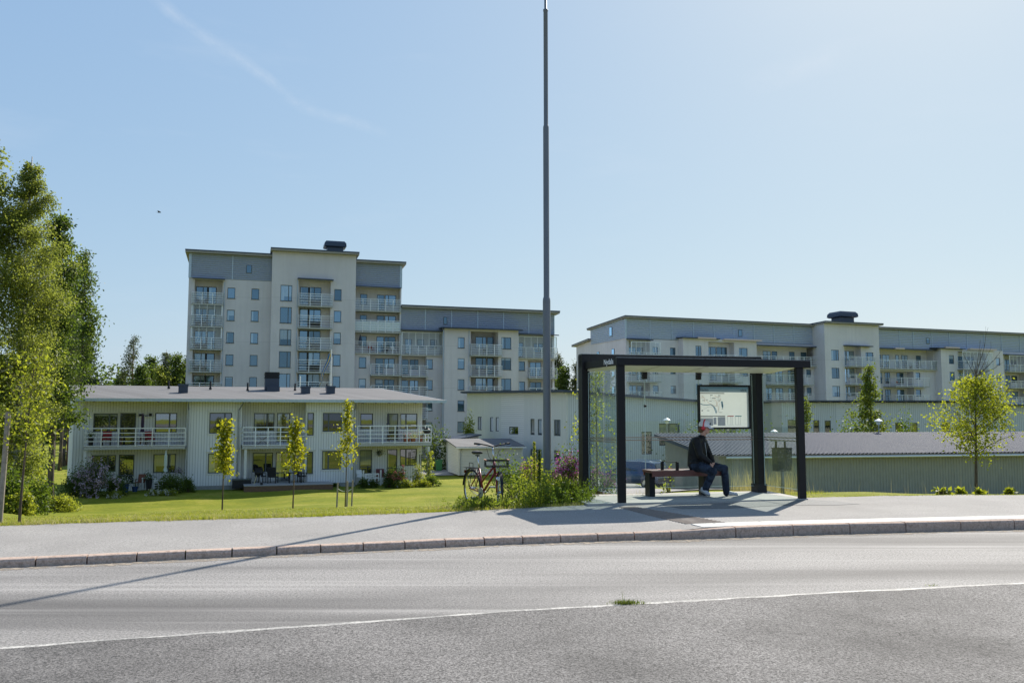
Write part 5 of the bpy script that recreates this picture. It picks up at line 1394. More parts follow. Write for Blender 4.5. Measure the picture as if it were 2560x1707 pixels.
brim = br.build('brim', capm, cp, smooth=True)
br = MB(); br.add(vs[14:], [(i * 2, i * 2 + 1, i * 2 + 3, i * 2 + 2) for i in range(6)]); br.tube([vs[i * 2 + 1] for i in range(7)], .006, 6); br.build('brim_underside', M['black_matt'], cp)
em = MB()
for a_, z_ in ((.42, .09), (.28, .10), (.36, .075), (.20, .082)): em.ball(H(-.008 + .108 * math.cos(a_), .088 * math.sin(a_) + .004, z_ - .008), (.012, .008, .008), 8, 5)
em.build('emblem', M['black_matt'], cp)
hp = MB()
arc = [H(-.018, .098 * math.sin(q), .012 + .136 * math.cos(q)) for q in [lerp(-1.62, 1.62, i / 14) for i in range(15)]]
hp.tube(arc, (.012), 8)
hp = hp.build('headphones', M['bright_red'], Pe, smooth=True)
for s in (-1, 1):
    c_ = MB(); c_.tube([H(-.014, .070 * s, -.012), H(-.014, .082 * s, -.012), H(-.014, .104 * s, -.012), H(-.014, .110 * s, -.012)], [.034, .038, .036, .026], 14); c_.build('ear_cup', M['bright_red'], hp, smooth=True)
gl = MB()
for s in (-1, 1):
    gl.ball(H(.083, .032 * s, .004), (.008, .025, .019), 12, 8, HM); gl.bar(H(.078, .056 * s, .010), H(-.01, .078 * s, .008), .006)
gl.bar(H(.092, -.012, .01), H(.092, .012, .01), .006)
gl.build('sunglasses', plain('dark_lens', (.012, .01, .009), .12), Pe, smooth=True)

# ---------------------------------------------------------------- litter bin on its post behind the side glass
pb_ = at(1957, 1219, 17.7)
zb = terrain(pb_.x, 17.7)
Bn = thing('litter_bin', 'dark perforated steel litter bin on a post behind the shelter side glass', 'litter bin', (pb_.x, 17.7, zb), rad(13))
q = lambda y: at(1957, 860 + y * .27421, 17.7).z - zb
mb = MB(); mb.tube([(0, 0, -.1), (0, 0, q(1140))], .035, 10); mb.build('post', M['steel'], Bn)
def perforated():
    t = NT('perforated_steel'); v = t.coord(scale=(34, 34, 34)); vo = t.node('TexVoronoi'); vo.inputs['Scale'].default_value = 1.0; vo.inputs['Randomness'].default_value = 0.25; t.link(v, vo.inputs['Vector'])
    hole = t.math('LESS_THAN', vo.outputs['Distance'], .42)
    p = t.principled((.055, .065, .058), .45, .3); tr = t.node('BsdfTransparent'); m_ = t.node('MixShader')
    t.link(hole, m_.inputs[0]); t.link(p, m_.inputs[1]); t.link(tr.outputs[0], m_.inputs[2]); return t.done(m_.outputs[0])
mb = MB(); w = .165
for (x0, y0), (x1, y1) in (((-w, -.11), (w, -.11)), ((w, -.11), (w, .11)), ((w, .11), (-w, .11)), ((-w, .11), (-w, -.11))):
    mb.quad((x0 * .95, y0, q(1155)), (x1 * .95, y1, q(1155)), (x1, y1, q(950)), (x0, y0, q(950)))
bk = mb.build('basket', perforated(), Bn)
mb = MB().box(-w * 1.02, w * 1.02, -.115, .115, q(965), q(945)); mb = MB()
for (x0, y0), (x1, y1) in (((-w, -.11), (w, -.11)), ((w, -.11), (w, .11)), ((w, .11), (-w, .11)), ((-w, .11), (-w, -.11))): mb.bar((x0, y0, q(950)), (x1, y1, q(950)), .012, .03)
mb.build('rim', M['black_matt'], bk)
mb = MB().box(-w * 1.05, w * 1.05, -.13, .13, q(885), q(876)); ld = mb.build('lid', M['steel'], Bn)
mb = MB().box(-w * .62, -w * .42, .06, .09, q(950), q(885)).box(w * .62, w * .8, .06, .09, q(950), q(885)).build('bracket', M['black_matt'], ld)

# ---------------------------------------------------------------- lamp post
LX, LY = at(1368, 1200, 16.3).x, 16.3
zL0 = terrain(LX, LY)
Lp = thing('lamp_post', 'tall stepped grey steel lamp post rising out of the frame beside the bicycle', 'lamp post', (LX, LY, zL0))
zz = lambda y: at(1368, y, LY).z - zL0
lamp_m = NT('post_steel'); v_ = lamp_m.coord(scale=(1, 1, .25)); n_ = lamp_m.noise(v_, 9, 5, .65); n2_ = lamp_m.noise(lamp_m.coord(scale=(1, 1, .12)), 2.2, 4)
lm = lamp_m.done(lamp_m.principled(lamp_m.mix(n2_, lamp_m.mix(n_, (.11, .125, .14), (.20, .215, .23)), (.15, .16, .17)), .5, .2, .35))
mb = MB(); mb.lathe([(.073, -.2), (.073, zz(752)), (.068, zz(746)), (.056, zz(742)), (.056, zz(320)), (.052, zz(316)), (.043, zz(313)), (.042, zz(30)), (.048, zz(29)), (.048, zz(25)), (.026, zz(23)), (.024, 11.2), (0, 11.2)], (0, 0, 0), 20)
mb.build('pole', lm, Lp, smooth=False)
for p in bpy.data.objects['pole'].data.polygons: p.use_smooth = abs(p.normal.z) < .3
mb = MB().box(-.045, .045, -.078, -.066, .62, .98); mb.build('service_door', lm, Lp)
mb = MB(); mb.tube([(0, 0, 11.15), (-.1, -.5, 11.5), (-.25, -1.2, 11.6)], .024, 8); arm = mb.build('arm', lm, Lp)
mb = MB(); mb.ball((-.33, -1.55, 11.6), (.12, .36, .07), 14, 8); mb.build('lamp_head', M['steel'], arm, smooth=True)

# ---------------------------------------------------------------- bicycle
BX, BY = at(1181, 1230, 15.75).x, 15.75
zB = terrain(BX, BY) - .02
Bi = thing('bicycle', 'dark red bicycle with black front rack parked in the weeds beside the lamp post', 'bicycle', (BX, BY, zB), math.atan2(-.87, .49))
R_ = .335; wb = 1.04
def wheel(name, parent, c, steer=0.0):
    Mw = Matrix.Translation(c) @ Matrix.Rotation(steer, 4, 'Z')
    def ring(rr, rt, n=40, m_=8):
        mb = MB(); mb.tube([Mw @ Vector((rr * math.cos(2 * math.pi * i / n), 0, rr * math.sin(2 * math.pi * i / n))) for i in range(n + 1)], rt, m_, cap=False); return mb
    t_ = ring(R_ - .018, .020).build('tyre', M['rubber'], parent, smooth=True)
    ring(R_ - .042, .010).build('rim', M['chrome'], t_, smooth=True)
    s = MB(); s.tube([Mw @ Vector((0, -.045, 0)), Mw @ Vector((0, .045, 0))], .022, 10)
    for i in range(28):
        a_ = 2 * math.pi * i / 28; o_ = .03 * (1 if i % 2 else -1)
        s.bar(Mw @ Vector((.02 * math.cos(a_ + .6), o_, .02 * math.sin(a_ + .6))), Mw @ Vector(((R_ - .045) * math.cos(a_), 0, (R_ - .045) * math.sin(a_))), .0028)
    s.build('spokes', M['chrome'], t_); return t_
cR, cF = Vector((0, 0, R_)), Vector((wb, 0, R_))
wheel('wheel', Bi, cR)
stv = rad(-22)
SM = Matrix.Translation(cF) @ Matrix.Rotation(stv, 4, 'Z') @ Matrix.Translation(-cF)
wheel('wheel', Bi, cF, stv)
bb, seatT, headB, headT = Vector((.42, 0, .29)), Vector((.27, 0, .70)), Vector((.86, 0, .66)), Vector((.82, 0, .86))
fr = MB()
for a_, b_, r_ in ((bb, headB, .021), (bb.lerp(seatT, .42), headT - Vector((.0, 0, .1)), .018), (bb, seatT, .018), (headB, headT, .023)): fr.tube([a_, b_], r_, 10)
for s in (-1, 1):
    fr.tube([bb + Vector((0, .03 * s, 0)), cR + Vector((0, .06 * s, 0))], .011, 8); fr.tube([seatT + Vector((.02, .015 * s, -.06)), cR + Vector((0, .06 * s, 0))], .010, 8)
fo = fr.build('frame', M['red'], Bi, smooth=True)
fk = MB()
for s in (-1, 1): fk.tube([SM @ (headB + Vector((.02, .045 * s, -.02))), SM @ (headB.lerp(cF, .5) + Vector((.02, .052 * s, 0))), SM @ (cF + Vector((0, .052 * s, 0)))], .014, 8)
fk.tube([SM @ (headB + Vector((.02, -.05, -.02))), SM @ (headB + Vector((.02, .05, -.02)))], .018, 8)
fk.build('fork', M['red'], Bi, smooth=True)
sp = MB(); sp.tube([seatT, Vector((.205, 0, .94))], .013, 8); sp.build('seat_post', M['chrome'], Bi, smooth=True)
sd_ = MB()
sd_.tube([Vector((.08, 0, .965)), Vector((.14, 0, .985)), Vector((.24, 0, .98)), Vector((.34, 0, .985)), Vector((.37, 0, .98))], [(.05, .02), (.095, .030), (.06, .028), (.03, .022), (.016, .014)], 14)
sd_.tube([Vector((.13, 0, .93)), Vector((.28, 0, .93))], .012, 6); sd_.build('saddle', M['black_matt'], Bi, smooth=True)
hb_ = MB(); stem = Vector((.775, 0, 1.10))
hb_.tube([headT, stem], .014, 8); stb = hb_.build('stem', M['chrome'], Bi, smooth=True)
hb_ = MB(); SMh = Matrix.Translation(stem) @ Matrix.Rotation(stv, 4, 'Z') 
hpts = [SMh @ Vector(p) for p in ((-.12, -.31, .055), (-.06, -.22, .05), (.03, -.10, .03), (.04, 0, .0), (.03, .10, .03), (-.06, .22, .05), (-.12, .31, .055))]
hb_.tube(hpts, .012, 8); hbar = hb_.build('handlebar', M['black'], Bi, smooth=True)
for s in (0, -1):
    g = MB(); a_, b_ = hpts[s], hpts[1 if s == 0 else -2]; g.tube([a_, a_.lerp(b_, .95)], .018, 8); g.build('grip', M['black_matt'], hbar, smooth=True)
    g = MB(); c_ = b_; g.tube([c_ + Vector((.03, 0, -.015)), c_.lerp(a_, .9) + Vector((.07, 0, -.035))], .007, 6); g.build('brake_lever', M['chrome'], hbar)
cb = MB(); cb.tube([hpts[2], SMh @ Vector((.16, -.12, -.02)), SMh @ Vector((.14, -.08, -.16)), SM @ (headB + Vector((.06, 0, .05)))], .004, 6); cb.tube([hpts[4], SMh @ Vector((.17, .10, -.04)), SMh @ Vector((.12, .06, -.18)), SM @ (headB + Vector((.03, .02, .0)))], .004, 6)
cb.build('cable', M['black_matt'], hbar)
# front rack over the wheel
rk_ = MB(); Rk = Matrix.Translation(headT + Vector((.05, 0, -.08))) @ Matrix.Rotation(stv, 4, 'Z')
def rp(x, y, z): return Rk @ Vector((x, y, z))
for z in (0, .10): rk_.tube([rp(.02, -.19, z), rp(.36, -.19, z), rp(.36, .19, z), rp(.02, .19, z), rp(.02, -.19, z)], .009, 6)
for y in (-.19, .19):
    for x0_, x1_ in ((.02, .10), (.19, .10), (.19, .28), (.36, .28)): rk_.bar(rp(x0_, y, 0 if x0_ != .1 else .1), rp(x1_, y, .10), .009)
for y in (-.12, -.04, .04, .12): rk_.bar(rp(.02, y, 0), rp(.36, y, 0), .008)
rk_.tube([rp(.02, -.05, 0), rp(-.03, 0, -.06)], .010, 6)
rkk = rk_.build('front_rack', M['black'], Bi)
wd = MB().bar(rp(.03, -.195, .115), rp(.36, -.195, .115), .03, .012).bar(rp(.03, .195, .115), rp(.36, .195, .115), .03, .012); wd.build('rack_slat', plain('copper_slat', (.42, .20, .11), .5), rkk)
lt = MB(); d_ = Vector((1, 0, -.05)); c_ = headB + Vector((.05, .02, -.10)); lt.tube([c_ - d_ * .03, c_ + d_ * .03, c_ + d_ * .04], [.02, .045, .045], 14); hl = lt.build('headlight', M['chrome'], Bi, smooth=True)
MB().ball(c_ + d_ * .045, (.012, .036, .036), 12, 8).build('lens', M['white'], hl, smooth=True)
fd_ = MB()
for c0, sm_, a0, a1 in ((cR, Matrix(), 15, 175), (cF, SM, 25, 150)):
    pts = [sm_ @ (c0 + Vector(((R_ + .022) * math.cos(rad(a)), 0, (R_ + .022) * math.sin(rad(a))))) for a in np.linspace(a0, a1, 18)]
    for p_, q_ in zip(pts, pts[1:]): fd_.bar(p_, q_, .05, .006, up=(p_ + q_) / 2 - sm_ @ c0)
fd_.build('mudguard', M['black'], Bi)
rr = MB()
for y in (-.06, -.02, .02, .06): rr.bar(Vector((-.22, y, .70)), Vector((.20, y, .70)), .009)
for x in (-.22, -.08, .06, .20): rr.bar(Vector((x, -.07, .70)), Vector((x, .07, .70)), .009)
for s in (-1, 1): rr.tube([Vector((-.12, .065 * s, .70)), cR + Vector((0, .07 * s, .03))], .007, 6); rr.tube([Vector((.1, .065 * s, .70)), cR + Vector((.02, .07 * s, .03))], .007, 6)
rr.tube([Vector((-.05, -.04, .71)), Vector((-.05, -.04, .79)), Vector((.1, -.04, .79)), Vector((.1, -.04, .71))], .006, 6)
rr = rr.build('rear_rack', M['black'], Bi)
MB().box(-.27, -.235, -.04, .04, .60, .65).build('rear_light', plain('dark_red_lens', (.10, .008, .008), .2), Bi)
ck = MB(); ck.tube([bb + Vector((0, -.05, 0)), bb + Vector((0, .05, 0))], .02, 10)
ck.lathe([(.02, .043), (.09, .043), (.09, .048), (.02, .048)], (0, 0, 0), 20); n0 = len(ck.v) - 80
for i in range(n0, len(ck.v)): x, y, z = ck.v[i]; ck.v[i] = (bb.x + x, -z, bb.z + y)
for s, a_ in ((-1, 215), (1, 35)):
    e_ = bb + Vector((.17 * math.cos(rad(a_)), .06 * s, .17 * math.sin(rad(a_)))); ck.bar(bb + Vector((0, .06 * s, 0)), e_, .018); ck.box(e_.x - .045, e_.x + .045, min(e_.y, e_.y + .09 * s), max(e_.y, e_.y + .09 * s), e_.z - .012, e_.z + .012)
for z in (.05, -.05): ck.bar(bb + Vector((0, -.045, z * 1.6)), cR + Vector((0, -.045, z * .7)), .008)
ck.build('crankset', M['steel'], Bi)
st_ = MB(); st_.tube([bb + Vector((-.05, .05, -.02)), Vector((.28, .20, .03))], .01, 6); st_.build('kickstand', M['steel'], Bi)

# ---------------------------------------------------------------- car in the yard behind the shelter
cp_ = at(1625, 1215, 50)
zC = terrain(cp_.x, 50) + .04
Ca = thing('parked_car', 'dark blue estate car with silver roof rails parked in the yard behind the shelter', 'car', (cp_.x - .9, 50.6, zC), rad(142))
# local: x forward, y left
carp = plain('dark_blue_car_paint', (.035, .075, .15), .22, .3, .05, 3, .6)
secs = [(-2.15, .50, .78, .80), (-2.10, .34, .98, .86), (-1.6, .30, 1.00, .90), (0, .26, .96, .91), (1.1, .28, .93, .90), (1.75, .32, .84, .84), (2.1, .42, .70, .70)]
vs, n = [], 10
for x, zb_, zt_, w_ in secs:
    for yy, z_ in ((-.86, 0), (-1, .35), (-.985, .75), (-.90, 1), (-.4, 1.03), (.4, 1.03), (.90, 1), (.985, .75), (1, .35), (.86, 0)): vs.append((x, yy * w_, lerp(zb_, zt_, z_)))
mb = MB(); mb.add(vs, [(i * n + j, i * n + (j + 1) % n, (i + 1) * n + (j + 1) % n, (i + 1) * n + j) for i in range(len(secs) - 1) for j in range(n)] + [tuple(range(n)), tuple(range(len(vs) - 1, len(vs) - n - 1, -1))])
mb.build('body', carp, Ca, smooth=True)
def cab(sc, top):
    q = [(-2.02, .97, .82 * sc), (-1.72, 1.46, .66 * sc), (-.9, top, .68 * sc), (.1, top - .02, .68 * sc), (.95, .95, .80 * sc)]
    return q
q = cab(1, 1.53); mb = MB(); vs = []
for x, z_, w_ in q: vs += [(x, -w_, z_), (x, w_, z_)]
mb.add(vs, [(i * 2, i * 2 + 1, i * 2 + 3, i * 2 + 2) for i in range(4)] + [(0, 2, 4, 6, 8), (9, 7, 5, 3, 1), (0, 8, 9, 1)]); mb.build('cabin', carp, Ca)
gm = plain('car_glass', (.02, .03, .035), .06)
for s in (-1, 1):
    g = MB(); W_ = lambda x, z_: (x, s * (lerp(.80, .665, (z_ - .97) / .5) + .012), z_)
    g.add([W_(-1.85, 1.02), W_(-1.62, 1.38), W_(-.45, 1.42), W_(-.45, 1.0)], [(0, 1, 2, 3)]); g.add([W_(-.38, 1.0), W_(-.38, 1.42), W_(.1, 1.42), W_(.72, 1.0)], [(0, 1, 2, 3)])
    g.build('side_window', gm, Ca)
    r_ = MB(); r_.tube([(-1.6, .58 * s, 1.50), (-1.45, .58 * s, 1.575), (.0, .58 * s, 1.575), (.15, .58 * s, 1.52)], .02, 6); r_.build('roof_rail', M['chrome'], Ca)
    MB().box(-2.16, -2.0, s * .62 - .12, s * .62 + .12, .82, 1.15).build('tail_light', M['bright_red'], Ca)
    for x in (-1.35, 1.3):
        t_ = MB(); t_.tube([(x, s * .70, .32), (x, s * .895, .32)], .32, 20); t_ = t_.build('wheel', M['rubber'], Ca)
        t_2 = MB(); t_2.tube([(x, s * .88, .32), (x, s * .905, .32)], .21, 14); t_2.build('rim', M['chrome'], t_)
    MB().box(.55, .68, s * .88 - .06, s * .88 + .12 * s + .0, .98, 1.10).build('mirror', carp, Ca)
MB().add([(-2.035, -.72, 1.02), (-2.035, .72, 1.02), (-1.775, .58, 1.42), (-1.775, -.58, 1.42)], [(0, 1, 2, 3)]).build('rear_window', gm, Ca)
MB().box(-2.19, -2.12, -.85, .85, .42, .60).build('bumper', M['black_matt'], Ca)
MB().box(-2.185, -2.13, -.26, .26, .68, .79).build('number_plate', M['white'], Ca)

# ================================================================ PLANTS
M['birch_leaf'] = leafy('birch_leaf', (.085, .115, .02), (.18, .21, .05), (.36, .41, .06), .52)
M['dark_leaf'] = leafy('dark_leaf', (.035, .065, .014), (.085, .125, .025), (.15, .22, .025), .45)
M['fresh_leaf'] = leafy('fresh_leaf', (.085, .12, .012), (.17, .20, .025), (.40, .44, .03), .57)
M['maple_leaf'] = leafy('maple_leaf', (.085, .115, .010), (.17, .19, .02), (.42, .42, .02), .58)
M['needle'] = leafy('pine_needles', (.040, .060, .030), (.095, .115, .052), (.12, .15, .04), .35)
M['bush_leaf'] = leafy('bush_leaf', (.035, .062, .012), (.09, .13, .022), (.17, .25, .02), .48)
M['weed_leaf'] = leafy('weed_leaf', (.09, .13, .016), (.19, .22, .03), (.42, .46, .04), .55)
M['dry_grass'] = leafy('dry_grass', (.26, .23, .09), (.50, .43, .20), (.55, .48, .18), .45)
M['grass_blade'] = leafy('grass_blade', (.10, .135, .010), (.21, .235, .025), (.42, .45, .03), .5)
M['lilac'] = leafy('lilac_blossom', (.45, .34, .48), (.72, .62, .74), (.40, .25, .42), .35)
M['pink'] = leafy('fireweed_blossom', (.30, .07, .26), (.58, .22, .50), (.50, .12, .40), .4)
M['white_flower'] = leafy('white_blossom', (.6, .6, .55), (.8, .8, .78), (.5, .5, .45), .3)
M['rosy'] = leafy('rosy_blossom', (.45, .10, .12), (.65, .25, .25), (.5, .15, .15), .35)
def bark(name, a, b, sc):
    t = NT(name); v = t.coord(scale=(1, 1, .22)); n = t.noise(v, sc, 5, .7); return t.done(t.principled(t.mix(t.ramp(n, [(.4, 0), (.6, 1)]), a, b), .9, normal=t.bump(n, .8, .02)))
def birch_bark():
    t = NT('birch_bark'); n = t.noise(t.coord(scale=(1, 1, 3.2)), 2.6, 4, .7); m_ = t.noise(t.coord(), 1.4, 3)
    c = t.mix(t.ramp(n, [(.50, 0), (.58, 1)]), (.46, .45, .42), (.05, .045, .04)); return t.done(t.principled(t.mix(t.math('MULTIPLY', m_, .4), c, (.18, .16, .13)), .8))
M['bark'] = bark('dark_bark', (.045, .035, .028), (.12, .095, .075), 7)
M['pine_bark'] = bark('pine_bark', (.10, .048, .028), (.24, .115, .06), 5)
M['birch_bark'] = birch_bark()
M['weed_mix'] = leafy('weed_mix', (.045, .08, .012), (.14, .18, .028), (.27, .34, .03), .5)
M['mid_leaf'] = leafy('mid_leaf', (.055, .085, .016), (.125, .16, .03), (.22, .28, .03), .48)
M['young_bark'] = bark('young_bark', (.055, .040, .030), (.13, .095, .07), 12)

def leaves(name, pts, size, mat, parent=None, rng=None, aspect=.62, droop=.25, loc=None, var=.35, flat=.0):
    n = len(pts); pts = np.asarray(pts, dtype=np.float64).reshape(-1, 3)
    d = rng.normal(size=(n, 3)); d[:, 2] -= droop * 1.5; d /= np.linalg.norm(d, axis=1)[:, None]
    q = rng.normal(size=(n, 3)); q[:, 2] *= (1 - flat)
    w = np.cross(d, q); w /= (np.linalg.norm(w, axis=1)[:, None] + 1e-9)
    s = (np.asarray(size) * (1 + var * rng.uniform(-1, 1, n)))[:, None]
    up = np.cross(w, d)
    a = pts; b = pts + d * s * .45 + w * s * aspect * .5 + up * s * .06; c = pts + d * s; e = pts + d * s * .45 - w * s * aspect * .5 + up * s * .06
    v = np.stack([a, b, c, e], 1).reshape(-1, 3)
    me = bpy.data.meshes.new(name)
    me.vertices.add(4 * n); me.vertices.foreach_set('co', v.ravel().astype(np.float32))
    me.loops.add(4 * n); me.loops.foreach_set('vertex_index', np.arange(4 * n, dtype=np.int32))
    me.polygons.add(n); me.polygons.foreach_set('loop_start', np.arange(0, 4 * n, 4, dtype=np.int32)); 
    me.update(calc_edges=True); me.materials.append(mat)
    o = bpy.data.objects.new(name, me); C.objects.link(o)
    if parent: o.parent = parent
    if loc is not None: o.location = loc
    return o

def tree(name, label, cat, base, H, prof, leaf, bark_, n_br, n_leaf, size, r0, seed, t0=.15, up=(.9, .25), lean=(0, 0), clump=.16, group=None, twigs=4, bend=.25, aspect=.62, droop=.25, squash=1.0, az=None, top=1.0):
    rng = np.random.default_rng(seed); R = random.Random(seed)
    T = thing(name, label, cat, base, 0, group)
    tr = MB(); ph = R.uniform(0, 6)
    def tp(t): return Vector((lean[0] * t * H + bend * .12 * H * .12 * math.sin(3 * t + ph), lean[1] * t * H + bend * .12 * H * .12 * math.cos(2.3 * t + ph), t * H))
    ks = [i / 10 for i in range(11)]
    tr.tube([tp(t) + (Vector((0, 0, -.3)) if t == 0 else Vector()) for t in ks], [r0 * (1 - .88 * t ** .9) * (1.25 if t == 0 else 1) for t in ks], 9)
    pts = []; ws = []
    cl = []
    for i in range(n_br):
        t = lerp(t0, top, ((i + R.random()) / n_br) ** .85)
        a = (R.uniform(0, 2 * math.pi) if az is None else R.uniform(*az)) + 0
        L_ = prof(t) * R.uniform(.62, 1.15)
        el = lerp(up[1], up[0], t) + R.uniform(-.2, .2)
        d = Vector((math.cos(a) * math.cos(el), math.sin(a) * math.cos(el) * squash, math.sin(el)))
        p = tp(t * .97); seg = [p.copy()]
        for k in range(1, 5):
            d2 = (d + Vector((R.uniform(-.22, .22), R.uniform(-.22, .22), R.uniform(-.15, .2)))).normalized(); p = p + d2 * L_ / 4; seg.append(p.copy())
        rb = max(.004, r0 * .34 * (1 - t) + r0 * .05)
        tr.tube(seg, [rb, rb * .8, rb * .6, rb * .4, rb * .2], 5, cap=False)
        for k in range(twigs):
            s = R.uniform(.3, 1.05) * 4; j_ = min(3, int(s)); q = seg[j_].lerp(seg[j_ + 1], min(1, s - j_))
            off = Vector((R.gauss(0, 1), R.gauss(0, 1), R.gauss(0, .8))) * L_ * .16
            c_ = q + off; tr.bar(q, c_, rb * .3 + .002)
            cl.append((c_, L_ * clump + size)); ws.append(L_ * R.uniform(.4, 1.3) + .15)
    ws = np.array(ws) / sum(ws); idx = rng.choice(len(cl), n_leaf, p=ws)
    cc = np.array([tuple(c[0]) for c in cl])[idx]; rr = np.array([c[1] for c in cl])[idx]
    P_ = cc + rng.normal(size=(n_leaf, 3)) * rr[:, None] * np.array([.7, .7, .65])
    tr.build('trunk', bark_, T, smooth=True, fixn=False)
    leaves('crown', P_, size, leaf, T, rng, aspect, droop)
    return T
def bush(name, label, cat, base, r, n, size, leaf, seed, fl=None, group=None, clumps=26, rise=0.0, stems=5, aspect=.62):
    rng = np.random.default_rng(seed); R = random.Random(seed)
    T = thing(name, label, cat, base, 0, group); rx, ry, h = r
    st = MB(); cc = []
    for i in range(clumps):
        a = R.uniform(0, 2 * math.pi); e = R.uniform(.02, 1) ** .7; q = R.uniform(.35, 1) 
        cc.append((rx * q * math.cos(a) * math.sqrt(1 - (e * .9) ** 2), ry * q * math.sin(a) * math.sqrt(1 - (e * .9) ** 2), h * lerp(rise, 1, e) * R.uniform(.8, 1.0)))
        st.tube([(R.uniform(-.1, .1) * rx, R.uniform(-.1, .1) * ry, -.05), (cc[-1][0] * .5, cc[-1][1] * .5, cc[-1][2] * .6), cc[-1]], [.012, .009, .004], 5, cap=False)
    st.build('stems', M['young_bark'], T, fixn=False)
    cc = np.array(cc); idx = rng.integers(0, clumps, n)
    s = np.array([rx, ry, h]) * .20
    P_ = cc[idx] + rng.normal(size=(n, 3)) * s; P_[:, 2] = np.abs(P_[:, 2])
    leaves('foliage', P_, size, leaf, T, rng, aspect)
    if fl:
        m_, fs, fm, lo = fl; top_ = cc[cc[:, 2] > h * lo]; k = rng.integers(0, len(top_), max(1, m_ // 14))
        ctr = top_[k] + rng.normal(size=(len(k), 3)) * s * .9; ctr[:, 1] -= ry * .15
        Pf = np.repeat(ctr, 14, 0) + rng.normal(size=(len(k) * 14, 3)) * np.array([.035, .035, .06]) * max(1, h)
        Pf[:, 2] = np.abs(Pf[:, 2]); leaves('blossoms', Pf, fs, fm, T, rng, .8)
    return T
def gp(px, py, Y=None):
    """foot of something on the terrain, seen at pixel column px, depth Y"""
    p = at(px, py, Y); return Vector((p.x, Y, terrain(p.x, Y)))
def height(px, ytop, Y, base): return at(px, ytop, Y).z - base.z

# ---- wood at the left
b = gp(42, 1200, 34); H_ = height(42, 392, 34, b)
tree('birch_tree', 'big pale green birch filling the left edge of the picture', 'tree', b, H_, lambda t: interp(t, [(0, .5), (.15, .85), (.35, 1.35), (.55, 1.75), (.72, 1.5), (.88, .8), (1, .2)]), M['birch_leaf'], M['birch_bark'], 130, 72000, .080, .17, 11, t0=.06, up=(.7, .2), twigs=8, clump=.13)
b = gp(-70, 1200, 33); H_ = height(-70, 330, 33, b)
tree('birch_tree', 'birch half outside the frame beyond the left edge', 'tree', b, H_, lambda t: 2.5 * (1 - t) ** .75 * (.6 + t) + .2, M['birch_leaf'], M['birch_bark'], 90, 22000, .12, .16, 12, t0=.1, up=(1.0, .35), twigs=5)
b = gp(126, 1170, 50); H_ = height(126, 535, 50, b)
tree('aspen_tree', 'darker aspen behind the big birch with one branch reaching out to the right', 'tree', b, H_, lambda t: 1.5 * (1 - t) ** .5 + .45, M['dark_leaf'], M['bark'], 70, 22000, .17, .2, 13, t0=.25, up=(.8, .2), twigs=6)
b = gp(192, 1170, 60); H_ = height(192, 625, 60, b)
tree('aspen_tree', 'slender dark aspen whose loose top stands out against the sky left of the low house', 'tree', b, H_, lambda t: .6 if t > .9 else (1.15 if t > .6 else .75), M['dark_leaf'], M['bark'], 48, 7000, .17, .13, 14, t0=.46, up=(.6, .0), twigs=5, clump=.2)
pine_px = [(134, 1157, 84, 800, 1.7), (149, 1160, 82, 690, 2.1), (158, 1150, 90, 760, 2.0), (171, 1142, 94, 720, 2.6), (188, 1140, 98, 800, 2.3), (108, 1130, 100, 780, 2.2), (205, 1140, 104, 850, 2.6)]
nm_ = ['thin leaning pine trunk leftmost in front of the pale road', 'dark straight pine second from the left beside the low house', 'pine close behind the dark straight one', 'tall pine with reddish bark nearest the gable of the low house', 'pine just left of the low house roof', 'pine deep in the wood behind the leftmost trunk', 'drooping pine whose branches overhang the low house roof']
for i, (px, py, Y, yt, w_) in enumerate(pine_px):
    b = gp(px, py, Y); H_ = height(px, yt, Y, b)
    tree('pine_tree', nm_[i], 'tree', b, H_, (lambda w__: (lambda t: w__ * (1.05 - t) ** .6 * (1 if t > .5 else .5)))(w_), M['needle'], M['pine_bark'] if i in (3, 4) else M['bark'], 46, 5200, .34, .17, 30 + i, t0=.42, up=(.5, -.1), lean=(.012 if i == 0 else 0, 0), clump=.14, group='pines beside the low house', twigs=5, aspect=.35, droop=0)
for i, (px, Y, yt, lab) in enumerate(((20, 44, 880, 'young leafy birch under the big birch at the left edge'), (62, 52, 930, 'bright green sapling thicket at the foot of the big birch'))):
    b = gp(px, 1200, Y); H_ = height(px, yt, Y, b)
    tree('birch_tree', lab, 'tree', b, H_, lambda t: (1.0 if i else 1.6) * (1 - t) ** .5 + .2, M['fresh_leaf'] if i else M['birch_leaf'], M['bark'], 50, 9000, .15, .08, 50 + i, t0=.05, up=(.9, .3), twigs=5)
for i, (px, Y, r, lab) in enumerate(((75, 36, (1.0, .8, 1.3), 'leafy undergrowth bush at the foot of the big birch'), (10, 30, (1.0, .8, 1.3), 'green undergrowth bush at the left picture edge behind the stake'), (140, 50, (1.3, 1.0, .7), 'low bright bush between wood and low house'), (50, 29.5, (.6, .5, .6), 'small bush on the grassy bank left of the lawn'))):
    b = gp(px, 1200, Y); bush('bush', lab, 'bush', b, r, 4200, .11, M['weed_leaf'] if i > 1 else M['bush_leaf'], 60 + i, clumps=40)
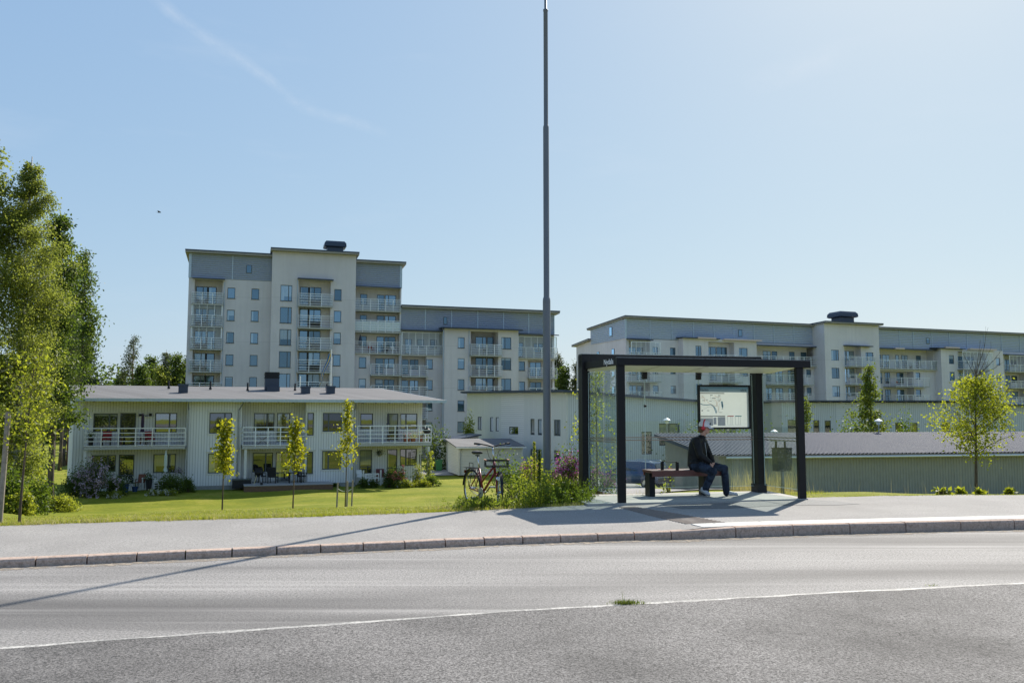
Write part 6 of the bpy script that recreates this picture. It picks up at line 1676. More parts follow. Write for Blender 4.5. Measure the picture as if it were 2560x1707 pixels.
# ---- trees seen over the roofs
for i, (px, Y, yt, w_, kind, lab) in enumerate(((326, 150, 838, 4.0, 'pine', 'tall pine with orange trunk standing alone above the low roof'), (372, 155, 892, 3.4, 'leaf', 'rounded leafy tree right of the lone pine'), (410, 150, 878, 2.6, 'pine', 'dark spruce tip above the leafy trees'),
        (440, 148, 888, 3.4, 'leaf', 'bright leafy tree left of the tall apartment block'), (464, 150, 888, 1.8, 'pine', 'dark narrow pine touching the wall of the tall block'), (350, 140, 915, 3.0, 'leaf', 'low leafy tree at the foot of the lone pine'), (395, 145, 920, 3.4, 'leaf', 'low leafy tree below the spruce tip'), (300, 160, 935, 2.8, 'leaf', 'small leafy tree left of the lone pine'),
        (1396, 150, 882, 2.6, 'pine', 'pine between the lamp post and the shelter'), (1412, 140, 920, 2.6, 'leaf', 'leafy tree in front of the pine behind the lamp post'), (1443, 155, 905, 2.4, 'pine', 'darker pine close to the left edge of the shelter'), (1470, 150, 930, 2.6, 'leaf', 'leafy tree behind the left shelter post'))):
    b = gp(px, 1100, Y); H_ = height(px, yt, Y, b)
    if kind == 'pine':
        tree('pine_tree', lab, 'tree', b, H_, (lambda w__: (lambda t: w__ * (1.05 - t) ** .75 + .2))(w_), M['needle'], M['pine_bark'], 54, 3600 if i == 0 else 5200, .40, .30, 80 + i, t0=.30, up=(.5, -.05), clump=.10, twigs=5, aspect=.34, droop=0)
    else:
        tree('leafy_tree', lab, 'tree', b, H_, (lambda w__: (lambda t: w__ * (1.02 - t) ** .5 + .2))(w_), M['dark_leaf'] if i % 2 else M['birch_leaf'], M['bark'], 50, 6500, .36, .22, 80 + i, t0=.12, up=(1.1, .2), twigs=5)
rng = np.random.default_rng(5)
n = 52000; X = rng.uniform(-230, -52, n); hh = 13 + 3 * np.sin(X * .4) + 2 * np.sin(X * 1.3)
Pf = np.stack([X, 186 + rng.uniform(0, 14, n) + 3 * np.sin(X * .9), -4.3 + hh * rng.uniform(0, 1, n) ** .8], 1)
tag(leaves('forest', Pf, .85, M['dark_leaf'], None, rng), 'dark edge of the far wood beyond the pale road', 'forest', kind='stuff')
# ---- young street trees on the lawn
def maple(px, py, Y, yt, prof, n, seed, lab, lean=(0, 0), nb=26):
    b = gp(px, py, Y); H_ = height(px, yt, Y, b)
    return tree('young_maple', lab, 'tree', b, H_, prof, M['maple_leaf'], M['young_bark'], nb, n, .115, .030, seed, t0=.36, up=(1.15, .75), lean=lean, clump=.14, group='young trees planted on the lawn', twigs=3, aspect=.85, droop=.1)
maple(556, 1270, 32, 1053, lambda t: .50 * (1.12 - t) ** .5, 900, 101, 'young maple with dense narrow crown, leftmost on the lawn', (.014, 0), 30)
maple(731, 1271, 32, 1044, lambda t: .62 * (1.1 - t) ** .6 * (1.2 if t < .6 else .8), 820, 102, 'young maple with a loose crown in front of the wooden terrace', (.02, 0), 26)
Tm = maple(863, 1256, 43, 1001, lambda t: 1.0 * (1.1 - t) ** .7, 950, 103, 'young maple held between three wooden stakes', (.012, 0), 30)
for (px, pyb, pyt, Y, dx), lab in (((842, 1256, 1206, 42.6, .03), 'leftmost wooden stake of the staked maple'), ((867, 1260, 1202, 42.0, .02), 'middle wooden stake of the staked maple'), ((879, 1255, 1200, 43.4, .04), 'rightmost wooden stake of the staked maple')):
    b = gp(px, pyb, Y); h = height(px, pyt, Y, b)
    mb = MB(); mb.tube([(0, 0, -.2), (dx, 0, h)], .04, 8); tag(mb.build('tree_stake', M['wood_grey'], loc=b, smooth=False), lab, 'stake', 'stakes of the young maple')
mb = MB(); b = gp(863, 1256, 43); p1, p2, p3 = at(843, 1220, 42.6), at(863, 1228, 43), at(879, 1222, 43.4)
mb.tube([p1 - b, (p1 + p2) / 2 - b - Vector((0, 0, .04)), p2 - b, (p2 + p3) / 2 - b - Vector((0, 0, .03)), p3 - b], .012, 6); tag(mb.build('tie_rope', M['offwhite'], loc=b), 'pale rope tying the maple to its stakes', 'rope')
# ---- left edge: staked sapling close to the footway
bx = on_level(14, 1306, .10); Ys = bx.y + .2
b = Vector((bx.x, Ys, terrain(bx.x, Ys)))
mb = MB(); tp_ = at(21, 1030, Ys) - b; mb.tube([(at(-2, 1306, Ys) - b).to_tuple()[:2] + (-.2,), tuple(tp_)], .038, 10); tag(mb.build('tree_stake', M['wood_grey'], loc=b), 'thick grey leaning stake at the left picture edge', 'stake')
H_ = height(30, 905, Ys + .15, b)
tree('young_birch', 'young leafy tree tied to the grey stake at the left picture edge', 'tree', b + Vector((.0, .15, 0)), H_, lambda t: .85 * (1.15 - t) ** .5, M['fresh_leaf'], M['young_bark'], 40, 1150, .055, .022, 120, t0=.42, up=(.9, .2), lean=(.045, 0), clump=.13, twigs=3, droop=.5)
# ---- right: young birch at the footway with its bare leader
b = gp(2439, 1236, 25); H_ = height(2451, 905, 25, b)
def crown_r(t): return interp(t, [(.2, .6), (.32, .95), (.45, 1.3), (.58, 1.32), (.7, .95), (.82, .6), (.9, .3)])
T = tree('young_birch', 'young birch with bright leaves and bare top twigs by the footway at the right', 'tree', b, H_, crown_r, M['fresh_leaf'], M['young_bark'], 60, 6600, .072, .055, 130, t0=.34, up=(.9, .2), lean=(.045, 0), clump=.12, twigs=4, droop=.5, top=.88)
R = random.Random(7); tw = MB(); p0 = Vector((.045 * H_ * .9, 0, H_ * .9))
for dx, dz, y in ((.30, 1.02, 0), (.42, .70, .1), (.52, .55, -.1), (.20, .62, .1), (-.08, .45, 0), (.62, .30, .05), (-.22, .55, .1), (.34, .36, -.15), (.08, .75, -.1)):
    pts = [p0 + 1.4 * Vector((dx * q ** .8 + R.uniform(-.02, .02), y * q, dz * q)) for q in (0, .3, .6, .85, 1)]
    tw.tube(pts, [.011, .008, .006, .004, .0025], 5)
    for k in range(4):
        q = pts[1 + k % 3]; tw.tube([q, q + Vector((R.uniform(-.02, .16), R.uniform(-.08, .08), R.uniform(.12, .28)))], [.003, .0015], 4)
tw.build('bare_twigs', M['young_bark'], T)
# ---- tree and shrubs behind the garage roof, branches by the shelter
b = gp(2180, 1090, 74); H_ = height(2183, 908, 74, b)
tree('leafy_tree', 'pointed leafy tree rising behind the garage roof', 'tree', b, H_, lambda t: (2.9 if t < .5 else 1.9) * (1.03 - t) ** .8 + .08, M['mid_leaf'], M['bark'], 40, 4200, .21, .11, 147, t0=.2, up=(.75, .15), twigs=5, clump=.12)
b = gp(2018, 1090, 70); H_ = height(2018, 1000, 70, b)
tree('leafy_tree', 'small loose tree just right of the right shelter post', 'tree', b, H_, lambda t: 1.1 * (1.05 - t) ** .5, M['mid_leaf'], M['bark'], 30, 1300, .17, .06, 141, t0=.3, up=(1.1, .3), twigs=4)
for i, (px, Y, r, yt, lab) in enumerate(((2140, 70, (2.3, 1.2, 1), 1074, 'low shrub beside the park lamp behind the garage roof'), (1800, 72, (5.5, 1.2, 1), 1062, 'wide shrub behind the garage roof below the route map'), (2265, 72, (1.2, .8, 1), 1072, 'small shrub at the grey house window'), (1176, 88, (.8, .7, 1), 1063, 'leafy shrub peeping over the beige shed roof'))):
    b = gp(px, 1100, Y); h = height(px, yt, Y, b); bush('shrub', lab, 'shrub', b, (r[0], r[1], h), 2600, .19, M['bush_leaf'] if i < 3 else M['weed_leaf'], 150 + i, clumps=34)
b = gp(1492, 1240, 17.6); H_ = height(1492, 905, 17.6, b)
tree('young_birch', 'thin young birch growing behind the left shelter post', 'tree', b, H_, lambda t: .62 * (1.1 - t) ** .4, M['fresh_leaf'], M['young_bark'], 40, 1000, .055, .022, 160, t0=.22, up=(.7, .0), clump=.16, twigs=3, droop=.4)
b = gp(1672, 1250, 17.0)
bush('sapling', 'thin leafy sapling growing under the bench behind the glass', 'sapling', b, (.14, .1, .55), 90, .06, M['fresh_leaf'], 163, clumps=7)
# ---- flowering bushes by the lamp post, weeds around the bicycle
for i, (px, Y, r, yt, n_, fl, leaf, lab) in enumerate((
        (1418, 17.4, (.46, .42), 1140, 2600, (1100, .035, M['pink'], .62), 'bush_leaf', 'fireweed bush with pink tops between lamp post and shelter'),
        (1330, 17.6, (.30, .3), 1165, 1500, (420, .03, M['pink'], .5), 'weed_leaf', 'looser fireweed left of the lamp post'),
        (1497, 22.0, (.55, .5), 1178, 1300, (600, .04, M['pink'], .4), 'bush_leaf', 'fireweed seen through the left shelter glass'),
        (1385, 15.9, (.24, .22), 1212, 520, None, 'fresh_leaf', 'broad leaved weed clump at the foot of the lamp post'),
        (1418, 15.4, (.24, .2), 1214, 480, None, 'weed_leaf', 'broad leaved weed clump between lamp post and shelter'),
        (1222, 14.75, (.26, .15), 1247, 420, None, 'fresh_leaf', 'low leafy weeds in front of the bicycle'),
        (1285, 45, (2.0, 1.0), 1155, 2600, None, 'bush_leaf', 'dark rounded bush behind the bicycle front wheel'))):
    b = gp(px, 1240, Y); h = height(px, yt, Y, b); bush('flowering_bush' if fl else 'weed_clump' if i < 6 else 'bush', lab, 'bush' if fl or i == 6 else 'weeds', b, (r[0], r[1], h), n_, (.055 if Y < 30 else .12) * (1.6 if i in (3, 4) else 1), M[leaf], 170 + i, fl=fl, clumps=26 if Y < 30 else 40)
for i, (px, yt, Y, lab) in enumerate(((1336, 1104, 16.1, 'tall seeded dock stalk left of the lamp post'), (1349, 1124, 15.9, 'darker shorter dock stalk touching the lamp post'))):
    b = gp(px, 1240, Y); h = height(px, yt, Y, b); T = thing('dock_plant', lab, 'weed', b, 0, 'dock stalks by the lamp post'); rng = np.random.default_rng(190 + i)
    mb = MB(); mb.tube([(0, 0, -.05), (.01, 0, h * .5), (0, 0, h)], [.010, .008, .003], 6); mb.build('stem', M['young_bark'], T)
    t_ = rng.uniform(.35, 1, 900); rr = .045 * (1.05 - t_) ** .4
    a_ = rng.uniform(0, 6.28, 900); leaves('seed_head', np.stack([rr * np.cos(a_) * rng.uniform(.2, 1, 900), rr * np.sin(a_), t_ * h], 1), .026, M['weed_leaf'] if i == 0 else M['dark_leaf'], T, rng)
    a_ = rng.uniform(0, 6.28, 14); leaves('leaf', np.stack([.06 * np.cos(a_), .06 * np.sin(a_), rng.uniform(.02, .35, 14) * h], 1), .16, M['weed_leaf'], T, rng, .35)

def blades(name, spots, mat, label, cat, seed, dry=0):
    """spots: (x, y, z, height, width, lean)"""
    rng = np.random.default_rng(seed); s = np.asarray(spots); n = len(s)
    a = rng.uniform(0, 2 * math.pi, n); dx, dy = np.cos(a), np.sin(a); h = s[:, 3]; w = s[:, 4]; ln = s[:, 5] * h
    b0 = s[:, :3]; px, py = -dy * w, dx * w
    z = np.zeros(n); V = lambda k, t: np.stack([b0[:, 0] + px * k + dx * ln * t * t, b0[:, 1] + py * k + dy * ln * t * t, b0[:, 2] + h * t * (1 - .15 * t)], 1)
    v = np.stack([V(-.5, 0), V(.5, 0), V(.42, .5), V(-.42, .5), V(0, 1)], 1).reshape(-1, 3)
    me = bpy.data.meshes.new(name); me.vertices.add(5 * n); me.vertices.foreach_set('co', v.ravel().astype(np.float32))
    k = np.arange(n)[:, None] * 5; me.loops.add(7 * n); me.loops.foreach_set('vertex_index', (k + np.array([0, 1, 2, 3, 3, 2, 4])).ravel().astype(np.int32)); me.polygons.add(2 * n); me.polygons.foreach_set('loop_start', (np.arange(n)[:, None] * 7 + np.array([0, 4])).ravel().astype(np.int32))
    me.update(calc_edges=True); me.materials.append(mat); o = bpy.data.objects.new(name, me); C.objects.link(o)
    return tag(o, label, cat, kind='stuff')
R = random.Random(21)
def scatter(n, x0, x1, d0, d1, h0, h1, w=.006, lean=.5, bias=1.0, clump=0):
    out = []
    cs = [(R.uniform(x0, x1), R.random() ** bias) for _ in range(max(1, n // clump))] if clump else None
    for i in range(n):
        if cs: cx, cd = R.choice(cs); X = cx + R.gauss(0, .08); d = lerp(d0, d1, cd) + R.gauss(0, .05)
        else: X = R.uniform(x0, x1); d = lerp(d0, d1, R.random() ** bias)
        Y = Yb(X) + d; out.append((X, Y, terrain(X, Y) - .01 if d > 0 else .11, R.uniform(h0, h1), w * R.uniform(.6, 1.4), R.uniform(.1, lean)))
    return out
g = scatter(20000, -9, 1.6, -.02, .5, .025, .07, .005, .9, 1.4) + scatter(30000, -12, 1.2, .4, 6, .02, .045, .006, .9) + scatter(3000, -9, 1.5, -.05, .35, .04, .10, .005, .8, 1.2, 40)
g += scatter(8000, 5.6, 14, -.10, .40, .02, .06, .005, .9, 1.3) + scatter(1600, 3.0, 6.5, 1.2, 2.6, .04, .12, .005, .8)
blades('grass', g, M['grass_blade'], 'grass blades along the footway edges and over the near lawn', 'grass', 1)
g = scatter(6000, -9, 1.6, -.06, .6, .03, .10, .004, .9, 1.5, 25) + scatter(260, -1.4, .2, .1, .7, .10, .30, .003, .6) + scatter(1100, 4.6, 5.9, 1.4, 2.8, .25, .80, .003, .5) + scatter(90, 5.6, 12, .2, .8, .1, .5, .0025, .6) + scatter(260, 1.0, 2.6, .9, 1.9, .1, .3, .003, .6)
g += scatter(9000, -12, 1.2, .4, 7, .02, .05, .006, 1.0)
blades('dry_grass', g, M['dry_grass'], 'pale dry grass stems along the footway and behind the shelter', 'grass', 2)
g = scatter(2200, -.95, 1.35, .05, .9, .06, .24, .007, .7, 1.0) + scatter(900, .2, 1.4, .4, 1.8, .2, .6, .008, .6)
blades('weed_blades', g, M['weed_mix'], 'broad grass blades among the weeds by the bicycle', 'weeds', 3)
pts = []
for i in range(270):
    X = R.uniform(-.9, 1.38); d = R.uniform(.05, 1.7) if X > .2 else R.uniform(.02, .75); Y = Yb(X) + d
    if X < .1 and R.random() < .5: continue
    h = (R.uniform(.10, .32) if X > .85 else R.uniform(.12, .50) if X > .1 else R.uniform(.05, .20)) * (1.25 if d > .8 else 1)
    z = terrain(X, Y); dx, dy = R.gauss(0, .12), R.gauss(0, .12)
    for k in range(int(10 + h * 60)):
        t = R.random() ** .7; w = .055 * (1.15 - t)
        pts.append((X + dx * t + R.gauss(0, w), Y + dy * t + R.gauss(0, w), z + .01 + h * t))
o = leaves('weeds', np.array(pts), .055, M['weed_mix'], None, np.random.default_rng(77), .45, -.4); tag(o, 'leafy green weeds around the bicycle and the foot of the lamp post', 'weeds', kind='stuff')
for i, (px, py, n_, h, lab) in enumerate(((1568, 1508, 420, .05, 'weed tuft growing in the white edge line'), (2330, 1463, 24, .035, 'tiny grass tuft on the white edge line far right'))):
    p = on_level(px, py, .01); s = [(p.x + R.gauss(0, .07 if i == 0 else .03), p.y + R.gauss(0, .02), .008, R.uniform(.3, 1) * h, .004, R.uniform(.3, 1.2)) for _ in range(n_)]
    if i == 0: s += [(p.x - .03 + R.gauss(0, .01), p.y, .008, R.uniform(.10, .24), .002, .25) for _ in range(6)]
    o = blades('grass_tuft', s, M['mid_leaf'], lab, 'grass tuft', 30 + i); del o['kind']
for i, (px, wd_) in enumerate(((2355, 46), (2402, 26), (2450, 22), (2525, 22))):
    b = on_level(px, 1237, .10); b = gp(px, 1237, b.y + .12)
    bush('weed_clump', ['broad bright weed clump on the grass edge left of the young birch', 'small bright weed just left of the young birch', 'small bright weed just right of the young birch', 'small bright weed on the grass edge near the right picture edge'][i], 'weeds', b, (wd_ / 260, .08, .12), 60, .10, M['fresh_leaf'], 200 + i, clumps=8, stems=2)

# ================================================================ THINGS AROUND THE LOW HOUSE
def fr_at(k, px, py, y):
    h = FR.hit(*k(px, py), y); X, Yw = FR.world(h[0], y); return Vector((X, Yw, h[2]))
GZ = GR + .05
def foot(k, px, y, z): p = fr_at(k, px, 1200, y); return Vector((p.x, p.y, z))
def parasol(k, px, yt, yb, y, zfloor, col, label, name='parasol'):
    t_ = fr_at(k, px, yt, y); b_ = fr_at(k, px, yb, y); T = thing(name, label, 'parasol', (t_.x, t_.y, zfloor), 0)
    h, hb_ = t_.z - zfloor, b_.z - zfloor
    MB().lathe([(.0, 0), (.26, 0), (.26, .05), (.05, .08), (.024, .1), (.024, h), (0, h)], (0, 0, 0), 12).build('pole', M['white'], T)
    mb = MB(); n = 18; vs = []
    prof = [(0.0, 0.02), (.10, .03), (.25, .085), (.45, .10), (.7, .10), (.80, .075), (.9, .12), (1.0, .15)]
    for t__, r in prof:
        for j in range(n): a = 2 * math.pi * j / n; q = r * (1 if j % 2 else .72); vs.append((q * math.cos(a), q * math.sin(a), lerp(h + .04, hb_, t__)))
    mb.add(vs, [(i * n + j, i * n + (j + 1) % n, (i + 1) * n + (j + 1) % n, (i + 1) * n + j) for i in range(len(prof) - 1) for j in range(n)])
    mb.build('canopy', cloth(name + '_cloth', col, .8, 5, .3), T)
parasol(k3, 1003, 455, 690, .2, -.36, (.055, .035, .075), 'closed dark purple parasol on the left balcony')
parasol(k3, 1268, 905, 1148, -1.0, GZ, (.55, .62, .58), 'closed pale parasol in the ground floor garden at the left')
parasol(k4, 1615, 445, 570, .6, -.31, (.12, .12, .14), 'closed grey parasol on the right balcony')
def chair(label, pos, rz, frame, cush, w=.55, bh=.95, name='garden_chair', group='chairs around the low house'):
    T = thing(name, label, 'chair', pos, rz, group)
    MB().box(-w / 2, w / 2, -.26, .26, .40, .46).build('seat', cush, T)
    m_ = MB(); m_.add([(-w / 2, .22, .46), (w / 2, .22, .46), (w / 2, .36, bh), (-w / 2, .36, bh), (-w / 2, .27, .46), (w / 2, .27, .46), (w / 2, .41, bh), (-w / 2, .41, bh)], [(0, 1, 2, 3), (7, 6, 5, 4), (0, 4, 5, 1), (1, 5, 6, 2), (2, 6, 7, 3), (3, 7, 4, 0)]); m_.build('backrest', cush, T)
    for x in (-w / 2 + .03, w / 2 - .03):
        for y in (-.23, .23): MB().box(x - .02, x + .02, y - .02, y + .02, 0, .40).build('leg', frame, T)
        MB().box(x - .025, x + .025, -.25, .28, .63, .66).box(x - .02, x + .02, -.25, -.21, .40, .63).build('armrest', frame, T)
redc = cloth('red_cushion', (.30, .03, .03), .8, 6, .2); wick = cloth('dark_wicker', (.02, .02, .022), .7, 40, .4)
chair('red cushioned chair at the left end of the left balcony', foot(k3, 565, .6, -.36), FR.yaw, M['black'], redc)
chair('red cushioned chair right of the purple parasol', foot(k3, 1070, .6, -.36), FR.yaw + .3, M['black'], redc)
chair('red brown wooden chair beside the white garden table', foot(k3, 972, .3, GZ), FR.yaw - .3, M['wood_brown'], plain('red_brown_wood', (.20, .06, .035), .6, 0, .2), .5, .95)
chair('high dark wicker chair in the middle of the wooden terrace', foot(k4, 358, -.6, GR + .28), FR.yaw + 2.7, M['black'], wick, .6, 1.12)
chair('dark wicker chair behind the kettle barbecue', foot(k4, 225, .3, GR + .28), FR.yaw + .4, M['black'], wick, .6, 1.0)
chair('dark wicker chair at the right end of the wooden terrace', foot(k4, 672, -.4, GR + .28), FR.yaw + 1.2, M['black'], wick, .6, .95)
chair('dark red chair in the flower garden at the right', foot(k4, 1532, .4, GZ), FR.yaw, M['wood_brown'], plain('dark_red_wood', (.12, .02, .02), .6), .6, .98)
chair('white slatted chair behind the white garden gate', foot(k4, 1325, .2, GZ), FR.yaw + .5, M['white'], M['white'], .5, .95)
def table(label, pos, rz, w, d, h, mat, name='garden_table'):
    T = thing(name, label, 'table', pos, rz); MB().box(-w / 2, w / 2, -d / 2, d / 2, h - .04, h).build('tabletop', mat, T)
    for x in (-w / 2 + .05, w / 2 - .05):
        for y in (-d / 2 + .05, d / 2 - .05): MB().box(x - .025, x + .025, y - .025, y + .025, 0, h - .04).build('leg', mat, T)
table('white garden table beside the red brown chair', foot(k3, 1075, .1, GZ), FR.yaw, .9, .6, .74, M['white'])
table('dark table at the right end of the wooden terrace', foot(k4, 600, -.9, GR + .28), FR.yaw, .9, .7, .72, M['black_matt'])
table('wooden table on the left balcony below the purple parasol', foot(k3, 850, .35, -.36), FR.yaw, 1.3, .7, .6, M['wood_brown'])
table('dark table on the right balcony', foot(k4, 1700, .3, -.31), FR.yaw, 1.3, .6, .62, M['wood_brown'])
for k, px, y, zf, mat, lab in ((k4, 235, .4, -.41, M['wood_grey'], 'wooden folding table on the middle balcony'), (k4, 1400, .2, -.31, M['band_trim'], 'pale blue folding table on the right balcony')):
    T = thing('folding_table', lab, 'table', foot(k, px, y, zf), FR.yaw); MB().box(-.45, .45, -.3, .3, .68, .71).build('tabletop', mat, T)
    for yy in (-.25, .25): MB().bar((-.38, yy, 0), (.38, yy, .68), .04, .03, up=(0, 1, 0)).bar((.38, yy + .035, 0), (-.38, yy + .035, .68), .04, .03, up=(0, 1, 0)).build('leg', mat, T)
# kettle barbecues
def kettle(label, pos, s=1.0):
    T = thing('kettle_barbecue', label, 'barbecue', pos)
    MB().lathe([(0, .62), (.16, .64), (.25, .70), (.28, .78), (.28, .80)], n=18).build('bowl', M['black'], T, smooth=True)
    MB().lathe([(.285, .80), (.27, .90), (.20, .99), (.06, 1.04), (.03, 1.05), (.03, 1.09), (0, 1.09)], n=18).build('lid', M['black'], T, smooth=True)
    for a in (210, 330, 90):
        m_ = MB(); m_.tube([(.14 * math.cos(rad(a)), .14 * math.sin(rad(a)), .66), (.32 * math.cos(rad(a)), .32 * math.sin(rad(a)), .0)], .014, 6); m_.build('leg', M['chrome'], T)
    m_ = MB(); m_.tube([(.26, -.22, .09), (.26, -.17, .09)], .09, 14); m_.build('wheel', M['rubber'], T)
kettle('black kettle barbecue on the left end of the wooden terrace', foot(k4, 203, -1.9, GR + .28))
kettle('black kettle barbecue at the right end of the right balcony', foot(k4, 2030, .2, -.31))
T = thing('storage_box', 'dark grey storage box against the house wall left of the terrace', 'storage box', foot(k3, 2142, -.5, GR), FR.yaw)
MB().box(-.62, .62, -.3, .35, 0, .55).build('bin', M['black_matt'], T); MB().box(-.65, .65, -.33, .38, .552, .62).build('lid', M['trim_grey'], T)
# planters and pots
def pot(label, pos, r, h, mat, leaf, n, seed, fl=None, cat='plant pot'):
    T = thing('flower_pot', label, cat, pos, 0, 'flower pots around the low house'); rng = np.random.default_rng(seed)
    MB().lathe([(0, 0), (r * .72, 0), (r, h), (r * .9, h), (r * .85, h * .85), (0, h * .85)], n=14).build('pot', mat, T, smooth=False)
    P_ = rng.normal(size=(n, 3)) * np.array([r * .8, r * .8, r * .7]) + np.array([0, 0, h + r * .7]); P_[:, 2] = np.maximum(P_[:, 2], h * .8); leaves('foliage', P_, .09, leaf, T, rng)
    if fl: P_ = rng.normal(size=(fl[0], 3)) * np.array([r * .8, r * .8, r * .6]) + np.array([0, -r * .4, h + r]); leaves('blossoms', P_, .06, fl[1], T, rng, .9)
terra = plain('terracotta', (.30, .11, .06), .8); bluep = plain('blue_glaze', (.02, .05, .14), .25)
pot('blue glazed pot with white flowers by the ground floor door', foot(k3, 800, -1.6, GR), .26, .5, bluep, M['bush_leaf'], 160, 1, (140, M['white_flower']))
pot('smaller dark blue pot right of the white flowered one', foot(k3, 915, -1.5, GR), .2, .34, bluep, M['dark_leaf'], 60, 2)
pot('teal tub with leafy plant left of the blue pot', foot(k3, 730, -1.5, GR), .25, .55, plain('teal_tub', (.06, .16, .18), .5), M['bush_leaf'], 260, 3)
pot('terracotta pot with leafy plant low on the right balcony', foot(k4, 1880, -.2, -.31), .2, .3, terra, M['weed_leaf'], 120, 4)
pot('terracotta pot with white flowers on the right balcony', foot(k4, 1960, -.1, -.31), .2, .45, terra, M['weed_leaf'], 90, 5, (60, M['white_flower']))
pot('reddish planter with pale plant on the right balcony', foot(k4, 1810, -.1, -.31), .28, .3, terra, M['bush_leaf'], 80, 6, (40, M['rosy']))
pot('dark pot with round black plant at the left end of the left balcony', foot(k3, 385, .3, -.36), .18, .6, M['black_matt'], M['dark_leaf'], 160, 7)
pot('dark tub of foliage in front of the ground floor window at the left', foot(k3, 1075, -.3, GR), .22, .7, M['black_matt'], M['dark_leaf'], 260, 8)
pot('purple flowered pot on a stand at the ground floor corner', foot(k3, 1415, .2, GR), .2, 1.0, M['offwhite'], M['dark_leaf'], 120, 9, (150, M['lilac']))
def basket(label, p, seed):
    T = thing('hanging_basket', label, 'hanging basket', p); rng = np.random.default_rng(seed)
    MB().lathe([(0, -.20), (.10, -.18), (.17, 0), (.15, 0), (0, -.02)], n=12).build('basket', M['steel'], T); leaves('foliage', rng.normal(size=(130, 3)) * np.array([.15, .12, .11]) + np.array([0, 0, .12]), .09, M['rosy'] if seed == 2 else M['dark_leaf'], T, rng)
p = fr_at(k4, 1518, 885, 1.2); basket('hanging basket with dark red plant on the wall at the right', p, 1)
T = thing('wall_shelf', 'small white wall shelf with dark ornaments above the left balcony', 'shelf', fr_at(k3, 1035, 512, 1.33), FR.yaw)
MB().box(-.42, .42, -.18, 0, -.02, .02).build('board', M['white'], T)
for x, h in ((-.33, .16), (.05, .05), (.3, .2)): MB().box(x - .09, x + .09, -.15, -.03, .022, .02 + h).build('ornament', M['black_matt'], T)
# white planter screen and garden gate
T = thing('lattice_planter', 'white lattice planter box in front of the left ground floor window', 'planter', foot(k3, 1300, -1.6, GR), FR.yaw)
m_ = MB(); W_, Hh = 1.75, .72
for x in axis((-W_ / 2, W_ / 2, .25)): m_.box(x - .02, x + .02, -.02, .02, 0, Hh)
for z in (.08, .24, .4, .56, Hh): m_.box(-W_ / 2, W_ / 2, -.025, .018, z - .02, z + .02)
m_.build('lattice', M['white'], T); MB().box(-W_ / 2, W_ / 2, .06, .4, 0, Hh * .8).build('box', M['black_matt'], T)
T = thing('garden_gate', 'white garden gate with crossed top panel in front of the right ground floor flat', 'gate', foot(k4, 1437, -1.4, GR), FR.yaw)
w = 1.0; m_ = MB(); m_.box(-w / 2, -w / 2 + .06, -.03, .03, .05, .85).box(w / 2 - .06, w / 2, -.03, .03, .05, .85)
for z in (.08, .52, .82): m_.box(-w / 2 + .06, w / 2 - .06, -.025, .025, z - .03, z + .03)
m_.bar((-w / 2 + .06, 0, .55), (w / 2 - .06, 0, .79), .04, .04, up=(0, 1, 0)).bar((-w / 2 + .06, .001, .79), (w / 2 - .06, .001, .55), .038, .038, up=(0, 1, 0))
for x in (-.22, 0, .22): m_.box(x - .025, x + .025, -.018, .018, .11, .49)
m_.build('leaf', M['white'], T)
for x in (-.62, .62): MB().box(x - .05, x + .05, -.05, .05, 0, 1.08).build('gate_post', M['offwhite'], T)
# trellis tower with a climber, climber on the far wall, green bin
T = thing('trellis_tower', 'dark trellis tower with a climbing plant at the right end of the low house', 'trellis', foot(k4, 2005, -.5, GR), FR.yaw)
m_ = MB()
for x in (-.3, .3):
    for y in (-.25, .25): m_.box(x - .025, x + .025, y - .025, y + .025, 0, 2.1)
for z in axis((.3, 2.1, .2)): m_.box(-.3, .3, -.27, -.25, z - .012, z + .012)
m_.build('trellis', M['black_matt'], T); rng = np.random.default_rng(8)
P_ = np.stack([rng.normal(.35, .16, 500), rng.normal(-.1, .2, 500), rng.uniform(.2, 2.35, 500)], 1); leaves('climber', P_, .12, M['weed_leaf'], T, rng)
p = at(1092, 1085, 82); b = Vector((p.x, 82, terrain(p.x, 82)))
bush('climber', 'dark climbing shrub against the apartment wall left of the cream shed', 'shrub', b, (1.5, .6, height(1092, 1085, 82, b)), 1500, .2, M['dark_leaf'], 210, clumps=34)
p = at(1097, 1150, 80); b = Vector((p.x, 80, terrain(p.x, 80))); T = thing('wheelie_bin', 'green wheelie bin beyond the right end of the low house', 'bin', b, .2)
MB().add([(-.24, -.28, .08), (.24, -.28, .08), (.24, .24, .08), (-.24, .24, .08), (-.3, -.36, 1.0), (.3, -.36, 1.0), (.3, .32, 1.0), (-.3, .32, 1.0)], [(3, 2, 1, 0), (4, 5, 6, 7), (0, 1, 5, 4), (1, 2, 6, 5), (2, 3, 7, 6), (3, 0, 4, 7)]).build('body', plain('green_plastic', (.03, .16, .05), .5), T)
MB().box(-.32, .32, -.38, .36, 1.002, 1.07).build('lid', plain('green_lid', (.03, .13, .05), .5), T)
for s in (-1, 1):
    m_ = MB(); m_.tube([(.24 * s, .26, .1), (.3 * s, .26, .1)], .1, 12); m_.build('wheel', M['rubber'], T)
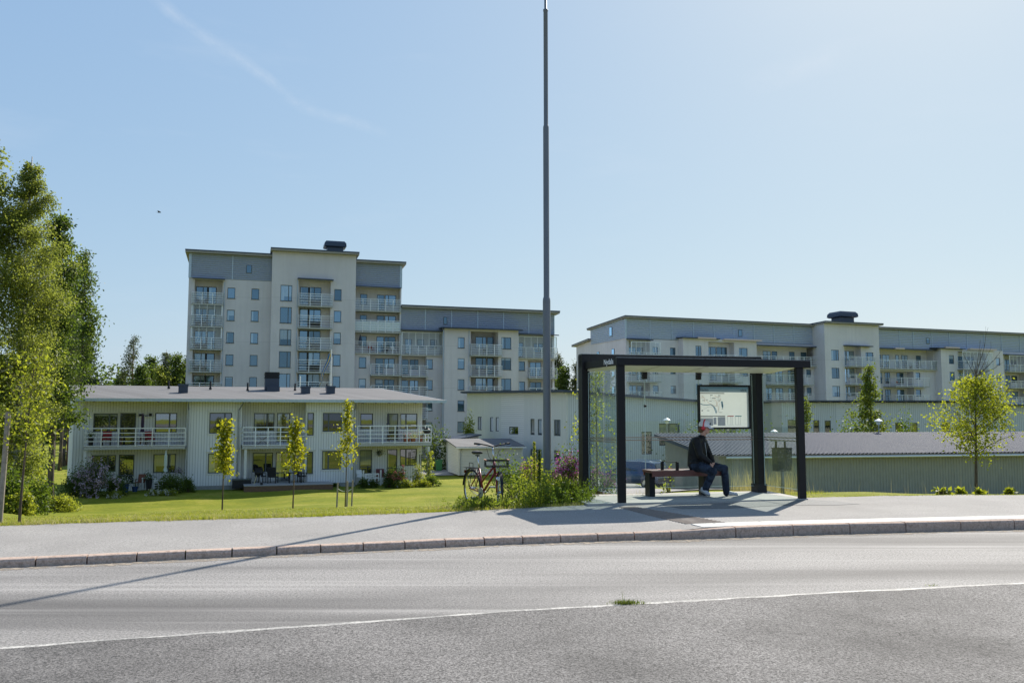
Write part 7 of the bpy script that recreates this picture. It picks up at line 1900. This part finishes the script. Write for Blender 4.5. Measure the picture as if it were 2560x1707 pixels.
# garden planting in front of the house
for i, (k, px, y, r, h, n_, fl, leaf, lab) in enumerate((
        (k3, 440, -2.6, (1.5, .9), 1.85, 5200, (2000, .10, M['lilac'], .25), 'dark_leaf', 'large lilac bush covered in pale purple flowers at the left end of the low house'),
        (k3, 215, -1.8, (.8, .8), 1.3, 2200, None, 'dark_leaf', 'dark bush at the left corner of the low house'),
        (k3, 690, -2.4, (.7, .5), .95, 1500, None, 'dark_leaf', 'dark leafy bush right of the lilac'),
        (k3, 1340, -2.6, (.95, .6), 1.05, 2600, None, 'bush_leaf', 'dense green bush over the white lattice planter'),
        (k3, 1530, -2.0, (.45, .4), .8, 1300, None, 'bush_leaf', 'small bush at the corner of the boarded bay'),
        (k3, 690, -3.6, (.5, .3), .42, 700, (260, .07, M['white_flower'], .2), 'weed_leaf', 'low pale plant bed in front of the dark bush'),
        (k3, 1140, -3.4, (.5, .3), .34, 500, (300, .06, M['white_flower'], .2), 'weed_leaf', 'low white flowers left of the planter'),
        (k3, 1300, -3.6, (.7, .3), .34, 700, (300, .06, M['white_flower'], .2), 'weed_leaf', 'low white flowers in front of the planter'),
        (k4, 1730, -2.4, (.75, .6), 1.2, 2000, (500, .08, M['rosy'], .5), 'bush_leaf', 'reddish flowering bush in front of the right ground floor flat'),
        (k4, 1625, -2.0, (.5, .5), .95, 1500, None, 'dark_leaf', 'dark bush right of the white gate'),
        (k4, 1930, -2.0, (.45, .4), 1.35, 1100, (260, .08, M['white_flower'], .4), 'weed_leaf', 'tall white rose bush beside the trellis tower'),
        (k4, 1345, -2.0, (.35, .3), .62, 900, None, 'bush_leaf', 'small green bush left of the white gate'),
        (k4, 1450, -2.0, (.4, .3), .5, 900, None, 'bush_leaf', 'small green bush at the foot of the white gate'),
        (k4, 1800, -3.0, (.8, .4), .5, 1500, (140, .06, M['white_flower'], .3), 'weed_leaf', 'low mixed bed in front of the reddish bush'),
        (k4, 1960, -3.0, (.8, .4), .4, 1300, None, 'fresh_leaf', 'bright low plants in front of the trellis tower'),
        (k4, 2080, -2.6, (.7, .4), .62, 1500, None, 'bush_leaf', 'round green plants at the right corner of the garden bed'),
        (k4, 870, -.5, (.5, .25), .28, 500, None, 'dry_grass', 'dry low plants at the wall right of the wooden terrace'),
        (k4, 1020, -.5, (.45, .25), .26, 500, None, 'bush_leaf', 'low green plants at the wall below the middle window'))):
    p = fr_at(k, px, 1200, y); b = Vector((p.x, p.y, terrain(p.x, p.y) - .03)); bush('garden_bush', lab, 'bush', b, (r[0], r[1], h), n_, .10, M[leaf], 220 + i, fl=fl, clumps=40, group='plants in the garden beds')
# flag pole with pennant behind the low roof
p = at(1445 * .26782 + 440, 965, 78); b = Vector((p.x, 78, terrain(p.x, 78)))
T = thing('flag_pole', 'white flag pole with a long blue and yellow pennant in front of the tall block', 'flag pole', b); zt_ = height(827, 877, 78, b)
MB().lathe([(.07, -.1), (.045, zt_), (.06, zt_), (.06, zt_ + .1), (0, zt_ + .12)], n=10).build('pole', M['white'], T)
for name, k0, k1, col in (('pennant', 0, .38, (.03, .12, .30)), ('pennant_stripe', .38, .62, (.62, .44, .03)), ('pennant', .62, 1, (.03, .12, .30))):
    m_ = MB(); vs = []
    for i in range(15):
        t_ = i / 14; z = zt_ - .25 - t_ * 3.05; x = -.06 - 1.02 * t_ ** .9 + .05 * math.sin(t_ * 9); wd_ = lerp(.42, .05, t_)
        for q in (k0, k1): vs.append((x + (q - .5) * wd_, .12 * math.sin(t_ * 6 + q), z))
    m_.add(vs, [(i * 2, i * 2 + 1, i * 2 + 3, i * 2 + 2) for i in range(14)]); m_.build(name, plain('pennant_' + name + str(k0), col, .8), T)
p = at(440 + 1160 * .26782, 955, 80); b = Vector((p.x, 80, terrain(p.x, 80)))
m_ = MB(); m_.lathe([(.05, -.1), (.045, height(751, 940, 80, b)), (0, height(751, 940, 80, b))], n=8); tag(m_.build('white_post', M['white'], loc=b), 'short white pole top showing above the low roof left of the flag', 'pole')
# navy closed parasol on the tall block
X, Yw = FA.world(20.75 + .35, .4); T = thing('parasol', 'closed navy parasol on a balcony of the tall block', 'parasol', (X, Yw, 10.16 - .05))
MB().lathe([(.02, 0), (.02, 2.3), (0, 2.3)], n=8).build('pole', M['white'], T); MB().lathe([(.02, 2.4), (.12, 2.1), (.30, 1.25), (.34, 1.05), (0, 1.1)], n=12).build('canopy', M['navy'], T)
# park lamps behind the garages
for px, yt, Y, lab in ((1667, 1044, 66, 'park lamp seen through the shelter glass left of the route map'), (2196, 1046, 64, 'park lamp in front of the pointed tree behind the garage roof'), (1935, 1073, 70, 'park lamp seen through the right side glass above the litter bin')):
    p = at(px, yt, Y); b = Vector((p.x, Y, terrain(p.x, Y))); h = p.z - b.z; T = thing('park_lamp', lab, 'lamp', b, 0, 'park lamps behind the garages')
    MB().lathe([(.05, -.1), (.04, h - .45), (0, h - .45)], n=8).build('pole', M['steel'], T)
    MB().lathe([(.05, h - .45), (.07, h - .3), (.16, h - .22), (.12, h - .45)], n=12).build('globe', M['white'], T); MB().lathe([(.31, h - .22), (.29, h - .16), (.12, h - .06), (0, h)], n=16).build('shade', M['white'], T)
# low grey fence far beyond the wood
m_ = MB()
for x in axis((-78, -34, 2.2)): m_.box(x + .05, x + 2.15, 164, 164.1, -4.4, -1.5); m_.box(x - .08, x + .08, 163.95, 164.15, -4.4, -1.4)
tag(m_.build('noise_fence', M['wood_grey']), 'long grey fence behind the pale road in the wood', 'fence')
# a bird high over the wood
T = at(398, 531, 70); m_ = MB(); m_.ball((0, 0, 0), (.16, .045, .04), 10, 6); m_.add([(.03, 0, .02), (-.07, 0, .02), (-.10, .10, .10), (-.03, .42, .05), (.05, .12, .10)], [(0, 1, 2, 3, 4)]).add([(.03, 0, .02), (-.07, 0, .02), (-.10, -.10, .10), (-.03, -.42, .05), (.05, -.12, .10)], [(4, 3, 2, 1, 0)]).add([(-.12, 0, 0), (-.26, .05, .01), (-.26, -.05, .01)], [(0, 1, 2)])
tag(m_.build('bird', M['black_matt'], loc=T), 'tiny dark bird in the sky above the trees at the left', 'bird')

# a few chairs and plants on the apartment balconies
for F_, x, y, z, kind, lab in ((FA, 1.0, .5, 15.92, 'chair', 'white chair on the second glazed balcony from the top, far left of the tall block'), (FA, 14.4, -1.2, 10.25, 'plant', 'dark potted plant on the third balcony from the top of the chimney tower'),
        (FA, 22.6, .5, 10.1, 'red', 'red chair beside the navy parasol on the tall block'), (FA, 24.6, .5, 10.1, 'plant', 'potted palm right of the navy parasol on the tall block'), (FA, 25.6, .4, 10.1, 'chair', 'white chair at the right end of the parasol balcony'),
        (FA, 38.0, -1.6, 10.0, 'dark', 'dark chair on the top balcony of the lower wing bay'), (FB, 27.4, .2, 10.22, 'red', 'red chair on the long top balcony left of the right block tower'), (FB, 30.5, .2, 10.22, 'dark', 'dark chair on the long top balcony behind the shelter'),
        (FB, 51.0, .3, 10.13, 'dark', 'dark chair on the top balcony right of the right block tower'), (FB, 58.0, .3, 10.13, 'plant', 'potted plant on the top balcony right of the right block tower'), (FB, 55.0, .2, 7.0, 'red', 'red chair on the second balcony right of the right block tower')):
    X, Yw = F_.world(x, y)
    if kind == 'plant': pot(lab, (X, Yw, z), .28, .5, M['black_matt'], M['dark_leaf'], 120, int(x * 10), cat='plant pot')
    else: chair(lab, (X, Yw, z), F_.yaw + .4, M['white'] if kind == 'chair' else M['black'], {'chair': M['white'], 'red': redc, 'dark': wick}[kind], .6, .95, group='chairs on the apartment balconies')
